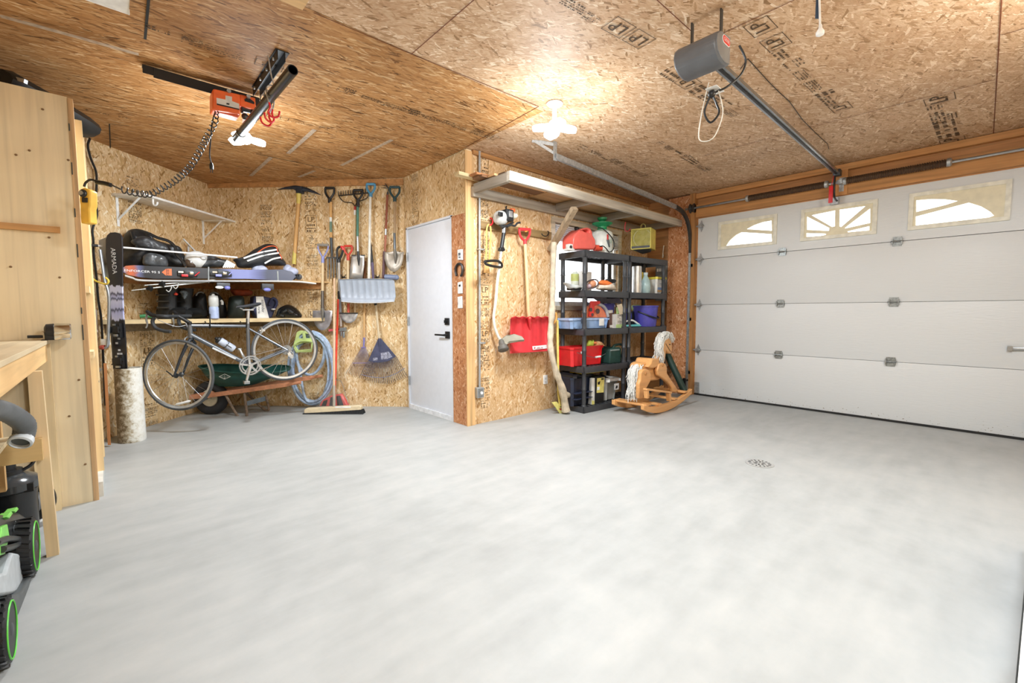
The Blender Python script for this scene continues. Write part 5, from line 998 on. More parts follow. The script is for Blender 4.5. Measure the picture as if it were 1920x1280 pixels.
t = thing('hose_hanger', 'lime green plastic hose hanger on the tool wall inside the blue hose coil', 'hanger', TW.p(573, 640)); LIME = mt('#c3d68a', .45)
zq = zm(250, 560, 4.8)
m = MB(); m.hplate([TW.p(*p, .18) for p in zq([(1470, 300), (1500, 285), (1590, 290), (1615, 380), (1600, 480), (1460, 485), (1435, 430)])], [[TW.p(*p, .18) for p in zq([(1490, 330), (1520, 312), (1525, 355), (1485, 358)])], [TW.p(*p, .18) for p in zq([(1545, 312), (1580, 318), (1590, 355), (1548, 355)])], [TW.p(*p, .18) for p in zq([(1455, 425), (1530, 395), (1600, 400), (1595, 450), (1480, 462)])]], TW.n*-.02); part(t, 'bracket', m, LIME, bevel=.004)
m = MB(); P = [TW.p(*p, .18) for p in zq([(1442, 432), (1480, 395), (1530, 380), (1612, 385)])]; m.sheet([[p+TW.n*a for a in (-.18, -.1, .02)] for p in cat(P, 5)]); part(t, 'saddle_arch', m, LIME, solid=.006)
# push broom
bt_ = pZ(627, 777, 0); BF = facing(bt_+VH*.05)
t = thing('push_broom', 'wide push broom with pale wooden block and black bristles leaning on the tool wall', 'broom', bt_)
zb = lambda p: BF.p(*zN([p])[0])
m = MB(); P = [zb(p) for p in ((138, 1138), (155, 1128), (580, 1105), (592, 1115), (592, 1140), (138, 1172))]; m.prism([p-VH*.03 for p in P], VH*.065); part(t, 'block', m, wood('#d9c9a8', 'x', .08), bevel=.006)
m = MB(); a, b = zb((140, 1168)), zb((597, 1140)); n = 46
for k in range(n+1):
    for j in range(3):
        p = a+(b-a)*(k/n)+VH*(-.025+.025*j); q = V((p.x, p.y, .001))+RH*(.012*(k/n-.5)*2)-VH*(.012*(1-j)); m.tube([p, q], [.0075, .0085], 5)
part(t, 'bristles', m, mt('#17181a', .8), smooth=0)
top = TW.p(627, 522, .1); mid = zb((368, 1118))
m = MB(); m.tube([mid+VH*.0+UP*.01, top], .0125, 12); part(t, 'handle', m, wood('#d9b797', 'z', .08))
m = MB(); h = mid+(top-mid)*.33; m.tube([mid, mid+(top-mid)*.16], .0155, 10); part(t, 'socket', m, mt('#b9b4a8', .4, .5))
for s in (-1, 1):
    m = MB(); q = mid+(top-mid)*.2; m.tube(cat([q, q+RH*.05*s+UP*.0, q+RH*.09*s-UP*.04, mid+RH*.16*s+UP*.005], 5), .0028, 6); part(t, 'wire_brace', m, STEEL)
m = MB(); q0, q1 = mid+(top-mid)*.44, mid+(top-mid)*.58; m.tube([q0, q1], .0132, 12); part(t, 'label', m, mt('#c9c2b6', .5))
m = MB(); m.box(BF, *[BF.uv(*zN([(385, 1120)])[0])[0], BF.uv(*zN([(510, 1115)])[0])[0]], BF.uv(*zN([(450, 1122)])[0])[1], BF.uv(*zN([(450, 1112)])[0])[1], .0305, .032); part(t, 'block_label', m, WHT, smooth=0)
# red broom behind
RB = Fr(TW.at(0, 0, .235), TW.u, UP, TW.n); rz = lambda p: RB.p(*zN([p])[0])
t = thing('snow_scoop', 'red scoop head with dark slots and a long red handle behind the push broom', 'scoop', rz((350, 1110)))
o = [rz(p) for p in ((245, 1115), (275, 1065), (345, 1030), (420, 1018), (470, 1100), (480, 1120))]
m = MB(); m.prism([p for p in o], RB.n*-.06); sc_ = part(t, 'head', m, mt('#dc4742', .4), bevel=.008)
for (q) in (((268, 1112), (285, 1072), (318, 1062), (305, 1112)), ((330, 1112), (340, 1045), (372, 1035), (375, 1112)), ((395, 1110), (388, 1035), (418, 1030), (445, 1108))):
    m = MB(); m.prism([rz(p)+RB.n*.002 for p in q], RB.n*-.01); part(sc_, 'dark_slot', m, BLK, smooth=0)
m = MB(); m.tube([rz((372, 1040)), TW.p(*zN([(388, 640)])[0], .09), TW.p(634, 561, .07)], .0115, 10); part(t, 'handle', m, mt('#e0452f', .35))
m = MB(); m.sheet([[rz(p)+RB.n*.03 for p in ((215, 1130), (330, 1008), (430, 1005))], [rz(p)+RB.n*.03 for p in ((500, 1130), (480, 1080), (450, 1020))]]); part(t, 'clear_guard', m, mt('#b9bcbb', .2, alpha=.12), solid=.002)
# ================================================================ TOOLS ON THE WALL
z5 = zm(500, 320, 5.817); z4 = zm(400, 400, 5.818); z8 = zm(620, 440, 8); zf = zm(580, 540, 12.8)
def tw(z, p, w=.05): return TW.p(*z([p])[0], w)
HAND = wood('#d6a86a', 'z', .12); HANDL = wood('#d9c39c', 'z', .1); HANDD = wood('#a08a6c', 'z', .15)
def T(name, label, cat_, z, p): return thing(name, label, cat_, tw(z, p, .0))
def shaft(t, z, a, b, r, mat, name='shaft', w=.05, w2=None, label=None):
    m = MB(); A, B_ = tw(z, a, w), tw(z, b, w if w2 is None else w2); rr = r if isinstance(r, tuple) else (r, r); m.tube([A, A+(B_-A)*.33, A+(B_-A)*.66, B_], [rr[0], rr[0]+(rr[1]-rr[0])*.33, rr[0]+(rr[1]-rr[0])*.66, rr[1]], 12); return part(t, name, m, mat, label)
def dgrip(t, z, x, y0, y1, hw, mat, w=.05, r=.012, y2=None):
    y2 = y2 or y1+20; m = MB(); tk = lambda a, b: tw(z, (a, b), w)
    m.tube([tk(x-hw, y0), tk(x+hw, y0)], r*1.15, 10); m.tube(cat([tk(x-hw, y0), tk(x-hw*.95, y0+(y1-y0)*.45), tk(x-hw*.35, y0+(y1-y0)*.85), tk(x, y1)], 5), r, 10); m.tube(cat([tk(x+hw, y0), tk(x+hw*.95, y0+(y1-y0)*.45), tk(x+hw*.35, y0+(y1-y0)*.85), tk(x, y1)], 5), r, 10); m.tube([tk(x, y1-8), tk(x, y2)], r*1.6, 12)
    return part(t, 'grip', m, mat)
def blade(t, z, px, mat, w=.055, dep=.018, k=.62):
    m = MB(); o = [tuple(p) for p in z(px)]; m.dish(TW, o, w, -dep, k); b = part(t, 'blade', m, mat, solid=.003); return b
# pickaxe
t = T('pickaxe', 'pickaxe hanging head up with a long wooden handle at the left of the tool wall', 'pickaxe', z5, (335, 600))
m = MB(); secs = [(120, 205, 3), (200, 190, 12), (290, 182, 20), (320, 190, 30), (385, 200, 30), (440, 205, 22), (520, 232, 13), (590, 264, 3)]
k = 1/5.817*5.05/826
m.loft([[tw(z5, (x, y), .06)+UP*(h*k*math.sin(a))+TW.n*(max(h, 5)*k*.8*math.cos(a)) for a in [j*PI/4 for j in range(8)]] for x, y, h in secs]); m.plate(TW, z5([(312, 172), (388, 172), (384, 242), (318, 242)]), .085, .035); part(t, 'head', m, mt('#343b47', .45, .4, .3), bevel=.003)
shaft(t, z5, (352, 238), (345, 360), (.028, .021), mt('#d7c264', .5), 'yellow_collar'); shaft(t, z5, (345, 350), (305, 900), (.019, .019), HAND, 'handle'); shaft(t, z5, (305, 880), (297, 1018), (.019, .023), mt('#d9c869', .5), 'yellow_end')
# digging fork
t = T('garden_fork', 'digging fork with a black D-handle and four steel tines', 'fork', z5, (700, 900))
dgrip(t, z5, 688, 188, 310, 48, BLK, y2=350); shaft(t, z5, (699, 340), (698, 512), .0145, HAND); shaft(t, z5, (698, 508), (699, 560), .0148, mt('#dfe3df', .5), 'white_label'); shaft(t, z5, (699, 555), (700, 670), .0148, mt('#5f7c6c', .5), 'green_label'); shaft(t, z5, (700, 668), (703, 735), .0145, HAND); shaft(t, z5, (703, 730), (712, 935), (.0165, .013), mt('#3e4447', .4, .5), 'ferrule')
m = MB(); m.tube([tw(z5, (655, 948)), tw(z5, (765, 948))], .011, 8)
for x in (668, 700, 732, 762): m.tube(cat([tw(z5, (x, 948)), tw(z5, (x+2, 1040)), tw(z5, (x+1, 1180))], 4), [.0085]*5+[.007]*3+[.003], 8)
part(t, 'tines', m, mt('#6f7171', .4, .7))
# bow rake
t = T('bow_rake', 'bow rake hung head up, its dark teeth behind the green spade handle', 'rake', z5, (965, 700))
m = MB(); A, B_ = tw(z5, (785, 272), .035), tw(z5, (1108, 240), .035); m.tube([A, B_], .007, 8)
for k_ in range(13):
    p = A+(B_-A)*(k_/12); m.tube([p, p+UP*.05+TW.n*.004], [.0055, .003], 6)
m.tube(cat([A, tw(z5, (810, 310), .03), tw(z5, (850, 340), .03), tw(z5, (930, 350), .03), tw(z5, (965, 395), .03)], 5), .005, 6); m.tube(cat([B_, tw(z5, (1100, 290), .03), tw(z5, (1050, 318), .03), tw(z5, (985, 345), .03), tw(z5, (965, 395), .03)], 5), .005, 6); part(t, 'rake_head', m, mt('#34302c', .5, .5))
shaft(t, z5, (965, 390), (964, 430), .0125, mt('#b23330', .4), 'red_sleeve', .025); shaft(t, z5, (964, 428), (962, 482), .0122, WHT, 'white_label', .025); shaft(t, z5, (962, 480), (955, 940), .0115, HANDL, 'handle', .025, .03); shaft(t, z5, (955, 940), (962, 1545), .0115, HANDL, 'handle', .03, .02)
# flat spade
t = T('flat_spade', 'square-bladed spade with a black handle and green sleeve', 'spade', z5, (995, 1000))
dgrip(t, z5, 996, 212, 320, 48, BLK, y2=395, w=.06); shaft(t, z5, (993, 385), (991, 715), .0145, mt('#3f7465', .45), 'green_sleeve', .06); shaft(t, z5, (991, 712), (996, 910), (.014, .0155), STEEL, 'shank', .06, .07)
blade(t, z5, [(928, 922), (975, 922), (1000, 905), (1030, 922), (1070, 922), (1062, 1050), (1045, 1175), (900, 1172), (912, 1050)], mt('#b9b8b6', .35, .6, .15, 10), .07, -.012); 
m = MB(); m.tube([tw(z5, (997, 880), .07), tw(z5, (1000, 960), .078), tw(z5, (1003, 1035), .07)], [.016, .014, .003], 10); m.tube([tw(z5, (926, 922), .07), tw(z5, (975, 922), .07)], .006, 6); m.tube([tw(z5, (1030, 922), .07), tw(z5, (1072, 922), .07)], .006, 6); part(t, 'socket', m, DARKST)
# grey snow shovel
t = T('snow_shovel', 'wide grey snow shovel with a white shaft and blue D-handle', 'shovel', z8, (540, 830))
dgrip(t, z5, 1136, 145, 255, 44, mt('#4f8fb5', .45), w=.075, r=.0125, y2=285); shaft(t, z5, (1131, 275), (1115, 1190), (.014, .0165), mt('#e3e0d6', .4), 'shaft', .075, .09)
gs = mt('#a4adba', .4, var=.05); m = MB(); rows = []
for r, (y, dz) in enumerate(((676, .10), (690, .115), (760, .10), (850, .085), (930, .085), (965, .1), (1012, .14))):
    row = []
    for c in range(41):
        q = c/40; xl, xr = 118+(0 if r < 2 else (r-1)*8), (930 if r < 1 else 948+min(r, 4)*7-(max(0, r-4)*10)); xx = xl+(xr-xl)*q
        yy = y+(-8*math.sin(q*PI) if r < 2 else (18*math.sin(q*PI)-14 if r > 4 else 0)); rib = .013*max(0, math.sin(q*PI*18)) if 1 <= r <= 4 else 0
        row.append(TW.p(*z8([(xx, yy)])[0], dz+.05-.03*math.sin(q*PI)*0+rib))
    rows.append(row)
m.sheet(rows); part(t, 'scoop', m, gs, solid=.004, smooth=60)
m = MB(); P = [tw(z8, p, .155) for p in ((118, 676), (330, 668), (540, 664), (740, 666), (920, 676))]; m.tube(cat(P, 4), .006, 6); part(t, 'rolled_edge', m, mt('#7f8892', .4))
m = MB(); P = [tw(z8, p, .191) for p in ((160, 998), (350, 1016), (540, 1020), (740, 1016), (950, 998))]; m.tube(cat(P, 4), .005, 6); part(t, 'wear_strip', m, mt('#d9dfe6', .3, .3))
# hand cultivator with long handle
t = T('garden_cultivator', 'long-handled three-prong cultivator with a reddish brown shaft', 'cultivator', z5, (1300, 700))
m = MB(); 
for y0, x0 in ((142, 1285), (160, 1258), (182, 1248)): m.tube(cat([tw(z5, (x0, y0), .03), tw(z5, (1300, y0+6), .045), tw(z5, (1325, 195), .045), tw(z5, (1322, 240), .04)], 5), [.002]*3+[.005]*13, 6)
m.tube([tw(z5, (1322, 235), .04), tw(z5, (1316, 275), .04)], .011, 8); part(t, 'prongs', m, DARKST); shaft(t, z5, (1317, 262), (1300, 640), .0125, wood('#8a4a33', 'z', .2), 'shaft', .04); shaft(t, z5, (1300, 635), (1298, 700), .013, STEEL, 'ferrule', .04); shaft(t, z5, (1298, 695), (1290, 880), .0125, wood('#a86a52', 'z', .2), 'shaft', .04); shaft(t, z5, (1284, 880), (1272, 1175), .0165, mt('#5d4147', .5), 'sleeve', .04)
# round point shovel
DGR = mt('#1f4147', .45)
t = T('round_shovel', 'round-point shovel with dark green D-handle, nearest the white door', 'shovel', z5, (1390, 900))
dgrip(t, z5, 1397, 178, 300, 52, DGR, y2=338, w=.06); shaft(t, z5, (1400, 330), (1396, 680), .0155, wood('#ab8f6c', 'z', .15), 'shaft', .06); shaft(t, z5, (1394, 675), (1397, 870), (.0145, .017), mt('#63676a', .3, .85), 'shank', .06, .075)
bl = [(1287, 885), (1340, 890), (1370, 880), (1398, 868), (1430, 880), (1460, 890), (1495, 882), (1488, 960), (1470, 1030), (1432, 1080), (1392, 1106), (1345, 1085), (1305, 1030), (1284, 960)]
blade(t, z5, bl, mt('#aaa296', .45, .45, .25, 12), .075, -.02)
m = MB(); m.tube([tw(z5, (1397, 850), .075), tw(z5, (1400, 930), .08), tw(z5, (1400, 1010), .07)], [.018, .016, .004], 10); part(t, 'socket', m, mt('#86837c', .4, .6))
# purple T-handle shovel
PUR = mt('#8f96cf', .45)
t = T('round_shovel', 'round-point shovel with a lilac handle yoke and grey wooden T-grip', 'shovel', z4, (1190, 1150))
m = MB(); m.tube([tw(z4, (1138, 343), .07), tw(z4, (1256, 345), .07)], .0155, 10); m.tube([tw(z4, (1190, 312), .08), tw(z4, (1200, 360), .088)], .005, 6); part(t, 'grip', m, mt('#8f8a82', .5))
m = MB()
for s in (-1, 1): m.tube(cat([tw(z4, (1197+s*55, 352), .07), tw(z4, (1197+s*52, 390), .07), tw(z4, (1196+s*22, 450), .07), tw(z4, (1195, 485), .07)], 5), .0085, 8)
m.tube([tw(z4, (1195, 470), .07), tw(z4, (1194, 540), .07)], .0175, 12); part(t, 'yoke', m, PUR)
shaft(t, z4, (1194, 535), (1191, 850), .0155, HANDL, 'shaft', .07); shaft(t, z4, (1191, 845), (1191, 1060), (.0165, .019), mt('#635c55', .45, .5), 'shank', .07, .09)
blade(t, z4, [(1085, 1060), (1130, 1058), (1165, 1060), (1192, 1045), (1220, 1060), (1255, 1058), (1297, 1060), (1290, 1160), (1268, 1220), (1230, 1262), (1190, 1277), (1150, 1262), (1110, 1215), (1085, 1150)], mt('#a9a7ad', .4, .55, .25, 12), .09, -.02)
m = MB(); m.tube([tw(z4, (1191, 1035), .09), tw(z4, (1191, 1110), .098), tw(z4, (1190, 1180), .085)], [.02, .017, .004], 10); part(t, 'socket', m, mt('#86837c', .4, .6))
# pruning saw handle
t = T('pruning_saw', 'pole saw with a black and red grip beside the digging fork', 'saw', z8, (130, 500))
m = MB(); L_ = cat([tw(z8, p, .07) for p in ((118, 405), (100, 330), (95, 240), (118, 190), (160, 185), (185, 215), (165, 300), (140, 350), (130, 400))], 4); m.tube(L_, .013, 10); m.tube([tw(z8, (120, 370), .07), tw(z8, (122, 415), .07)], .021, 12); gp = part(t, 'grip', m, BLK); m = MB(); m.tube(cat([tw(z8, p, .07) for p in ((155, 182), (182, 195), (188, 230))], 4), .015, 10); part(gp, 'red_insert', m, RED)
shaft(t, z8, (124, 410), (130, 850), .016, mt('#a9a39b', .4, .3), 'shaft', .065); shaft(t, z8, (130, 845), (132, 960), .019, BLK, 'collar', .065); shaft(t, z8, (140, 955), (150, 1160), .015, mt('#6c6a6c', .45), 'lower_shaft', .06)
# red edger
t = T('lawn_edger', 'half-moon lawn edger with a red D-handle and pale shaft', 'edger', z8, (260, 800))
dgrip(t, z8, 262, 168, 310, 58, mt('#c6402f', .45), w=.07, r=.011, y2=382); shaft(t, z8, (258, 380), (264, 1040), .0125, HANDL, 'shaft', .065); shaft(t, z8, (266, 1030), (266, 1165), .0145, mt('#c5523f', .45), 'red_socket', .065)
blade(t, zf, [(720, 605), (890, 600), (940, 590), (1000, 602), (1165, 600), (1140, 700), (1080, 790), (990, 838), (890, 838), (800, 770), (740, 690)], mt('#a8a6a6', .45, .4, .3, 30), .07, -.006)
m = MB(); m.tube([tw(zf, (720, 603), .074), tw(zf, (1165, 600), .074)], .006, 6); part(t, 'foot_edge', m, DARKST)
# bar clamp
t = T('bar_clamp', 'grey steel clamp with a pink-red bar below the lilac shovel', 'clamp', zf, (780, 900))
shaft(t, zf, (750, 480), (760, 920), .014, mt('#a79f98', .5, .3), 'bar', .05); m = MB(); m.plate(TW, zf([(712, 955), (860, 940), (865, 1030), (715, 1040)]), .075, .03); m.tube([tw(zf, (765, 1030), .055), tw(zf, (765, 1150), .055)], .01, 8); m.tube([tw(zf, (825, 1040), .05), tw(zf, (825, 1190), .05)], .014, 8); part(t, 'jaw', m, mt('#8c9498', .4, .6), bevel=.003); m = MB(); m.plate(TW, zf([(455, 990), (700, 955), (700, 1010), (460, 1045)]), .065, .04); part(t, 'red_bar', m, mt('#c45a5f', .5), bevel=.003)
# black taper spike beside the white shaft and blue roll
t = T('leaf_rake', 'large dark plastic fan rake hung head down on the tool wall', 'rake', zN, (760, 800))
shaft(t, z8, (603, 120), (622, 420), (.006, .017), BLK, 'grip', .06); shaft(t, z8, (622, 415), (640, 665), (.017, .014), mt('#5a4c68', .5), 'sleeve', .06); shaft(t, zN, (695, 288), (703, 308), .016, BLK, 'collar', .05); shaft(t, zN, (702, 300), (730, 575), .0125, wood('#c9b89a', 'z', .1), 'handle', .05, .06)
NAV = mt('#454963', .45, var=.2)
m = MB(); m.plate(TW, zN([(722, 572), (742, 572), (864, 716), (800, 755), (735, 766), (685, 765), (640, 752)]), .07, .06); fp = part(t, 'fan_plate', m, NAV, bevel=.002)
m = MB(); m.tube([tw(zN, (732, 572), .072), tw(zN, (738, 675), .072)], [.016, .006], 8); part(fp, 'socket', m, NAV)
m = MB()
for q in (((680, 728), (716, 726), (716, 748), (680, 750)), ((742, 690), (805, 678), (835, 720), (790, 738), (745, 740))): m.plate(TW, zN(list(q)), .0715, .0705)
part(fp, 'worn_sticker', m, mt('#8f91a3', .6, var=.6, sc=60), smooth=0)
m = MB(); n = 25
for k_ in range(n+1):
    q = k_/n; a = (640+224*q, 752-36*max(0, (q-.4)/.6)**1.5+10*math.sin(q*PI)); ex = (565+390*q, 895+45*math.sin(min(1, q*1.25)*PI*.62)-55*max(0, q-.65)/.35)
    A, B_ = tw(zN, a, .066), tw(zN, ex, .045); m.tube([A, A+(B_-A)*.9, B_-TW.n*.02], [.0032, .003, .002], 5)
part(t, 'tines', m, mt('#5b5e6e', .5))
m = MB(); m.tube(cat([tw(zN, p, .058) for p in ((590, 862), (660, 880), (760, 885), (850, 860), (935, 810))], 4), .003, 6); part(t, 'tine_band', m, mt('#7f87a8', .5))
t = T('fan_rake', 'small purple wire fan rake hung head down beside the big dark rake', 'rake', zN, (600, 750))
shaft(t, z8, (512, 395), (512, 690), .014, wood('#7a4a26', 'z', .2), 'handle', .03); shaft(t, zN, (610, 290), (609, 575), .0125, wood('#d0a772', 'z', .12), 'handle', .03); shaft(t, zN, (609, 565), (605, 648), (.012, .008), mt('#7d78b5', .45), 'socket', .035)
m = MB(); n = 17
for k_ in range(n+1):
    q = k_/n; A, B_ = tw(zN, (592+28*q, 645), .035), tw(zN, (462+235*q, 855+22*math.sin(q*PI)), .03); m.tube([A, A+(B_-A)*.93, B_-TW.n*.015], [.0022, .0022, .0018], 5)
part(t, 'tines', m, mt('#9a8f9a', .4, .4)); m = MB(); m.beam(tw(zN, (516, 770), .036), tw(zN, (690, 768), .036), .004, .008, up=TW.n); part(t, 'spreader_band', m, mt('#7f79c4', .45)); m = MB(); m.beam(tw(zN, (585, 645), .038), tw(zN, (625, 645), .038), .006, .012, up=TW.n); part(t, 'top_band', m, mt('#7f79c4', .45))
m = MB(); a = tw(z8, (818, 632), .06); b = tw(z8, (985, 640), .06); m.tube([a, b], .03, 14); m.ell(b, .03, .036, .03); t = T('blue_roll', 'rolled dusty blue plastic bundle below the round-point shovel near the door', 'roll', z8, (900, 640)); part(t, 'roll', m, mt('#7d8aa8', .45)); m = MB(); m.tube([a-TW.u*.006, a+TW.u*.01], .026, 14); part(t, 'end', m, mt('#565c72', .5))
for q, lab in (((190, 620), 'small metal tool clip at the left of the grey shovel top'), ((700, 620), 'small metal tool clip on the right of the white shovel shaft')):
    t = thing('tool_clip', lab, 'clip', tw(z8, q, 0), 'tool clips'); m = MB()
    for s in (-1, 1): m.tube(cat([tw(z8, (q[0], q[1]+10), .0), tw(z8, (q[0]+s*22, q[1]+5), .02), tw(z8, (q[0]+s*26, q[1]-12), .05), tw(z8, (q[0]+s*40, q[1]-16), .06)], 4), .004, 6)
    m.plate(TW, z8([(q[0]-30, q[1]+8), (q[0]+30, q[1]+8), (q[0]+30, q[1]+28), (q[0]-30, q[1]+28)]), .006, 0); part(t, 'spring_arms', m, DARKST)
# ================================================================ WALL BY THE ENTRY DOOR
zd = zm(740, 460, 3.556)
def dw(p, w=0): return DW.p(*zd([p])[0], w)
def dplate(name, label, cat_, q, mat, th=.012, b=.004, det=None):
    m = MB(); P = [dw(p, .013+th) for p in q]; m.prism(P, DW.n*-th); t = thing(name, label, cat_, sum(P, V())/4); part(t, 'cover', m, mat, bevel=b); return t
t = dplate('wall_thermostat', 'small white remote cradle with dark buttons mounted above the horseshoe', 'thermostat', [(416, 28), (446, 24), (448, 97), (418, 97)], WHT, .02, .006)
m = MB(); m.prism([dw(p, .035) for p in ((424, 50), (438, 48), (438, 66), (425, 68))], DW.n*-.003); m.prism([dw(p, .035) for p in ((426, 74), (438, 73), (438, 82), (427, 83))], DW.n*-.003); part(t, 'buttons', m, mt('#5f6a74', .5), smooth=0)
m = MB(); m.tube(cat([dw(p, .028) for p in ((412, 202), (406, 175), (410, 140), (426, 122), (444, 128), (452, 160), (448, 190), (441, 204))], 5), .011, 8); solo('horseshoe', m, mt('#3d3a38', .5, .6), 'old iron horseshoe hung open end down beside the white door', 'horseshoe')
t = dplate('wall_control', 'white garage opener control plate with one dark button', 'control', [(418, 246), (446, 240), (448, 320), (420, 322)], WHT, .014)
m = MB(); m.prism([dw(p, .029) for p in ((427, 262), (438, 260), (438, 273), (427, 275))], DW.n*-.004); part(t, 'button', m, BLK)
t = dplate('light_switch', 'white light switch plate, lowest fitting on the reddish board', 'switch', [(418, 342), (448, 338), (450, 418), (420, 420)], WHT, .01)
m = MB(); m.prism([dw(p, .027) for p in ((430, 370), (438, 369), (438, 388), (430, 389))], DW.n*-.012); part(t, 'toggle', m, WHT)
# conduit
def sw(z, p, w=0): return SW.p(*z([p])[0], w)
zc3 = zm(740, 260, 5.817)
t = thing('electrical_conduit', 'grey conduit pipe running down the board wall to an outlet box', 'conduit', sw(zd, (575, 1015)))
m = MB(); m.tube([sw(zc3, (925, 105), .03), sw(zd, (566, 950), .03)], .0115, 10); part(t, 'pipe', m, mt('#a3a6a8', .4, .3)); 
m = MB(); m.plate(SW, zd([(552, 950), (597, 945), (597, 1012), (554, 1020)]), .055, 0); bx = part(t, 'outlet_box', m, mt('#9ea2a3', .4, .3), bevel=.004); m = MB(); m.plate(SW, zd([(560, 958), (590, 955), (590, 1004), (561, 1010)]), .06, .055); part(bx, 'outlet_cover', m, STEEL); m = MB(); m.lathe(sw(zd, (580, 983), .06), SW.n, [(.016, 0), (.014, .006)], 16); part(bx, 'outlet_face', m, WHT)
for z in (.8, 1.7): 
    m = MB(); p = sw(zd, (566, 500), 0); u_ = SW.uv(899, 500)[0]; m.box(SW, u_-.035, u_+.035, z-.008, z+.008, 0, .045, .003); part(t, 'strap', m, GALV)
m = MB(); P = zd([(993, 866), (1020, 862), (1021, 922), (994, 925)]); m.plate(SW, P, .01, 0); t = thing('wall_outlet', 'white outlet plate low on the board wall left of the leaning pale beam', 'outlet', SW.p(*P[0])); part(t, 'cover', m, WHT, bevel=.002)
m = MB(); 
for dy in (14, 38): m.plate(SW, zd([(1002, 866+dy), (1012, 865+dy), (1012, 880+dy), (1002, 881+dy)]), .0115, .01)
part(t, 'socket', m, mt('#c9cbcb', .5), smooth=0)
# hook rail
zt = zm(860, 370, 6.735)
t = thing('hook_rail', 'weathered wooden rail with screw hooks on the board wall', 'rail', sw(zt, (700, 400)))
m = MB(); m.plate(SW, zt([(270, 290), (500, 335), (830, 385), (1175, 440), (1170, 530), (830, 470), (500, 425), (270, 385)]), .03, 0); part(t, 'board', m, wood('#93784f', 'x', .2), smooth=0)
def shook(pts, mat, lab, r=.0055, name='wall_hook'):
    m = MB(); m.tube(cat([sw(zt, p, .03+w) for p, w in pts], 5), r, 8); return solo(name, m, mat, lab, 'hook')
shook((((395, 262), .0), ((425, 275), .03), ((428, 320), .05), ((400, 352), .05), ((380, 340), .045)), RED, 'red coated hook holding the yellow strap', .007)
shook((((845, 365), .0), ((865, 380), .05), ((872, 410), .075), ((850, 432), .075), ((835, 425), .07)), mt('#dca04a', .5), 'yellow coated hook holding the red snow shovel', .006)
shook((((1125, 425), .0), ((1140, 445), .04), ((1110, 488), .06), ((1065, 480), .06), ((1048, 455), .055)), BLK, 'empty black hook at the right end of the hook rail')
# yellow strap
t = thing('yellow_strap', 'yellow rope loop with a tan web end hanging from the red hook', 'strap', sw(zt, (370, 950)))
m = MB(); m.tube(cat([sw(zt, p, .075) for p in ((345, 800), (352, 600), (355, 400), (375, 345), (398, 365), (405, 450), (398, 620), (388, 800))], 6), .0075, 8); m.tube([sw(zt, (350, 700), .07), sw(zt, (345, 850), .06)], .0075, 8); m.tube([sw(zt, (390, 700), .07), sw(zt, (380, 870), .06)], .0075, 8); part(t, 'rope', m, mt('#e6c765', .6))
m = MB(); m.plate(SW, zt([(335, 860), (385, 850), (400, 960), (330, 950)]), .07, .05); part(t, 'web_end', m, wood('#d3a465', 'z'), bevel=.004)
# string trimmer
t = thing('string_trimmer', 'grey and black string trimmer with bent white shaft hanging on the hook rail', 'trimmer', sw(zt, (560, 900)))
TWt = .13
m = MB(); c = sw(zt, (530, 260), TWt); fT = SW
m.loft([[c+SW.u*(x*.001+.00)+SW.u*(r*math.cos(k*PI/7)*.0)+UP*(r*math.sin(k*PI/7))+SW.n*(r*math.cos(k*PI/7)) for k in range(14)] for x, r in ((-62, .03), (-55, .052), (-30, .068), (10, .07), (45, .06), (60, .04))]); part(t, 'engine_shroud', m, mt('#b3b2ae', .35, var=.3), bevel=.003)
m = MB(); c2 = sw(zt, (610, 240), TWt+.02); m.box(Fr(c2, SW.u, UP, SW.n), -.045, .045, -.05, .06, -.04, .05, .008); m.tube([sw(zt, (600, 165), TWt), sw(zt, (597, 120), TWt+.01), sw(zt, (610, 112), TWt+.02)], .008, 8); m.box(Fr(sw(zt, (520, 215), TWt+.055), SW.u, UP, SW.n), -.025, .025, -.018, .02, 0, .02, .005); part(t, 'engine_block', m, BLK, bevel=.002)
m = MB(); m.box(Fr(sw(zt, (635, 215), TWt+.05), SW.u, UP, SW.n), -.02, .025, -.03, .03, 0, .03, .004); part(t, 'muffler_plate', m, ALU)
m = MB(); m.ell(sw(zt, (690, 240), TWt), .03, .06, .03); part(t, 'fuel_tank', m, mt('#d9d3bb', .4)); m = MB(); m.lathe(sw(zt, (672, 185), TWt), (.25, 0, 1), [(.028, 0), (.032, .01), (.03, .03), (.02, .036)], 16); part(t, 'fuel_cap', m, mt('#ea6a35', .4), 'orange fuel cap')
m = MB(); m.tube(cat([sw(zt, p, TWt+.02) for p in ((540, 375), (620, 350), (690, 315))], 4), .0105, 8); m.tube(cat([sw(zt, p, TWt+.02) for p in ((610, 370), (660, 350), (710, 358), (740, 325), (775, 318))], 4), .0105, 8); m.tube(cat([sw(zt, p, TWt) for p in ((520, 330), (560, 380), (575, 395))], 4), .02, 8); part(t, 'hanger_bracket', m, DARKST)
m = MB(); m.tube([sw(zt, (573, 365), TWt), sw(zt, (568, 450), TWt)], .021, 12); part(t, 'coupling', m, STEEL)
m = MB(); m.tube([sw(zt, (570, 445), TWt), sw(zt, (540, 640), TWt)], [.019, .02], 12); m.plate(SW, zt([(530, 630), (575, 625), (592, 668), (560, 685), (522, 672)]), TWt+.018, TWt-.018); part(t, 'throttle_grip', m, BLK, bevel=.004)
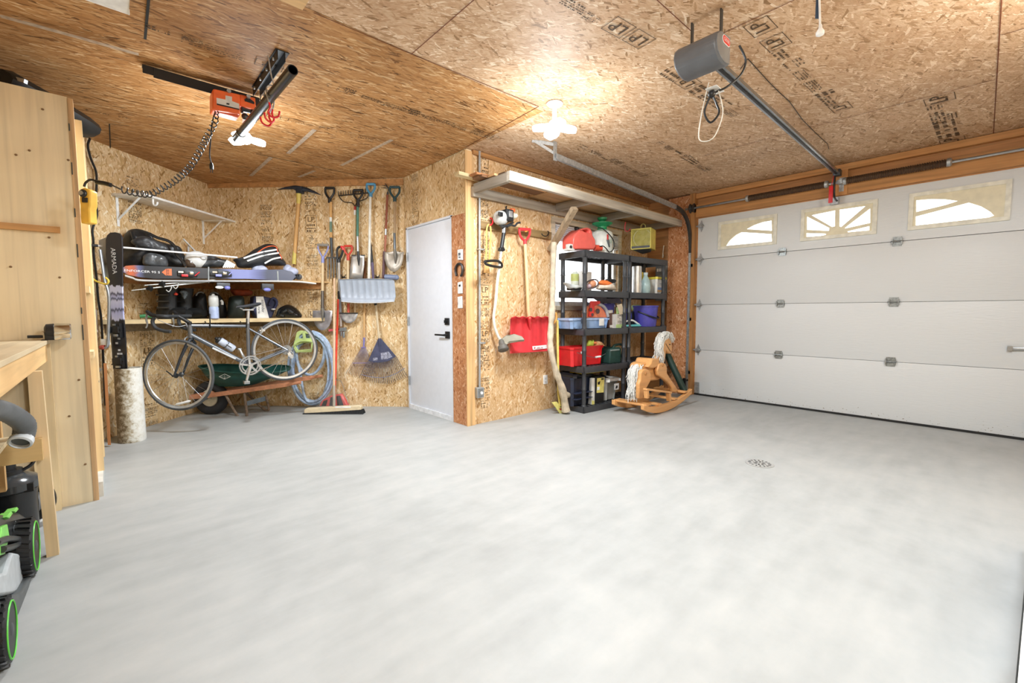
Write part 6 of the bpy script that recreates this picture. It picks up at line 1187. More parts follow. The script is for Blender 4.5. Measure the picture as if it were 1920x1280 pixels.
m = MB(); sh = [sw(zt, (535, 660), TWt), sw(zt, (515, 850), TWt-.01), sw(zt, (490, 1050), TWt-.03), sw(zd, (672, 380), TWt-.05), sw(zd, (660, 470), TWt-.06), sw(zd, (666, 540), TWt-.06), sw(zd, (690, 605), TWt-.05), sw(zd, (708, 632), TWt-.04)]; m.tube(cat(sh, 6), .0145, 10); part(t, 'shaft', m, mt('#e0ddd0', .35))
m = MB(); L_ = [sw(zt, p, w) for p, w in (((335, 825), TWt+.09), ((345, 805), TWt+.1), ((480, 800), TWt+.03), ((535, 830), TWt), ((545, 870), TWt-.02), ((520, 880), TWt), ((420, 865), TWt+.06), ((355, 845), TWt+.09))]; m.tube(cat(L_, 5, True), .0125, 10, closed=True); part(t, 'loop_handle', m, BLK)
m = MB(); A = sw(zd, (712, 640), TWt-.03); m.lathe(A, (-.1, -.5, -1), [(.02, -.02), (.03, 0), (.034, .035), (.05, .05), (.055, .09), (.045, .1)], 20); part(t, 'cutting_head', m, mt('#5a564f', .6))
m = MB(); P = [sw(zd, p, TWt+w) for p, w in (((705, 625), -.04), ((740, 598), .02), ((800, 588), .07), ((850, 605), .1), ((868, 628), .11), ((820, 630), .12), ((765, 640), .07), ((730, 665), .0))]; m.prism(P, SW.n*-.012+UP*-.02); part(t, 'debris_guard', m, mt('#8a8371', .6), bevel=.004)
m = MB(); q = sw(zt, (520, 760), TWt+.0148); scrib(m, Fr(q, (sw(zt, (515, 800), TWt)-sw(zt, (530, 690), TWt)), SW.u, SW.n), -.06, .06, -.008, .008, 0, 1, random.Random(6), dens=.95); part(t, 'lettering', m, BLK, smooth=0)
# red snow shovel
t = thing('snow_shovel', 'red plastic snow shovel with a wooden shaft and red D-handle', 'shovel', sw(zd, (905, 700)))
def sg(p, w=.1): return sw(zt, p, w)
m = MB(); RD = mt('#d63a40', .35, var=.06)
m.tube([sg((765, 402)), sg((900, 408))], .017, 12); m.tube(cat([sg((768, 402)), sg((770, 460)), sg((800, 520)), sg((835, 548))], 5), .0125, 10); m.tube(cat([sg((903, 408)), sg((895, 470)), sg((865, 525)), sg((838, 548))], 5), .0125, 10); m.tube([sg((836, 540)), sg((838, 590))], .0195, 12); part(t, 'grip', m, RD)
m = MB(); m.tube([sg((838, 585)), sg((862, 1000), .11), sw(zd, (890, 420), .11), sw(zd, (900, 520), .09)], [.0175, .018, .018, .018], 12); part(t, 'shaft', m, wood('#e0c296', 'z', .1))
rows = []
for r_, (y, dz) in enumerate(((480, .1), (490, .05), (560, .045), (640, .05), (700, .08), (720, .11))):
    row = []
    for c_ in range(31):
        q = c_/30; xl, xr = (780, 1032) if r_ < 1 else (772-.5*r_, 1035+2.5*r_); sc_ = (8*math.sin(q*PI*5)**2 if r_ == 0 else 0)
        rib = .012*max(0, math.sin(q*PI*9)) if 1 <= r_ <= 3 else 0; edge = .05*(abs(q-.5)*2)**6
        row.append(SW.p(*zd([(xl+(xr-xl)*q, y-sc_-(18*q if r_ > 3 else 10*q*0))])[0], dz+.02+rib+edge))
    rows.append(row)
m = MB(); m.sheet(rows); sc2 = part(t, 'scoop', m, RD, solid=.005, smooth=60)
m = MB(); m.tube([sw(zd, (897, 485), .11), sw(zd, (903, 560), .08)], [.024, .008], 10); part(t, 'socket', m, RD)
m = MB(); m.prism([SW.p(*zd([p])[0], .132) for p in ((918, 672), (1014, 662), (1017, 686), (922, 696))], SW.n*-.002); st_ = part(sc2, 'white_label', m, WHT, smooth=0); m = MB(); m.prism([SW.p(*zd([p])[0], .134) for p in ((930, 678), (938, 677), (938, 688), (930, 689))], SW.n*-.001); scrib(m, Fr(SW.p(*zd([(945, 690)])[0], .1345), SW.p(*zd([(1010, 683)])[0], .1345)-SW.p(*zd([(945, 690)])[0], .1345), UP, SW.n), 0, .1, 0, .018, 0, 2, random.Random(5)); part(st_, 'print', m, mt('#c05a5a', .6), smooth=0)
# ================================================================ OVERHEAD SHELF
GRW = wood('#a89e90', 'x', .2); GRWY = wood('#9a9184', 'y', .2)
t = thing('overhead_shelf', 'weathered lumber shelf frame hanging over the trimmer, window and rack', 'shelf', (4.1, 3.1, 2.2))
OX0, OX1, OY0 = 2.56, 5.55, 2.83; ZB, ZTp = 2.215, 2.295
m = MB(); m.beam((OX0, OY0+.02, (ZB+ZTp)/2), (OX1+.12, OY0+.02, (ZB+ZTp)/2), .04, ZTp-ZB); part(t, 'front_beam', m, wood('#bfb7a9', 'x', .2), smooth=0)
m = MB(); m.beam((OX0, 3.355, 2.225), (OX1, 3.355, 2.225), .04, .09); part(t, 'back_beam', m, GRW, smooth=0)
for x in (OX0+.02, 3.72, 4.55, 5.5):
    m = MB(); m.beam((x, OY0+.04, 2.25), (x, 3.335, 2.25), .04, .08); part(t, 'cross_beam', m, GRWY, smooth=0)
m = MB(); m.prism([(3.3, OY0+.01, 2.297), (5.5, OY0+.01, 2.297), (5.5, 3.38, 2.297), (3.3, 3.38, 2.297)], V((0, 0, .012))); part(t, 'deck', m, wood('#b89468', 'x', .15), smooth=0)
m = MB(); A = pY(905+0, 372, 2.86)
za = zm(860, 250, 4)
b_top, b_bot = pY(*za([(870, 560)])[0], 2.9), pY(*zm(860, 370, 6.735)([(1160, 660)])[0], 3.34); m.beam(b_bot, b_top, .045, .07, up=V((1, 0, 0))); part(t, 'diagonal_brace', m, wood('#a8957b', 'z', .22), smooth=0)
for k_, (y, z, x0, x1, wd_, th_, hx, lab) in enumerate(((3.2, 2.312, 2.50, 3.3, .14, .02, '#7a5638', 'dark board with a broken end lying on the overhead shelf'), (3.08, 2.312, 2.56, 3.6, .09, .02, '#d4a878', 'pale board lying on the overhead shelf beside the dark one'), (3.22, 2.335, 2.47, 3.4, .1, .018, '#b47a4e', 'reddish board stacked on top of the dark board on the overhead shelf'), (2.98, 2.312, 2.6, 3.7, .09, .018, '#5d4630', 'dark narrow board on the overhead shelf nearest the front beam'), (3.32, 2.34, 2.36, 2.75, .07, .03, '#dcc79a', 'short pale block end sticking out past the corner from the overhead shelf'))):
    m = MB(); m.box(Fr((0, y, z), (1, 0, 0), (0, 1, 0), UP), x0, x1, -wd_/2, wd_/2, -th_/2, th_/2); solo('stored_board', m, wood(hx, 'x'), lab, 'board', 'boards on the overhead shelf', smooth=0)
# red hook + heater
m = MB(); zz2 = zm(1020, 390, 6.857); m.tube(cat([pY(*zz2([p])[0], 3.05) for p in ((1050, 180), (1040, 230), (1040, 275), (1065, 298), (1098, 285), (1105, 262))], 5), .0065, 8); solo('red_hook', m, mt('#b2383c', .4), 'red coated hook under the overhead shelf left of the yellow heater', 'hook')
t = thing('shop_heater', 'yellow box heater with a mesh grille hanging under the overhead shelf', 'heater', pY(1205, 468, 3.0))
hpos = pY(1203, 448, 3.05); vd = V((hpos.x, hpos.y, 0)).normalized(); lv = V((-vd.y, vd.x, 0)); hn = (-vd*math.cos(.27)+lv*math.sin(.27)).normalized(); HX = Fr((hpos.x, hpos.y, 0), UP.cross(hn), UP, hn); YEL = mt('#e2d56c', .4)
zq2 = lambda pts: zz2(pts)
a0, b1_ = HX.uv(*zz2([(1118, 265)])[0]); a1_, b0_ = HX.uv(*zz2([(1372, 525)])[0]); b1_ = HX.uv(*zz2([(1250, 258)])[0])[1]; b0_ = HX.uv(*zz2([(1250, 525)])[0])[1]
m = MB(); D_ = .24; th_ = .012
m.box(HX, a0, a0+th_, b0_, b1_, -D_, 0); m.box(HX, a1_-th_, a1_, b0_, b1_, -D_, 0); m.box(HX, a0, a1_, b1_-th_, b1_, -D_, 0); m.box(HX, a0, a1_, b0_, b0_+th_, -D_, 0); m.box(HX, a0, a1_, b0_, b1_, -D_, -D_+th_); part(t, 'case', m, YEL, bevel=.003)
m = MB(); n = 17
hgt = (b1_-b0_)*.8; wdt = a1_-a0-2*th_
nx, ny = 13, 11
for i in range(nx):
    for j in range(ny):
        cx_ = a0+th_+wdt*(i+.5)/nx; cy_ = b1_-th_-hgt*(j+.5)/ny; dx, dy = wdt/nx/2, hgt/ny/2
        for (p, q) in (((-dx, 0), (0, dy)), ((0, dy), (dx, 0)), ((dx, 0), (0, -dy)), ((0, -dy), (-dx, 0))):
            A = HX.at(cx_+p[0], cy_+p[1], .0); B_ = HX.at(cx_+q[0], cy_+q[1], .0); nn = (B_-A).normalized().cross(HX.n)*.0022; m.poly([A-nn, B_-nn, B_+nn, A+nn])
part(t, 'grille', m, YEL, smooth=0)
m = MB(); m.box(HX, a0+th_, a1_-th_, b0_+th_, b1_-th_, -D_+.02, -.13); part(t, 'dark_interior', m, mt('#3d3a2c', .6), smooth=0)
m = MB(); m.box(HX, a0+th_, a1_-th_, b0_+th_, b1_-hgt-th_, -.02, .002); part(t, 'control_panel', m, mt('#55565a', .5))
m = MB(); cc2 = HX.at((a0+a1_)/2, (b0_+b1_)/2+.02, -.1)
for k_ in range(5):
    a = 2*PI*k_/5; d = HX.u*math.cos(a)+UP*math.sin(a); e = HX.u*math.cos(a+.7)+UP*math.sin(a+.7); m.prism([cc2+d*.02, cc2+d*.1, cc2+e*.1, cc2+e*.03], HX.n*.01)
m.lathe(cc2, HX.n, [(.035, 0), (.035, .03), (.02, .04)], 18); part(t, 'fan', m, mt('#8f8a78', .4, .5)); m = MB(); m.tube(circ(cc2+HX.n*.03, HX.u, UP, .11, 32), .008, 6, closed=True); part(t, 'fan_shroud', m, STEEL)
m = MB(); m.tube(cat([HX.at(a0+.1, b1_, -.1), HX.at(a0+.1, b1_+.05, -.1), HX.at((a0+a1_)/2, b1_+.07, -.1), HX.at(a1_-.1, b1_+.05, -.1), HX.at(a1_-.1, b1_, -.1)], 5), .006, 6); part(t, 'hanger', m, mt('#c9c07a', .5))
m = MB(); m.prism([HX.at(a0+.02, b0_, -.02), HX.at(a1_-.02, b0_, -.02), HX.at(a1_-.05, b0_-.02, -.1), HX.at(a0+.1, b0_-.04, -.1)], HX.n*-.1); part(t, 'bottom_bracket', m, mt('#4b4c4e', .5))
# ================================================================ BLACK RACKS
PLA = mt('#3a3c40', .4, var=.12); A4 = math.radians(-4)
rc0 = V((3.745, 2.955, 0)); RKu = V((math.cos(A4), math.sin(A4), 0)); RK = Fr(rc0, RKu, UP, RKu.cross(UP))
RW = RK.uv(1180, 500)[0]; RD_ = .40; TZ = [.065, .505, .915, 1.33, 1.755]
def rack(fr, W, D, label, tiers, grp):
    t = thing('shelving_rack', label, 'shelving rack', fr.o, grp)
    for z in tiers:
        m = MB(); b = z-.07
        m.box(fr, 0, W, b, z, -.02, 0, .006); m.box(fr, 0, W, b, z, -D, -D+.02, .006); m.box(fr, 0, .02, b, z, -D, 0, .006); m.box(fr, W-.02, W, b, z, -D, 0, .006)
        n = 11
        for k_ in range(1, n): m.box(fr, W*k_/n-.011, W*k_/n+.011, z-.025, z-.004, -D+.01, -.01)
        for k_ in range(1, 5): m.box(fr, .01, W-.01, z-.024, z-.006, -D*k_/5-.009, -D*k_/5+.009)
        part(t, 'shelf', m, PLA)
    for (u, w) in ((.035, -.035), (W-.035, -.035), (.035, -D+.035), (W-.035, -D+.035)):
        m = MB(); prof = [(.024, .002)]
        for z0, z1 in zip(tiers, tiers[1:]): prof += [(.03, z0-.07), (.03, z0+.012), (.0235, z0+.02), (.0235, (z0+z1)/2-.04), (.027, (z0+z1)/2-.035), (.027, (z0+z1)/2-.025), (.0235, (z0+z1)/2-.02), (.0235, z1-.08)]
        prof += [(.03, tiers[-1]-.07), (.03, tiers[-1]-.003), (.025, tiers[-1]+.004)]
        m.lathe(fr.at(u, 0, w), UP, prof, 14); part(t, 'post', m, PLA)
    return t
rack(RK, RW, RD_, 'black plastic shelving rack in front of the window, left one of two', TZ, 'black plastic racks')
R2 = Fr(RK.at(RW+.03, 0, -.01), RKu, UP, RK.n); R2W = R2.uv(1251, 550)[0]
rack(R2, R2W, RD_-.03, 'black plastic shelving rack beside the garage door post, right one of two', TZ, 'black plastic racks')
# ---- items on the racks
zI = zm(1020, 390, 6.857); zJ = zm(1020, 500, 6.857); zL = zm(1020, 610, 6.62)
def rk(z, p, w): return RK.p(*z([p])[0], w)
def ruv(z, p, w): return RK.uv(*z([p])[0], w)
def rpl(m, z, px, w1, w0): return m.prism([RK.p(*p, w1) for p in z(px)], RK.n*(w0-w1))
def rbase(z, p, w, tz): q = rk(z, p, w); q.z = tz; return q
# gas can
q = rbase(zI, (520, 520), -.2, TZ[4]); t = thing('gas_can', 'red plastic gas can standing on the top of the left black rack', 'gas can', q); GC = mt('#e8675c', .35, var=.06)
m = MB(); m.hplate([rk(zI, p, -.12) for p in ((378, 505), (378, 400), (395, 345), (440, 300), (490, 262), (560, 248), (600, 258), (622, 300), (630, 350), (660, 400), (668, 500), (640, 535), (400, 525))], [[rk(zI, p, -.12) for p in ((500, 285), (560, 272), (588, 290), (590, 320), (560, 315), (520, 300))]], RK.n*-.17); part(t, 'can_body', m, GC, bevel=.014)
m = MB(); a = rk(zI, (650, 510), -.16); m.lathe(a, (1, -.2, 0), [(.035, 0), (.035, .06), (.028, .065), (.028, .1), (.018, .105)], 18); part(t, 'spout_cap', m, mt('#e0563f', .4)); m = MB(); m.lathe(rk(zI, (430, 300), -.2), (-.4, 0, 1), [(.03, 0), (.03, .035), (.02, .05)], 16); part(t, 'black_cap', m, BLK)
# sprayer
q = rbase(zI, (745, 520), -.28, TZ[4]); t = thing('pump_sprayer', 'white pump sprayer with a green top and black hose on the left rack top', 'sprayer', q)
sc = (rk(zI, (840, 400), -.28)-rk(zI, (660, 400), -.28)).length/2
hz_ = lambda y: rk(zI, (745, y), -.28).z-q.z
m = MB(); m.lathe(q, UP, [(sc*.92, 0), (sc, .01), (sc, hz_(350)), (sc*.9, hz_(315)), (sc*.6, hz_(288)), (sc*.4, hz_(280))], 28); tk = part(t, 'tank', m, mt('#e6ebe4', .35), 'white translucent tank')
GR = mt('#1f8a57', .4)
m = MB(); m.lathe(q, UP, [(sc*.5, hz_(290)), (sc*.42, hz_(262)), (sc*.45, hz_(240)), (sc*.95, hz_(205)), (sc*.95, hz_(196)), (sc*.3, hz_(188)), (sc*.28, hz_(165)), (sc*.42, hz_(150)), (sc*.45, hz_(125)), (sc*.3, hz_(118))], 24); part(t, 'pump_funnel', m, GR, 'green pump and funnel')
m = MB(); hs = [rk(zI, p, w) for p, w in (((700, 250), -.2), ((760, 270), -.15), ((850, 350), -.13), ((900, 440), -.12), ((890, 530), -.12), ((840, 565), -.12), ((800, 520), -.12), ((760, 488), -.12), ((715, 495), -.12))]; m.tube(cat(hs, 6), .006, 7); part(t, 'hose', m, BLK)
m = MB(); m.tube([rk(zI, (818, 340), -.16), rk(zI, (820, 410), -.15)], .01, 8); part(t, 'red_trigger', m, mt('#c8322e', .4)); m = MB(); m.tube([rk(zI, (820, 405), -.15), rk(zI, (840, 500), -.15)], [.016, .008], 10); part(t, 'wand', m, mt('#5d6468', .4))
fS = Fr(q, RK.u, UP, RK.n); m = MB(); scrib(m, fS, -.05, .03, hz_(390), hz_(360), sc+.002, 2, random.Random(9)); scrib(m, fS, -.06, .06, hz_(470), hz_(410), sc+.002, 5, random.Random(3)); part(tk, 'print', m, mt('#7fae95', .6), smooth=0)
q = rbase(zI, (318, 530), -.16, TZ[4]); t = thing('spray_nozzle', 'small white gadget on the left front corner of the rack top', 'gadget', q); m = MB(); m.box(Fr(q, RK.u, UP, RK.n), -.04, .05, 0, .02, -.04, .04, .005); m.box(Fr(q, RK.u, UP, RK.n), -.02, .05, .02, .07, -.03, .03, .01); part(t, 'housing', m, mt('#d7d7d3', .4)); m = MB(); m.lathe(q+UP*.035+RK.n*.03+RK.u*-.0, RK.n, [(.018, 0), (.018, .006)], 14); part(t, 'dial', m, DARKST)
# tier 2 : z = TZ[3]
Z4 = TZ[3]
q = rbase(zI, (395, 1000), -.25, Z4); t = thing('soap_bottle', 'clear bottle with a green label standing on the second shelf by the window', 'bottle', q); k_ = (rk(zI, (430, 900), -.25)-rk(zI, (358, 900), -.25)).length/2; hz_ = lambda y: max(.0, rk(zI, (395, y), -.25).z-q.z)
m = MB(); m.lathe(q, UP, [(k_*.9, 0), (k_, .01), (k_, hz_(845)), (k_*.5, hz_(825)), (k_*.35, hz_(818))], 20); bd = part(t, 'body', m, mt('#cfd6c8', .3)); m = MB(); m.lathe(q, UP, [(k_*1.01, hz_(940)), (k_*1.01, hz_(850))], 20, caps=False); part(bd, 'green_label', m, mt('#b3ba72', .5)); m = MB(); m.lathe(q, UP, [(k_*.4, hz_(822)), (k_*.4, hz_(805)), (k_*.15, hz_(800)), (k_*.1, hz_(760))], 12); part(t, 'pump', m, WHT)
q = rbase(zI, (480, 1000), -.3, Z4); m = MB(); m.box(Fr(q, RK.u, UP, RK.n), -.1, .12, 0, .23, -.05, .05, .006); solo('white_carton', m, mt('#e6e6e2', .6), 'white carton behind the front post on the second shelf', 'carton')
q = rbase(zI, (390, 1030), -.1, Z4); t = thing('plastic_sack', 'crumpled clear plastic bag on the second shelf at the left corner', 'bag', q); blob('sack', RK, zI([(255, 955), (300, 985), (350, 985), (400, 990), (450, 1000), (490, 1030), (470, 1040), (400, 1040), (330, 1040), (290, 1000)]), -.1, .06, mt('#c3c8c8', .25, var=.2), t, 9, .012); m = MB(); m.box(Fr(q, RK.u, UP, RK.n), -.07, .06, .0, .03, -.05, .05, .01); part(t, 'dark_contents', m, BLK)
q = rbase(zI, (640, 1040), -.12, Z4); t = thing('ear_defenders', 'headband and orange cup ear defenders lying on the second shelf', 'ear defenders', q)
m = MB(); m.tube(cat([rk(zI, p, w) for p, w in (((530, 1000), -.1), ((545, 960), -.12), ((600, 925), -.14), ((660, 918), -.14), ((695, 945), -.12), ((690, 985), -.1), ((650, 1020), -.08), ((600, 1035), -.06))], 5), .008, 8); part(t, 'headband', m, mt('#5b5658', .45)); m = MB(); m.ell(rk(zI, (620, 975), -.16), .055, .045, .04, RK); part(t, 'ear_cup', m, mt('#e8a47e', .5)); m = MB(); m.ell(rk(zI, (565, 1005), -.12), .04, .03, .04, RK); part(t, 'ear_cushion', m, mt('#c9b2bd', .6))
q = rbase(zI, (800, 1050), -.12, Z4); t = thing('work_gloves', 'bundle of white and orange work gloves heaped on the second shelf', 'gloves', q); blob('fabric', RK, zI([(680, 1040), (700, 985), (730, 950), (800, 945), (870, 985), (900, 1020), (910, 1055), (780, 1060)]), -.12, .08, mt('#d9cdbd', .8, var=.25), t, 17, .012); 
blob('orange_fabric', RK, zI([(710, 965), (730, 930), (790, 930), (860, 965), (880, 1000), (840, 1010), (760, 1000)]), -.09, .05, mt('#ec7d3c', .7), t, 19, .008)
q = rbase(zI, (860, 1040), -.3, Z4); t = thing('hand_drill', 'small dark tool behind the gloves on the second shelf', 'tool', q); m = MB(); c = rk(zI, (855, 940), -.3); m.box(Fr(c, RK.u, UP, RK.n), -.07, .06, -.02, .025, -.03, .03, .01); m.tube([c+RK.u*.06, c+RK.u*.1+UP*.01], [.018, .01], 10); m.box(Fr(c, RK.u, UP, RK.n), -.02, .02, -(c.z-Z4), -.0, -.025, .025, .008); part(t, 'body', m, BLK)
# right rack tier 2
m = MB(); q = rbase(zI, (1190, 1075), -.15, Z4); r_ = (rk(zI, (1238, 900), -.15)-rk(zI, (1150, 900), -.15)).length/2*.86; L_ = rk(zI, (1190, 750), -.15).z-q.z
t = thing('foil_roll', 'tall silver roll standing upright on the right black rack', 'roll', q); m.lathe(q, UP, [(r_, 0), (r_, L_)]+[(r_*.92, L_), (r_*.92, L_-.01)], 26, caps=False); part(t, 'foil', m, mt('#d3d3d1', .25, .6)); m = MB(); m.lathe(q+UP*.01, UP, [(r_*.92, 0), (r_*.92, L_-.02)], 20); part(t, 'core', m, mt('#8f8c86', .6))
q = rbase(zI, (1250, 1080), -.25, Z4); t = thing('yellow_bottle', 'yellow bottle with a dark label between the silver roll and clear jug', 'bottle', q); m = MB(); hz_ = rk(zI, (1250, 850), -.25).z-q.z; m.lathe(q, UP, [(.05, 0), (.055, .01), (.055, hz_*.7), (.03, hz_*.9), (.02, hz_)], 18); part(t, 'body', m, mt('#d8c24b', .4)); m = MB(); m.lathe(q, UP, [(.0555, hz_*.1), (.0555, hz_*.45)], 18, caps=False); part(t, 'label', m, mt('#2f5360', .5)); m = MB(); m.lathe(q+UP*hz_, UP, [(.022, -.01), (.022, .025)], 14); part(t, 'cap', m, mt('#e6c93c', .4))
q = rbase(zI, (1305, 1085), -.12, Z4); t = thing('clear_jug', 'pale aqua clear jug on the right rack between yellow bottle and white pail', 'jug', q); hz_ = rk(zI, (1300, 855), -.12).z-q.z; m = MB(); m.lathe(q, UP, [(.05, 0), (.058, .02), (.06, hz_*.4), (.052, hz_*.65), (.03, hz_*.85), (.022, hz_*.92), (.022, hz_)], 22); part(t, 'body', m, mt('#a9c3c4', .2)); m = MB(); m.lathe(q+UP*hz_, UP, [(.026, -.005), (.026, .025)], 14); part(t, 'cap', m, mt('#c9d6d6', .4))
q = rbase(zI, (1412, 1090), -.2, Z4); t = thing('detergent_pail', 'white square pail with a yellow lid and printed band on the right rack', 'pail', q); w_ = (rk(zI, (1505, 1000), -.1)-rk(zI, (1345, 1000), -.1)).length*.82; hz_ = rk(zI, (1425, 900), -.1).z-q.z; fQ = Fr(q, RK.u, UP, RK.n)
def sq(c, fr, w, z, d=None, r=.02): d = d or w; return [fr.at(sx*(w/2-(r if i == 0 else 0)), z, sw_*(d/2-(r if i == 1 else 0))) for sx, sw_, o in ((1, 1, (0, 1)), (-1, 1, (1, 0)), (-1, -1, (0, 1)), (1, -1, (1, 0))) for i in o]
m = MB(); m.loft([sq(q, fQ, w_*.86, 0, .2), sq(q, fQ, w_, hz_, .23)]); pb_ = part(t, 'tub', m, mt('#e4e4e0', .4)); m = MB(); m.loft([sq(q, fQ, w_*1.05, hz_-.01, .24), sq(q, fQ, w_*1.05, hz_+.02, .24)]); part(t, 'lid', m, mt('#e0d24e', .4))
m = MB(); 
def bandq(z0, z1, e=.002): f0 = lambda z: (w_*(.86+.14*z/hz_))/2-.024; g0 = lambda z: (.2+.03*z/hz_)/2+e; return [fQ.at(-f0(z0), z0, g0(z0)), fQ.at(f0(z0), z0, g0(z0)), fQ.at(f0(z1), z1, g0(z1)), fQ.at(-f0(z1), z1, g0(z1))]
m.poly(bandq(hz_*.25, hz_*.42)); part(pb_, 'blue_band', m, mt('#7f9ccb', .5), smooth=0); m = MB(); m.poly(bandq(hz_*.14, hz_*.25)); part(pb_, 'orange_band', m, mt('#e0b06a', .5), smooth=0)
m = MB(); scrib(m, Fr(fQ.at(-.06, hz_*.55, .117), RK.u, UP, RK.n), 0, .12, 0, .03, .004, 2, random.Random(8)); part(pb_, 'print', m, mt('#7f8a90', .5), smooth=0)
# tier 3 : z = TZ[2]
Z3 = TZ[2]
def tub(name, label, cat_, z, x0, x1, ytop, ybot, w, dpth, Zs, mat, taper=.9, rim=None):
    a, b = ruv(z, (x0, ytop), w), ruv(z, (x1, ytop), w); wd_ = b[0]-a[0]; cx_ = (a[0]+b[0])/2; hh = ruv(z, ((x0+x1)/2, ytop), w)[1]-Zs
    fr = Fr(RK.at(cx_, Zs, w-dpth/2), RK.u, UP, RK.n); t = thing(name, label, cat_, fr.o); m = MB()
    o0, o1 = sq(None, fr, wd_*taper, 0.001, dpth*taper, .025), sq(None, fr, wd_, hh, dpth, .025); i1, i0 = sq(None, fr, wd_-.012, hh, dpth-.012, .022), sq(None, fr, wd_*taper-.012, .012, dpth*taper-.012, .022)
    m.loft([o0, o1, i1, i0]); b_ = part(t, 'tub', m, mat)
    m = MB(); m.loft([sq(None, fr, wd_+.02, hh-.022, dpth+.02, .03), sq(None, fr, wd_+.024, hh+.002, dpth+.024, .03), sq(None, fr, wd_-.008, hh+.002, dpth-.008, .024), sq(None, fr, wd_-.008, hh-.02, dpth-.008, .024)], caps=False); part(t, 'rim', m, rim or mat); return t, b_, fr, wd_, hh
t, b_, fr, wd_, hh = tub('storage_tub', 'clear blue storage tub full of odds and ends on the middle shelf', 'tub', zJ, 345, 845, 660, 800, -.088, .23, Z3, mt('#8aa4c9', .2, var=.25, sc=9), .92, mt('#a3b8da', .25))
m = MB(); m.prism([fr.at(*p, .128) for p in ((.12, .03), (.2, .03), (.2, .11), (.12, .11))], fr.n*.004); part(b_, 'white_sticker', m, mt('#e4e2dd', .6), smooth=0)
m = MB(); m.box(fr, -.17, -.11, .06, hh, .12, .137, .004); part(t, 'latch', m, mt('#3c4048', .4))
t = thing('wheel_ramp_saw', 'orange and white circular saw case standing in the clear blue tub', 'saw', fr.at(0, hh*.3, -.05)); t.name = 'circular_saw'; LOC['circular_saw'] = LOC.get(t.name, fr.at(0, hh*.3, -.05))
m = MB(); arc = [(525, 640), (530, 590), (560, 530), (610, 490), (660, 480), (720, 500), (770, 550), (800, 610), (815, 655)]; P = [rk(zJ, p, -.13) for p in arc+[(530, 655)]]; m.prism(P, RK.n*-.05); bd = part(t, 'guard', m, mt('#e0805c', .45), bevel=.006)
m = MB(); L_ = [rk(zJ, p, -.12) for p in ((700, 480), (760, 505), (800, 560), (822, 640))]; m.tube(cat(L_, 5), .018, 8); part(t, 'grey_rim', m, mt('#a9adb4', .4))
m = MB(); rpl(m, zJ, [(610, 440), (725, 440), (725, 475), (655, 500), (640, 640), (585, 640), (600, 520)], -.105, -.13); part(t, 'red_handle', m, mt('#d2332c', .4), bevel=.005)
m = MB()
for (x, y, r_) in ((600, 552, .022), (690, 570, .03), (620, 615, .018)): m.lathe(rk(zJ, (x, y), -.105), RK.n, [(r_, 0), (r_, .006)], 18)
part(t, 'dark_vent', m, mt('#4f3a3a', .5)); 
# boxes
q = rbase(zJ, (830, 790), -.33, Z3); t = thing('open_carton', 'purple printed carton with its grey flaps open on the middle shelf', 'carton', q)
m = MB(); rpl(m, zJ, [(700, 475), (905, 470), (900, 560), (900, 780), (700, 780)], -.25, -.32); part(t, 'carton_body', m, mt('#4d46a8', .5)); m = MB(); rpl(m, zJ, [(735, 470), (620, 395), (770, 385), (800, 468)], -.3, -.305); rpl(m, zJ, [(800, 468), (770, 385), (960, 385), (1005, 470)], -.31, -.315); part(t, 'flap', m, mt('#7a7784', .6), smooth=0); m = MB(); rpl(m, zJ, [(760, 500), (815, 496), (815, 510), (760, 515)], -.297, -.3); rpl(m, zJ, [(895, 485), (920, 485), (920, 515), (895, 515)], -.297, -.3); part(t, 'print', m, mt('#c9c6e6', .5), smooth=0)
q = rbase(zJ, (870, 785), -.15, Z3); t = thing('spray_paint', 'brown and white printed boxes jumbled between the blue tub and tall carton', 'carton', q)
m = MB(); rpl(m, zJ, [(830, 600), (900, 590), (925, 680), (920, 785), (835, 785)], -.12, -.24); t.name = 'small_carton'; LOC[t.name] = V(t.location); part(t, 'carton_body', m, mt('#5d4138', .5), bevel=.003); m = MB(); rpl(m, zJ, [(850, 750), (915, 745), (915, 782), (850, 782)], -.115, -.12); rpl(m, zJ, [(825, 560), (885, 555), (885, 605), (828, 612)], -.13, -.16); part(t, 'white_label', m, mt('#dedad2', .5), smooth=0)
q = rbase(zJ, (968, 785), -.08, Z3); t = thing('tall_carton', 'tall white and green carton with an open flap on the middle shelf', 'carton', q); m = MB(); rpl(m, zJ, [(930, 610), (1008, 605), (1008, 782), (930, 788)], -.06, -.16); tc_ = part(t, 'carton_body', m, mt('#cfcac2', .5)); m = MB(); rpl(m, zJ, [(928, 742), (1009, 738), (1009, 783), (929, 789)], -.058, -.0605); rpl(m, zJ, [(940, 520), (962, 520), (965, 600), (940, 605)], -.07, -.08); part(tc_, 'green_band', m, mt('#b7d08a', .5), smooth=0)
m = MB(); rpl(m, zJ, [(940, 490), (1000, 475), (1040, 605), (975, 615)], -.04, -.045); part(t, 'flap', m, mt('#c3b59d', .6), smooth=0); m = MB(); scrib(m, Fr(rk(zJ, (945, 735), -.057), RK.u, UP, RK.n), 0, .07, 0, .13, .001, 7, random.Random(2)); part(tc_, 'print', m, mt('#857f78', .5), smooth=0)
q = rbase(zJ, (1300, 755), -.16, Z3); r_ = (rk(zJ, (1410, 600), -.16)-rk(zJ, (1195, 600), -.16)).length/2*.88; hz_ = rk(zJ, (1300, 500), -.16).z-q.z
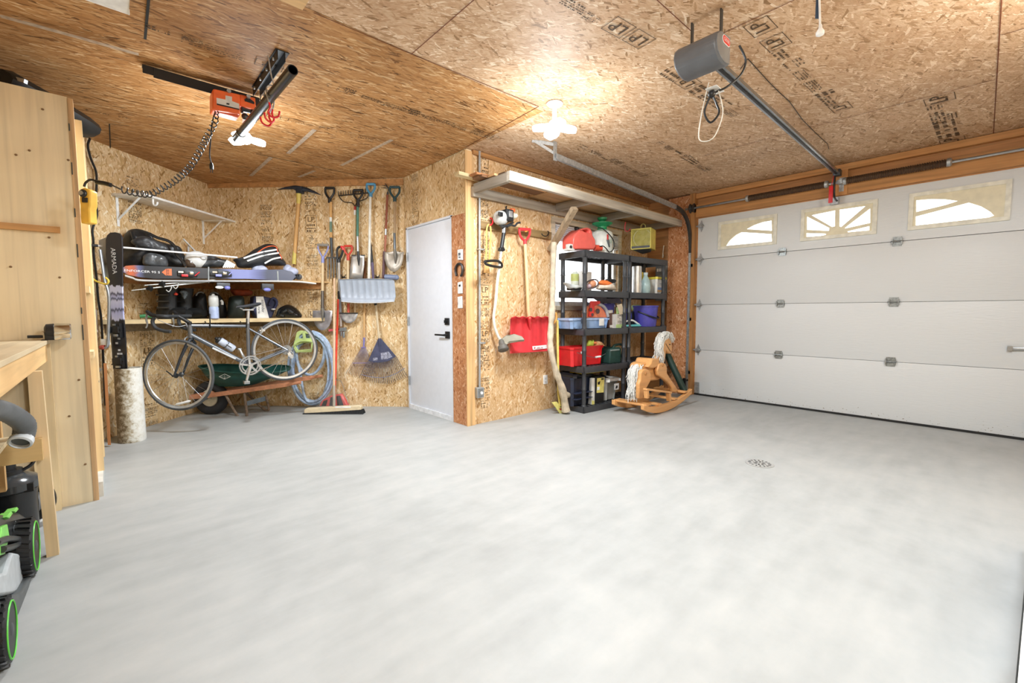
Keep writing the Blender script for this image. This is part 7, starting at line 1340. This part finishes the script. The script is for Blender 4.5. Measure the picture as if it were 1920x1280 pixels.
t = thing('purple_pail', 'purple round pail with a black handle on the right rack middle shelf', 'pail', q); m = MB(); m.lathe(q, UP, [(r_*.84, 0), (r_*.97, hz_*.94), (r_*1.03, hz_*.94), (r_*1.03, hz_), (r_*.94, hz_), (r_*.8, .02)], 30, caps=False); part(t, 'tub', m, mt('#4c49a6', .4)); m = MB(); m.tube(cat([q+UP*(hz_*.72)+RK.u*(-r_*1.02), q+UP*(hz_*.5)+RK.u*(-r_*.6)+RK.n*r_*.85, q+UP*(hz_*.4)+RK.n*r_*1.05, q+UP*(hz_*.42)+RK.u*(r_*.6)+RK.n*r_*.85, q+UP*(hz_*.6)+RK.u*(r_*1.02)], 6), .009, 8); part(t, 'handle', m, BLK)
q = rbase(zJ, (1075, 760), -.3, Z3); t = thing('blue_bag_pack', 'bright blue bag behind the front post on the middle shelf', 'bag', q); blob('fabric', RK, zJ([(1040, 545), (1070, 545), (1105, 585), (1110, 700), (1040, 720)]), -.2, .04, mt('#4c4fb5', .5), t, 3, .006); t.name = 'blue_sack'; LOC[t.name] = V(t.location)
m = MB(); rpl(m, zJ, [(1140, 495), (1230, 490), (1215, 560), (1150, 570)], -.25, -.27); solo('lime_card', m, mt('#b5cf8c', .6), 'pale lime card behind the purple pail on the right rack', 'card', smooth=0) if 0 else None
q = rbase(zJ, (1180, 590), -.3, Z3); t = thing('lime_cloth', 'pale lime cloth pile on a dark box left of the purple pail', 'cloth', q); m = MB(); rpl(m, zJ, [(1140, 575), (1200, 570), (1205, 755), (1140, 755)], -.25, -.36); part(t, 'dark_box', m, BLK2); blob('cloth', RK, zJ([(1140, 500), (1180, 490), (1230, 492), (1212, 560), (1150, 570)]), -.27, .05, mt('#b9d08f', .7), t, 6, .005)
q = rbase(zJ, (1140, 765), -.06, Z3); t = thing('snorkel_fins', 'teal and white rubber sandals lying at the front of the middle shelf', 'sandals', q); t.name = 'rubber_sandals'; LOC[t.name] = V(t.location); m = MB(); rpl(m, zJ, [(1040, 745), (1180, 745), (1225, 735), (1260, 755), (1240, 768), (1040, 772)], -.03, -.12); part(t, 'sole', m, mt('#5fb7bd', .5), bevel=.006); m = MB(); m.tube(cat([rk(zJ, p, -.05) for p in ((1045, 705), (1090, 690), (1140, 690), (1190, 720), (1225, 745))], 5), .011, 8); part(t, 'strap', m, WHT)
# tier 4
Z2 = TZ[1]
t, b_, fr, wd_, hh = tub('red_tub', 'red square bucket with wire handle holding flowers and gloves on the rack', 'bucket', zL, 345, 740, 262, 505, -.09, .24, Z2, mt('#d32a2e', .35, var=.06), .93)
m = MB(); m.tube(cat([fr.at(-.16*wd_/.4, hh*.75, .145), fr.at(-.03, hh*.5, .16), fr.at(.1, hh*.42, .16), fr.at(wd_/2, hh*.55, .15)], 5), .003, 6); hd = part(t, 'wire_handle', m, STEEL); m = MB(); m.tube([fr.at(.08, hh*.43, .16), fr.at(.16, hh*.44, .16)], .011, 10); part(hd, 'white_grip', m, WHT)
m = MB(); P = fr; m.prism([fr.at(x, y, .136+.01*y/hh) for x, y in ((-.14, hh*.66), (-.08, hh*.72), (-.09, hh*.8), (-.15, hh*.78))], fr.n*.002); part(b_, 'white_smudge', m, WHT, smooth=0)
q = fr.at(.02, hh, 0); t = thing('garden_gloves', 'lime green gardening gloves sticking out of the red bucket', 'gloves', fr.at(.02, hh*.6, 0)); blob('glove', RK, zL([(530, 260), (545, 200), (560, 180), (590, 195), (605, 175), (610, 240), (600, 265)]), -.16, .03, mt('#c7d95a', .7), t, 4, .006)
t = thing('sponge_bundle', 'orange and tan rags heaped in the red bucket beside the lime gloves', 'rags', fr.at(.1, hh*.6, 0)); t.name = 'rag_bundle'; LOC[t.name] = V(t.location); blob('rags', RK, zL([(610, 250), (620, 205), (650, 190), (690, 205), (720, 235), (740, 255), (640, 262)]), -.17, .05, mt('#d9a777', .8, var=.4, sc=20), t, 8, .01); m = MB(); m.ell(rk(zL, (625, 215), -.15), .025, .03, .02); part(t, 'orange_rag', m, mt('#e07b4a', .7))
q = rbase(zL, (885, 470), -.12, Z2); t = thing('cooler_bag', 'dark green soft cooler bag with a grey strap right of the red bucket', 'bag', q); m = MB(); rpl(m, zL, [(825, 300), (850, 280), (950, 270), (965, 290), (955, 470), (815, 478)], -.06, -.28); part(t, 'bag_body', m, mt('#1f3f39', .6, var=.2), bevel=.02); m = MB(); rpl(m, zL, [(825, 300), (938, 290), (938, 308), (828, 318)], -.055, -.062); part(t, 'zip_band', m, mt('#7d8b8a', .6), smooth=0); m = MB(); m.tube(cat([rk(zL, p, -.1) for p in ((850, 280), (880, 245), (950, 235), (985, 260), (975, 330), (960, 400))], 5), .015, 6); part(t, 'strap', m, mt('#26433f', .6))
q = rbase(zL, (770, 470), -.25, Z2); t = thing('cooler_bag', 'darker green bag squeezed between the red bucket and the green cooler bag', 'bag', q); m = MB(); rpl(m, zL, [(740, 290), (800, 270), (830, 300), (820, 475), (735, 478)], -.2, -.34); part(t, 'bag_body', m, mt('#17302d', .6), bevel=.02)
# tier 5 : bottom
Z1_ = TZ[0]
t, b_, fr, wd_, hh = tub('storage_tote', 'black lidded tote on the bottom shelf of the left rack', 'tote', zL, 350, 590, 640, 985, -.1, .24, Z1_, mt('#232a3d', .35, var=.15), .9)
m = MB(); m.loft([sq(None, fr, wd_+.02, hh, .34, .03), sq(None, fr, wd_+.02, hh+.025, .34, .03), sq(None, fr, wd_-.05, hh+.04, .28, .03)]); ld = part(t, 'lid', m, mt('#181a1e', .3))
for zz_ in (hh*.45, hh*.25): m = MB(); m.box(fr, -wd_/2+.02, wd_/2-.02, zz_, zz_+.008, .1, .16, .002) ; part(t, 'moulded_ridge', m, mt('#2a3147', .35))
m = MB(); m.ell(rk(zL, (350, 640), -.2), .06, .04, .08, RK); solo('black_bundle', m, mt('#131416', .3), 'shiny black bundle on the black tote at the left', 'bundle') if 0 else None
m = MB(); q = rbase(zL, (610, 990), -.03, Z1_); t = thing('binder', 'white ring binder standing on the bottom shelf between tote and black box', 'binder', q); rpl(m, zL, [(592, 655), (632, 650), (630, 995), (592, 992)], -.075, -.3); part(t, 'cover', m, mt('#dcdcd8', .5), bevel=.004); m = MB(); rpl(m, zL, [(594, 930), (626, 935), (626, 990), (594, 988)], -.073, -.0755); part(t, 'yellow_band', m, mt('#d9d27c', .5), smooth=0)
q = rbase(zL, (690, 990), -.03, Z1_); t = thing('yellow_label_box', 'black box with a large yellow label on the bottom shelf', 'box', q); m = MB(); rpl(m, zL, [(640, 640), (752, 628), (740, 980), (636, 995)], -.075, -.32); b2 = part(t, 'box_body', m, mt('#1a1b1d', .5), bevel=.003); m = MB(); rpl(m, zL, [(660, 655), (750, 645), (740, 830), (655, 836)], -.073, -.0755); yl = part(b2, 'yellow_label', m, mt('#e0d37a', .5), smooth=0); m = MB(); rpl(m, zL, [(668, 705), (700, 690), (692, 730), (672, 735)], -.071, -.0735); rpl(m, zL, [(712, 655), (742, 652), (742, 672), (712, 675)], -.071, -.0735); part(yl, 'print', m, BLK, smooth=0); m = MB(); rpl(m, zL, [(662, 762), (690, 760), (688, 800), (660, 802)], -.071, -.0735); part(yl, 'white_tag', m, WHT, smooth=0)
m = MB(); fr5 = Fr(RK.at(ruv(zL, (560, 640), -.1)[0], 0, -.15), RK.u, UP, RK.n); zz_ = rk(zL, (560, 640), -.06).z; m.box(Fr(fr5.o+UP*(Z1_+hh+.04), RK.u, UP, RK.n), -.16, .2, 0, .022, -.1, .1, .004); o_ = solo('yellow_lid', m, mt('#d8c845', .5), 'flat yellow tote lid laid across the black tote and box on the bottom shelf', 'tray')  # yellow tote lid lying flat over the tote and box
t, b_, fr, wd_, hh = tub('clear_tote', 'clear plastic tote with a white lid at the right of the bottom shelf', 'tote', zL, 768, 915, 690, 945, -.085, .24, Z1_, mt('#b3b6b4', .2, var=.2, sc=9), .86)
m = MB(); m.loft([sq(None, fr, wd_+.04, hh, .34, .03), sq(None, fr, wd_+.04, hh+.03, .34, .03), sq(None, fr, wd_-.02, hh+.045, .28, .03)]); part(t, 'lid', m, mt('#e2e2df', .4)); m = MB(); m.prism([fr.at(x, y, .155) for x, y in ((.0, hh*.55), (.08, hh*.55), (.085, hh*.88), (.0, hh*.88))], fr.n*.003); sk = part(b_, 'white_sticker', m, WHT, smooth=0); m = MB(); m.prism([fr.at(x, y, .159) for x, y in ((.02, hh*.62), (.05, hh*.62), (.06, hh*.75), (.03, hh*.78))], fr.n*.001); part(sk, 'print', m, BLK, smooth=0)
# breaker box on the back wall beside the garage post
m = MB(); m.box(GW, .19, .365, 1.25, 1.75, 0, .1, .006); t = thing('breaker_panel', 'grey electrical breaker panel in the dark corner behind the right rack', 'electrical panel', GW.at(.18, 1.25)); part(t, 'cabinet', m, mt('#6d7274', .45, .2)); m = MB(); m.box(GW, .205, .35, 1.3, 1.6, .1, .108, .003); part(t, 'panel_door', m, mt('#7b8082', .45, .2)); m = MB()
for k_ in range(4): m.box(GW, .215+.035*k_, .235+.035*k_, 1.65, 1.69, .1, .112)
part(t, 'breaker_switch', m, WHT)
m = MB(); m.tube(cat([pX(*p, 5.62) for p in zI([(1540, 480), (1530, 560), (1525, 640), (1535, 600)])], 4), .006, 6); solo('extension_cord', m, mt('#c9c4b4', .6), 'pale cord looped on the wall above the breaker panel', 'cord') 
# ---------------------------------------------------------------- leaning pale beam, yellow tool
PB = Fr((0, 3.2, 0), (1, 0, 0), UP, (0, -1, 0))
t = thing('weathered_pole', 'bent weathered grey pole leaning on the wall beside the black rack', 'pole', pY(1065, 774, 3.2))
zd2 = zd
L = [PB.p(*p, w) for p, w in zip(zd([(1062, -20), (1055, 200), (1050, 420), (1040, 560), (1040, 690), (1075, 840), (1118, 960)])+[(1061, 770)], (.02, .03, .06, .08, .11, .13, .13, .12))]; pts = cat(L, 5); rng = random.Random(3)
m = MB(); m.tube(pts, [.031+.004*math.sin(i*1.3)+rng.uniform(-.003, .003)+.012*max(0, (i-22)/13) for i in range(len(pts))], 10); part(t, 'trunk', m, mt('#c0b39d', .75, var=.25, sc=14, bump=.5)); m = MB(); m.ell(PB.p(*zd([(1045, 440)])[0], .02), .035, .045, .03); m.ell(PB.p(1063, 740, .05), .03, .05, .035); part(t, 'knot', m, mt('#b5a68e', .75, var=.3, sc=20))
zL6 = zm(1020, 610, 6.62)
t = thing('roof_rake', 'yellow plastic scraper standing on the floor at the foot of the pale pole', 'scraper', pY(1045, 775, 3.12))
YB = Fr((0, 3.14, 0), (1, 0, 0), UP, (0, -1, 0)); m = MB(); m.plate(YB, zL6([(100, 955), (160, 945), (235, 1040), (255, 1085), (200, 1095), (150, 1020)]), 0, -.012); part(t, 'blade', m, mt('#e6dc84', .45), bevel=.002); m = MB(); m.tube([YB.p(*zL6([(200, 1000)])[0], 0), YB.p(*zL6([(180, 850)])[0], -.03), YB.p(1045, 600, -.1)], .014, 10); part(t, 'handle', m, mt('#dccb6e', .5)); m = MB(); m.plate(YB, zL6([(190, 1030), (230, 1030), (240, 1050), (200, 1052)]), .002, -.001); part(t, 'red_print', m, mt('#b5483a', .6), smooth=0)
m = MB(); m.tube(cat([PB.p(*p, .03) for p in zJ([(150, 590), (160, 640), (150, 690), (120, 730)])], 5), .013, 8); solo('tan_handle', m, mt('#d8a55a', .5), 'curved tan handle tip showing between the pale pole and the rack', 'handle')
# ---------------------------------------------------------------- green tube behind the horse
m = MB(); A, B_ = pX(1284, 735, 5.5), pX(1240, 640, 5.55); m.tube([A, B_], .042, 14); t = thing('green_tube', 'dark green rolled tarp tube leaning behind the rocking horse', 'tube', A); part(t, 'roll', m, mt('#27423a', .55)); m = MB(); d = (B_-A).normalized(); m.tube([B_, B_+d*.02], .044, 14); part(t, 'end_cap', m, BLK)
# ================================================================ ROCKING HORSE
HW = wood('#dca468', 'x', .1, .4); HWZ = wood('#dfa96e', 'z', .1, .4)
NY, FY, CY = 2.42, 2.78, 2.60
t = thing('rocking_horse', 'wooden rocking horse with a white yarn mane and tail beside the black rack', 'rocking horse', (4.75, CY, 0))
def hp(p, y): return pY(*zL([p])[0], y)
def hslab(px, y, th): m = MB(); m.prism([hp(p, y-th/2) for p in px], V((0, th, 0))); return m
rp_ = [(1240, 905), (1300, 965), (1400, 990), (1500, 990), (1590, 955), (1680, 880), (1740, 800), (1770, 752), (1800, 752), (1820, 780), (1790, 840), (1700, 940), (1600, 1010), (1480, 1060), (1380, 1050), (1290, 1020), (1240, 985)]
P = [hp(p, NY) for p in rp_]; zmin = min(p.z for p in P); P = [V((p.x, NY-.02, p.z-zmin+.002)) for p in P]; xm = (min(p.x for p in P)+max(p.x for p in P))/2
L0 = min(p.x for p in P); R0 = max(p.x for p in P)
# one smooth rocker profile used for both runners
def rocker(y):
    m = MB(); top, bt = [], []
    xa, xb = 4.03, 5.1; n = 24
    for k_ in range(n+1):
        q = k_/n; x = xa+(xb-xa)*q; c = (q-.38)/.62 if q > .38 else (q-.38)/.38; zb_ = .002+(.125 if q > .38 else .085)*abs(c)**2.0; hh_ = .085-.03*abs(c); bt.append(V((x, y-.02, zb_))); top.append(V((x, y-.02, zb_+hh_)))
    m.prism(bt+top[::-1], V((0, .04, 0))); return part(t, 'rocker', m, HW, bevel=.006)
rocker(NY); rocker(FY)
for xa_, xb_, z_ in ((4.07, 4.18, .115), (4.33, 4.4, .085), (4.67, 4.74, .1), (4.91, 4.98, .15)):
    m = MB(); m.prism([(xa_, NY-.02, z_), (xb_, NY-.02, z_), (xb_, FY+.02, z_), (xa_, FY+.02, z_)], V((0, 0, .022))); part(t, 'cross_board', m, HW, bevel=.005)
body = [(1185, 520), (1200, 475), (1230, 457), (1290, 465), (1340, 500), (1420, 520), (1470, 465), (1510, 470), (1530, 520), (1528, 590), (1480, 650), (1420, 680), (1340, 690), (1240, 690), (1195, 640)]
part(t, 'body', hslab(body, CY, .13), HW, bevel=.02)
seat = [(1290, 515), (1325, 470), (1345, 412), (1370, 408), (1420, 412), (1435, 430), (1435, 500), (1380, 530), (1330, 535)]
part(t, 'seat', hslab(seat, CY-.01, .2), HW, bevel=.015)
neck = [(1420, 440), (1450, 300), (1470, 190), (1500, 120), (1540, 110), (1575, 150), (1590, 240), (1592, 300), (1580, 352), (1548, 350), (1520, 300), (1512, 380), (1500, 460)]
nk = part(t, 'neck_and_head', hslab(neck, CY, .07), HWZ, bevel=.012)
m = MB(); m.tube([hp((1512, 225), CY-.037), hp((1572, 325), CY-.037)], .0035, 6); part(nk, 'bridle', m, mt('#4a3524', .6)); m = MB(); m.ell(hp((1560, 235), CY-.037), .011, .011, .006); part(nk, 'eye', m, BLK)
fleg = [(1430, 480), (1470, 462), (1512, 475), (1532, 530), (1530, 590), (1580, 670), (1640, 760), (1665, 800), (1640, 832), (1598, 825), (1590, 770), (1540, 710), (1480, 660), (1420, 620), (1410, 560)]
part(t, 'front_leg', hslab(fleg, CY-.1, .045), HW, bevel=.012); part(t, 'front_leg', hslab([(x-20, y-20) for x, y in fleg], CY+.1, .045), HW, bevel=.012)
hleg = [(1205, 590), (1225, 550), (1265, 540), (1310, 555), (1335, 600), (1325, 690), (1280, 770), (1250, 800), (1235, 905), (1180, 912), (1182, 720), (1200, 680)]
part(t, 'hind_leg', hslab(hleg, CY-.1, .045), HW, bevel=.012); part(t, 'hind_leg', hslab([(x-20, y-22) for x, y in hleg], CY+.1, .045), HW, bevel=.012)
m = MB(); 
for (x, y) in ((1262, 600), (1475, 490)): m.lathe(hp((x, y), CY-.124), (0, -1, 0), [(.018, 0), (.016, .008)], 14)
part(t, 'dowel_cap', m, wood('#c58a50', 'x'))
m = MB(); a, b = hp((1255, 795), CY-.2), hp((1570, 840), CY-.2); m.beam(hp((1255, 790), CY-.22), hp((1565, 830), CY-.22), .05, .022); m.beam(hp((1545, 835), CY-.22), hp((1550, 935), CY-.22), .035, .045); m.beam(hp((1270, 800), CY-.22), hp((1275, 900), CY-.22), .035, .045); part(t, 'foot_rest', m, HW, bevel=.004)
YARN = mt('#d9d9d4', .9, var=.18, sc=60)
def yarn(name, px, y, n, seed, ln=.09, spread=.05):
    rng = random.Random(seed); m = MB(); P = [hp(p, y) for p in px]; c = cat(P, 10)
    for _ in range(n):
        k_ = rng.randrange(len(c)-1); p = c[k_]+V((rng.uniform(-spread, spread)*.7, rng.uniform(-spread, spread), rng.uniform(-.02, .02))); d = (c[k_+1]-c[k_]).normalized()*.55+V((rng.uniform(-.5, .3), rng.uniform(-.4, .2), rng.uniform(-.9, -.2)))*.55
        d.normalize(); e = p+d*ln*rng.uniform(.6, 1.2); m.tube([p, (p+e)/2+V((rng.uniform(-.015, .015), rng.uniform(-.015, .015), .006)), e], [.006, .0055, .002], 4)
    pts = c; m.tube(pts, [spread*.75*(.55+.45*math.sin(PI*min(1, (i+3)/(len(pts)+3)))) for i in range(len(pts))], 10)
    return part(t, name, m, YARN, smooth=60)
yarn('mane', [(1520, 105), (1470, 120), (1440, 190), (1422, 280), (1425, 350), (1430, 410)], CY-.015, 420, 1, .07, .045); yarn('forelock', [(1490, 95), (1535, 105), (1565, 150)], CY-.02, 150, 5, .06, .035); yarn('tail', [(1165, 500), (1130, 540), (1115, 640), (1108, 740), (1095, 830)], CY-.02, 380, 2, .09, .055)
# ================================================================ OPENER
zO = zm(1240, 20, 4.573)
t = thing('garage_door_opener', 'dark grey garage door opener with a red oval badge hung from the ceiling', 'door opener', (2.4, 1.06, 2.33)); OG = mt('#62656a', .4, var=.06)
OPx0, OPx1, OPy0, OPy1 = 2.205, 2.37, .965, 1.185
MF = Fr((0, 0, 0), (1, 0, 0), UP, (0, -1, 0))
prof = [(2.37, 2.335), (2.37, 2.475), (2.25, 2.462), (2.215, 2.435), (2.203, 2.395), (2.22, 2.355), (2.26, 2.333), (2.31, 2.325)]
m = MB(); m.prism([V((x, OPy0, z)) for x, z in prof], V((0, OPy1-OPy0, 0))); hs_ = part(t, 'housing', m, OG, bevel=.012)
m = MB(); m.prism([V((x, OPy0-.002, 2.40+(z-2.40)*.92)) for x, z in [(2.29+(x-2.29)*.92, z) for x, z in prof]], V((0, .004, 0))); part(hs_, 'end_cap', m, mt('#7b7e82', .35))
fB = Fr((2.312, OPy0-.003, 2.432), (1, 0, 0), UP, (0, -1, 0))
def stad(w, h, n=8): return [(w/2*math.copysign(1, c)-(h/2 if c > 0 else -h/2)+h/2*math.cos(a), h/2*math.sin(a)) for a in [2*PI*k/(4*n)+.0001 for k in range(4*n)] for c in [math.cos(a)]]
m = MB(); m.prism([fB.at(x, y, .002) for x, y in stad(.088, .04)], fB.n*-.002); bd = part(hs_, 'badge_rim', m, WHT, smooth=0); m = MB(); m.prism([fB.at(x, y, .003) for x, y in stad(.08, .033)], fB.n*-.001); part(bd, 'badge', m, mt('#d5342f', .4), smooth=0); m = MB(); m.text(fB, 'GENIE', 0, 0, .0036, .025, sx=.9); part(bd, 'lettering', m, WHT, smooth=0)
m = MB(); m.box(Fr((2.22, 1.06, 2.36), (0, 1, 0), UP, (-1, 0, 0)), -.07, .07, -.012, .012, -.02, -.005); part(hs_, 'light_strip', m, mt('#c3c5c7', .4)) if 0 else None
m = MB(); zR = 2.47; m.beam((2.36, 1.105, zR-.0), (5.56, 1.16, zR+.04), .04, .028); m.beam((2.36, 1.105, zR-.012), (5.56, 1.16, zR+.028), .05, .006); part(t, 'rail', m, mt('#9a9ea1', .25, .85)); m = MB(); m.beam((2.36, 1.105, zR-.019), (5.56, 1.16, zR+.021), .012, .008); part(t, 'drive_screw', m, BLK)
m = MB()
for y in (1.0, 1.15):
    m = MB(); m.box(Fr((2.34, y, 2.47), (1, 0, 0), (0, 1, 0), UP), -.012, .012, -.003, .003, 0, .143); part(t, 'hanger_strap', m, DARKST)
m = MB(); m.tube(cat([V(p) for p in ((2.52, .98, 2.5), (2.56, .96, 2.43), (2.55, .98, 2.36), (2.5, 1.03, 2.3), (2.46, 1.08, 2.27), (2.47, 1.07, 2.22), (2.46, 1.05, 2.16), (2.45, 1.09, 2.12), (2.44, 1.12, 2.18), (2.45, 1.1, 2.25), (2.46, 1.08, 2.3))], 6), .0055, 7); part(t, 'power_cord', m, BLK)
m = MB(); m.tube(cat([V(p) for p in ((2.44, 1.1, 2.33), (2.45, 1.12, 2.27), (2.44, 1.14, 2.15), (2.45, 1.15, 2.05), (2.46, 1.1, 2.03), (2.46, 1.06, 2.06), (2.46, 1.03, 2.16), (2.47, 1.06, 2.28))], 6), .003, 6); part(t, 'white_wire', m, mt('#d9d4c8', .5))
m = MB(); m.ell((2.455, 1.09, 2.27), .02, .02, .02); part(t, 'cord_knot', m, BLK); m = MB(); m.box(Fr((2.47, 1.08, 2.29), (1, 0, 0), (0, 1, 0), UP), -.05, .05, -.03, .03, 0, .003); part(t, 'instruction_card', m, WHT, smooth=0)
m = MB(); m.box(Fr((5.56, 1.16, zR+.04), (1, 0, 0), (0, 1, 0), UP), -.04, .04, -.03, .03, -.03, .03, .004); m.tube([(5.58, 1.16, zR+.04), (5.65, 1.16, zR+.05)], .02, 10); part(t, 'header_bracket', m, DARKST); m = MB(); m.tube(cat([V((5.535, 1.175, zR+.01)), V((5.53, 1.175, 2.36)), V((5.56, 1.175, 2.27)), V((5.665, 1.175, 2.25))], 4), .009, 8); part(t, 'door_arm', m, BLK)
m = MB(); m.box(Fr((5.53, 1.2, 2.3), (0, 1, 0), UP, (-1, 0, 0)), -.018, .018, -.09, .08, 0, .012, .004); m.tube([(5.53, 1.2, 2.38), (5.53, 1.18, zR+.02)], .003, 6); part(t, 'release_handle', m, RED, 'red emergency release handle')
# pull cord near the camera
a = pZ(1536, -6, 2.45); p1, p2 = pZ(1537, 40, 2.4), None
dd_ = 2.0; A = dp(1535, -40, dd_); B_ = dp(1538, 55, dd_); t = thing('pull_cord', 'white pull cord with a knobbed end hanging near the ceiling at the top', 'pull cord', B_)
m = MB(); m.tube([V((A.x, A.y, 2.61)), B_], .0045, 8); part(t, 'cord', m, WHT); m = MB(); m.lathe(B_-UP*.03, UP, [(.006, 0), (.016, .006), (.017, .018), (.008, .034), (.006, .05)], 14); part(t, 'knob', m, WHT); m = MB(); q = dp(1533, 22, dd_+.01); m.box(facing(q), -.009, .009, -.03, .1, -.002, .002); part(t, 'dark_strap', m, mt('#30435a', .5))
# ---------------------------------------------------------------- floor drain, edge unit at the right
c = pZ(1424, 869, 0); t = thing('floor_drain', 'round slotted metal drain cover set in the concrete floor', 'drain', c); m = MB(); m.lathe(c, UP, [(.092, 0), (.092, .003), (.086, .004)], 36); pl_ = part(t, 'cover', m, mt('#b5b6b4', .4, .3)); m = MB()
for k_ in range(8):
    a = 2*PI*k_/8+.2; d = V((math.cos(a), math.sin(a), 0)); m.beam(c+d*.018+UP*.0035, c+d*.042+UP*.0035, .009, .003); 
    for s in (-1, 1):
        e = V((math.cos(a+s*.19), math.sin(a+s*.19), 0)); m.beam(c+e*.056+UP*.0035, c+e*.074+UP*.0035, .009, .003)
part(pl_, 'slot', m, mt('#2c2a28', .8), smooth=0)
t = thing('tool_cabinet', 'grey cabinet with a white frame cut off at the lower right corner', 'cabinet', (2.4, -.22, 0))
def cbar(a, b, z0, z1, th=.02): return MB().prism([(a[0], a[1], z0), (b[0], b[1], z0), (b[0], b[1], z1), (a[0], a[1], z1)], V((.0, th, 0)))
m = MB(); m.prism([(1.25, -.075, .02), (3.05, -.17, .02), (3.05, -.5, .02), (1.25, -.5, .02)], V((0, 0, .3))); part(t, 'carcass', m, mt('#4f5553', .5), bevel=.006)
m = cbar((1.25, -.075), (3.05, -.17), 0, .02); part(t, 'plinth', m, mt('#3a3d3c', .6), smooth=0)
for (a, b, z0, z1) in (((1.25, -.073), (2.1, -.118), .27, .31), ((1.25, -.073), (2.1, -.118), .05, .08), ((2.06, -.116), (2.1, -.118), .08, .27), ((1.5, -.086), (1.54, -.088), .08, .27)):
    part(t, 'frame_bar', cbar(a, b, z0, z1, .012), mt('#dfe0dd', .5), 'white frame bar', smooth=0)
# ================================================================ VIEW
sc_ = bpy.context.scene
sc_.view_settings.view_transform = 'Standard'; sc_.view_settings.look = 'None'; sc_.view_settings.exposure = 0.0; sc_.view_settings.gamma = 1.0
sc_.cycles.max_bounces = 6; sc_.cycles.diffuse_bounces = 4; sc_.cycles.glossy_bounces = 3; sc_.cycles.transparent_max_bounces = 8; sc_.cycles.sample_clamp_indirect = 6.0
sc_.cycles.use_denoising = True; sc_.cycles.caustics_reflective = False; sc_.cycles.caustics_refractive = False
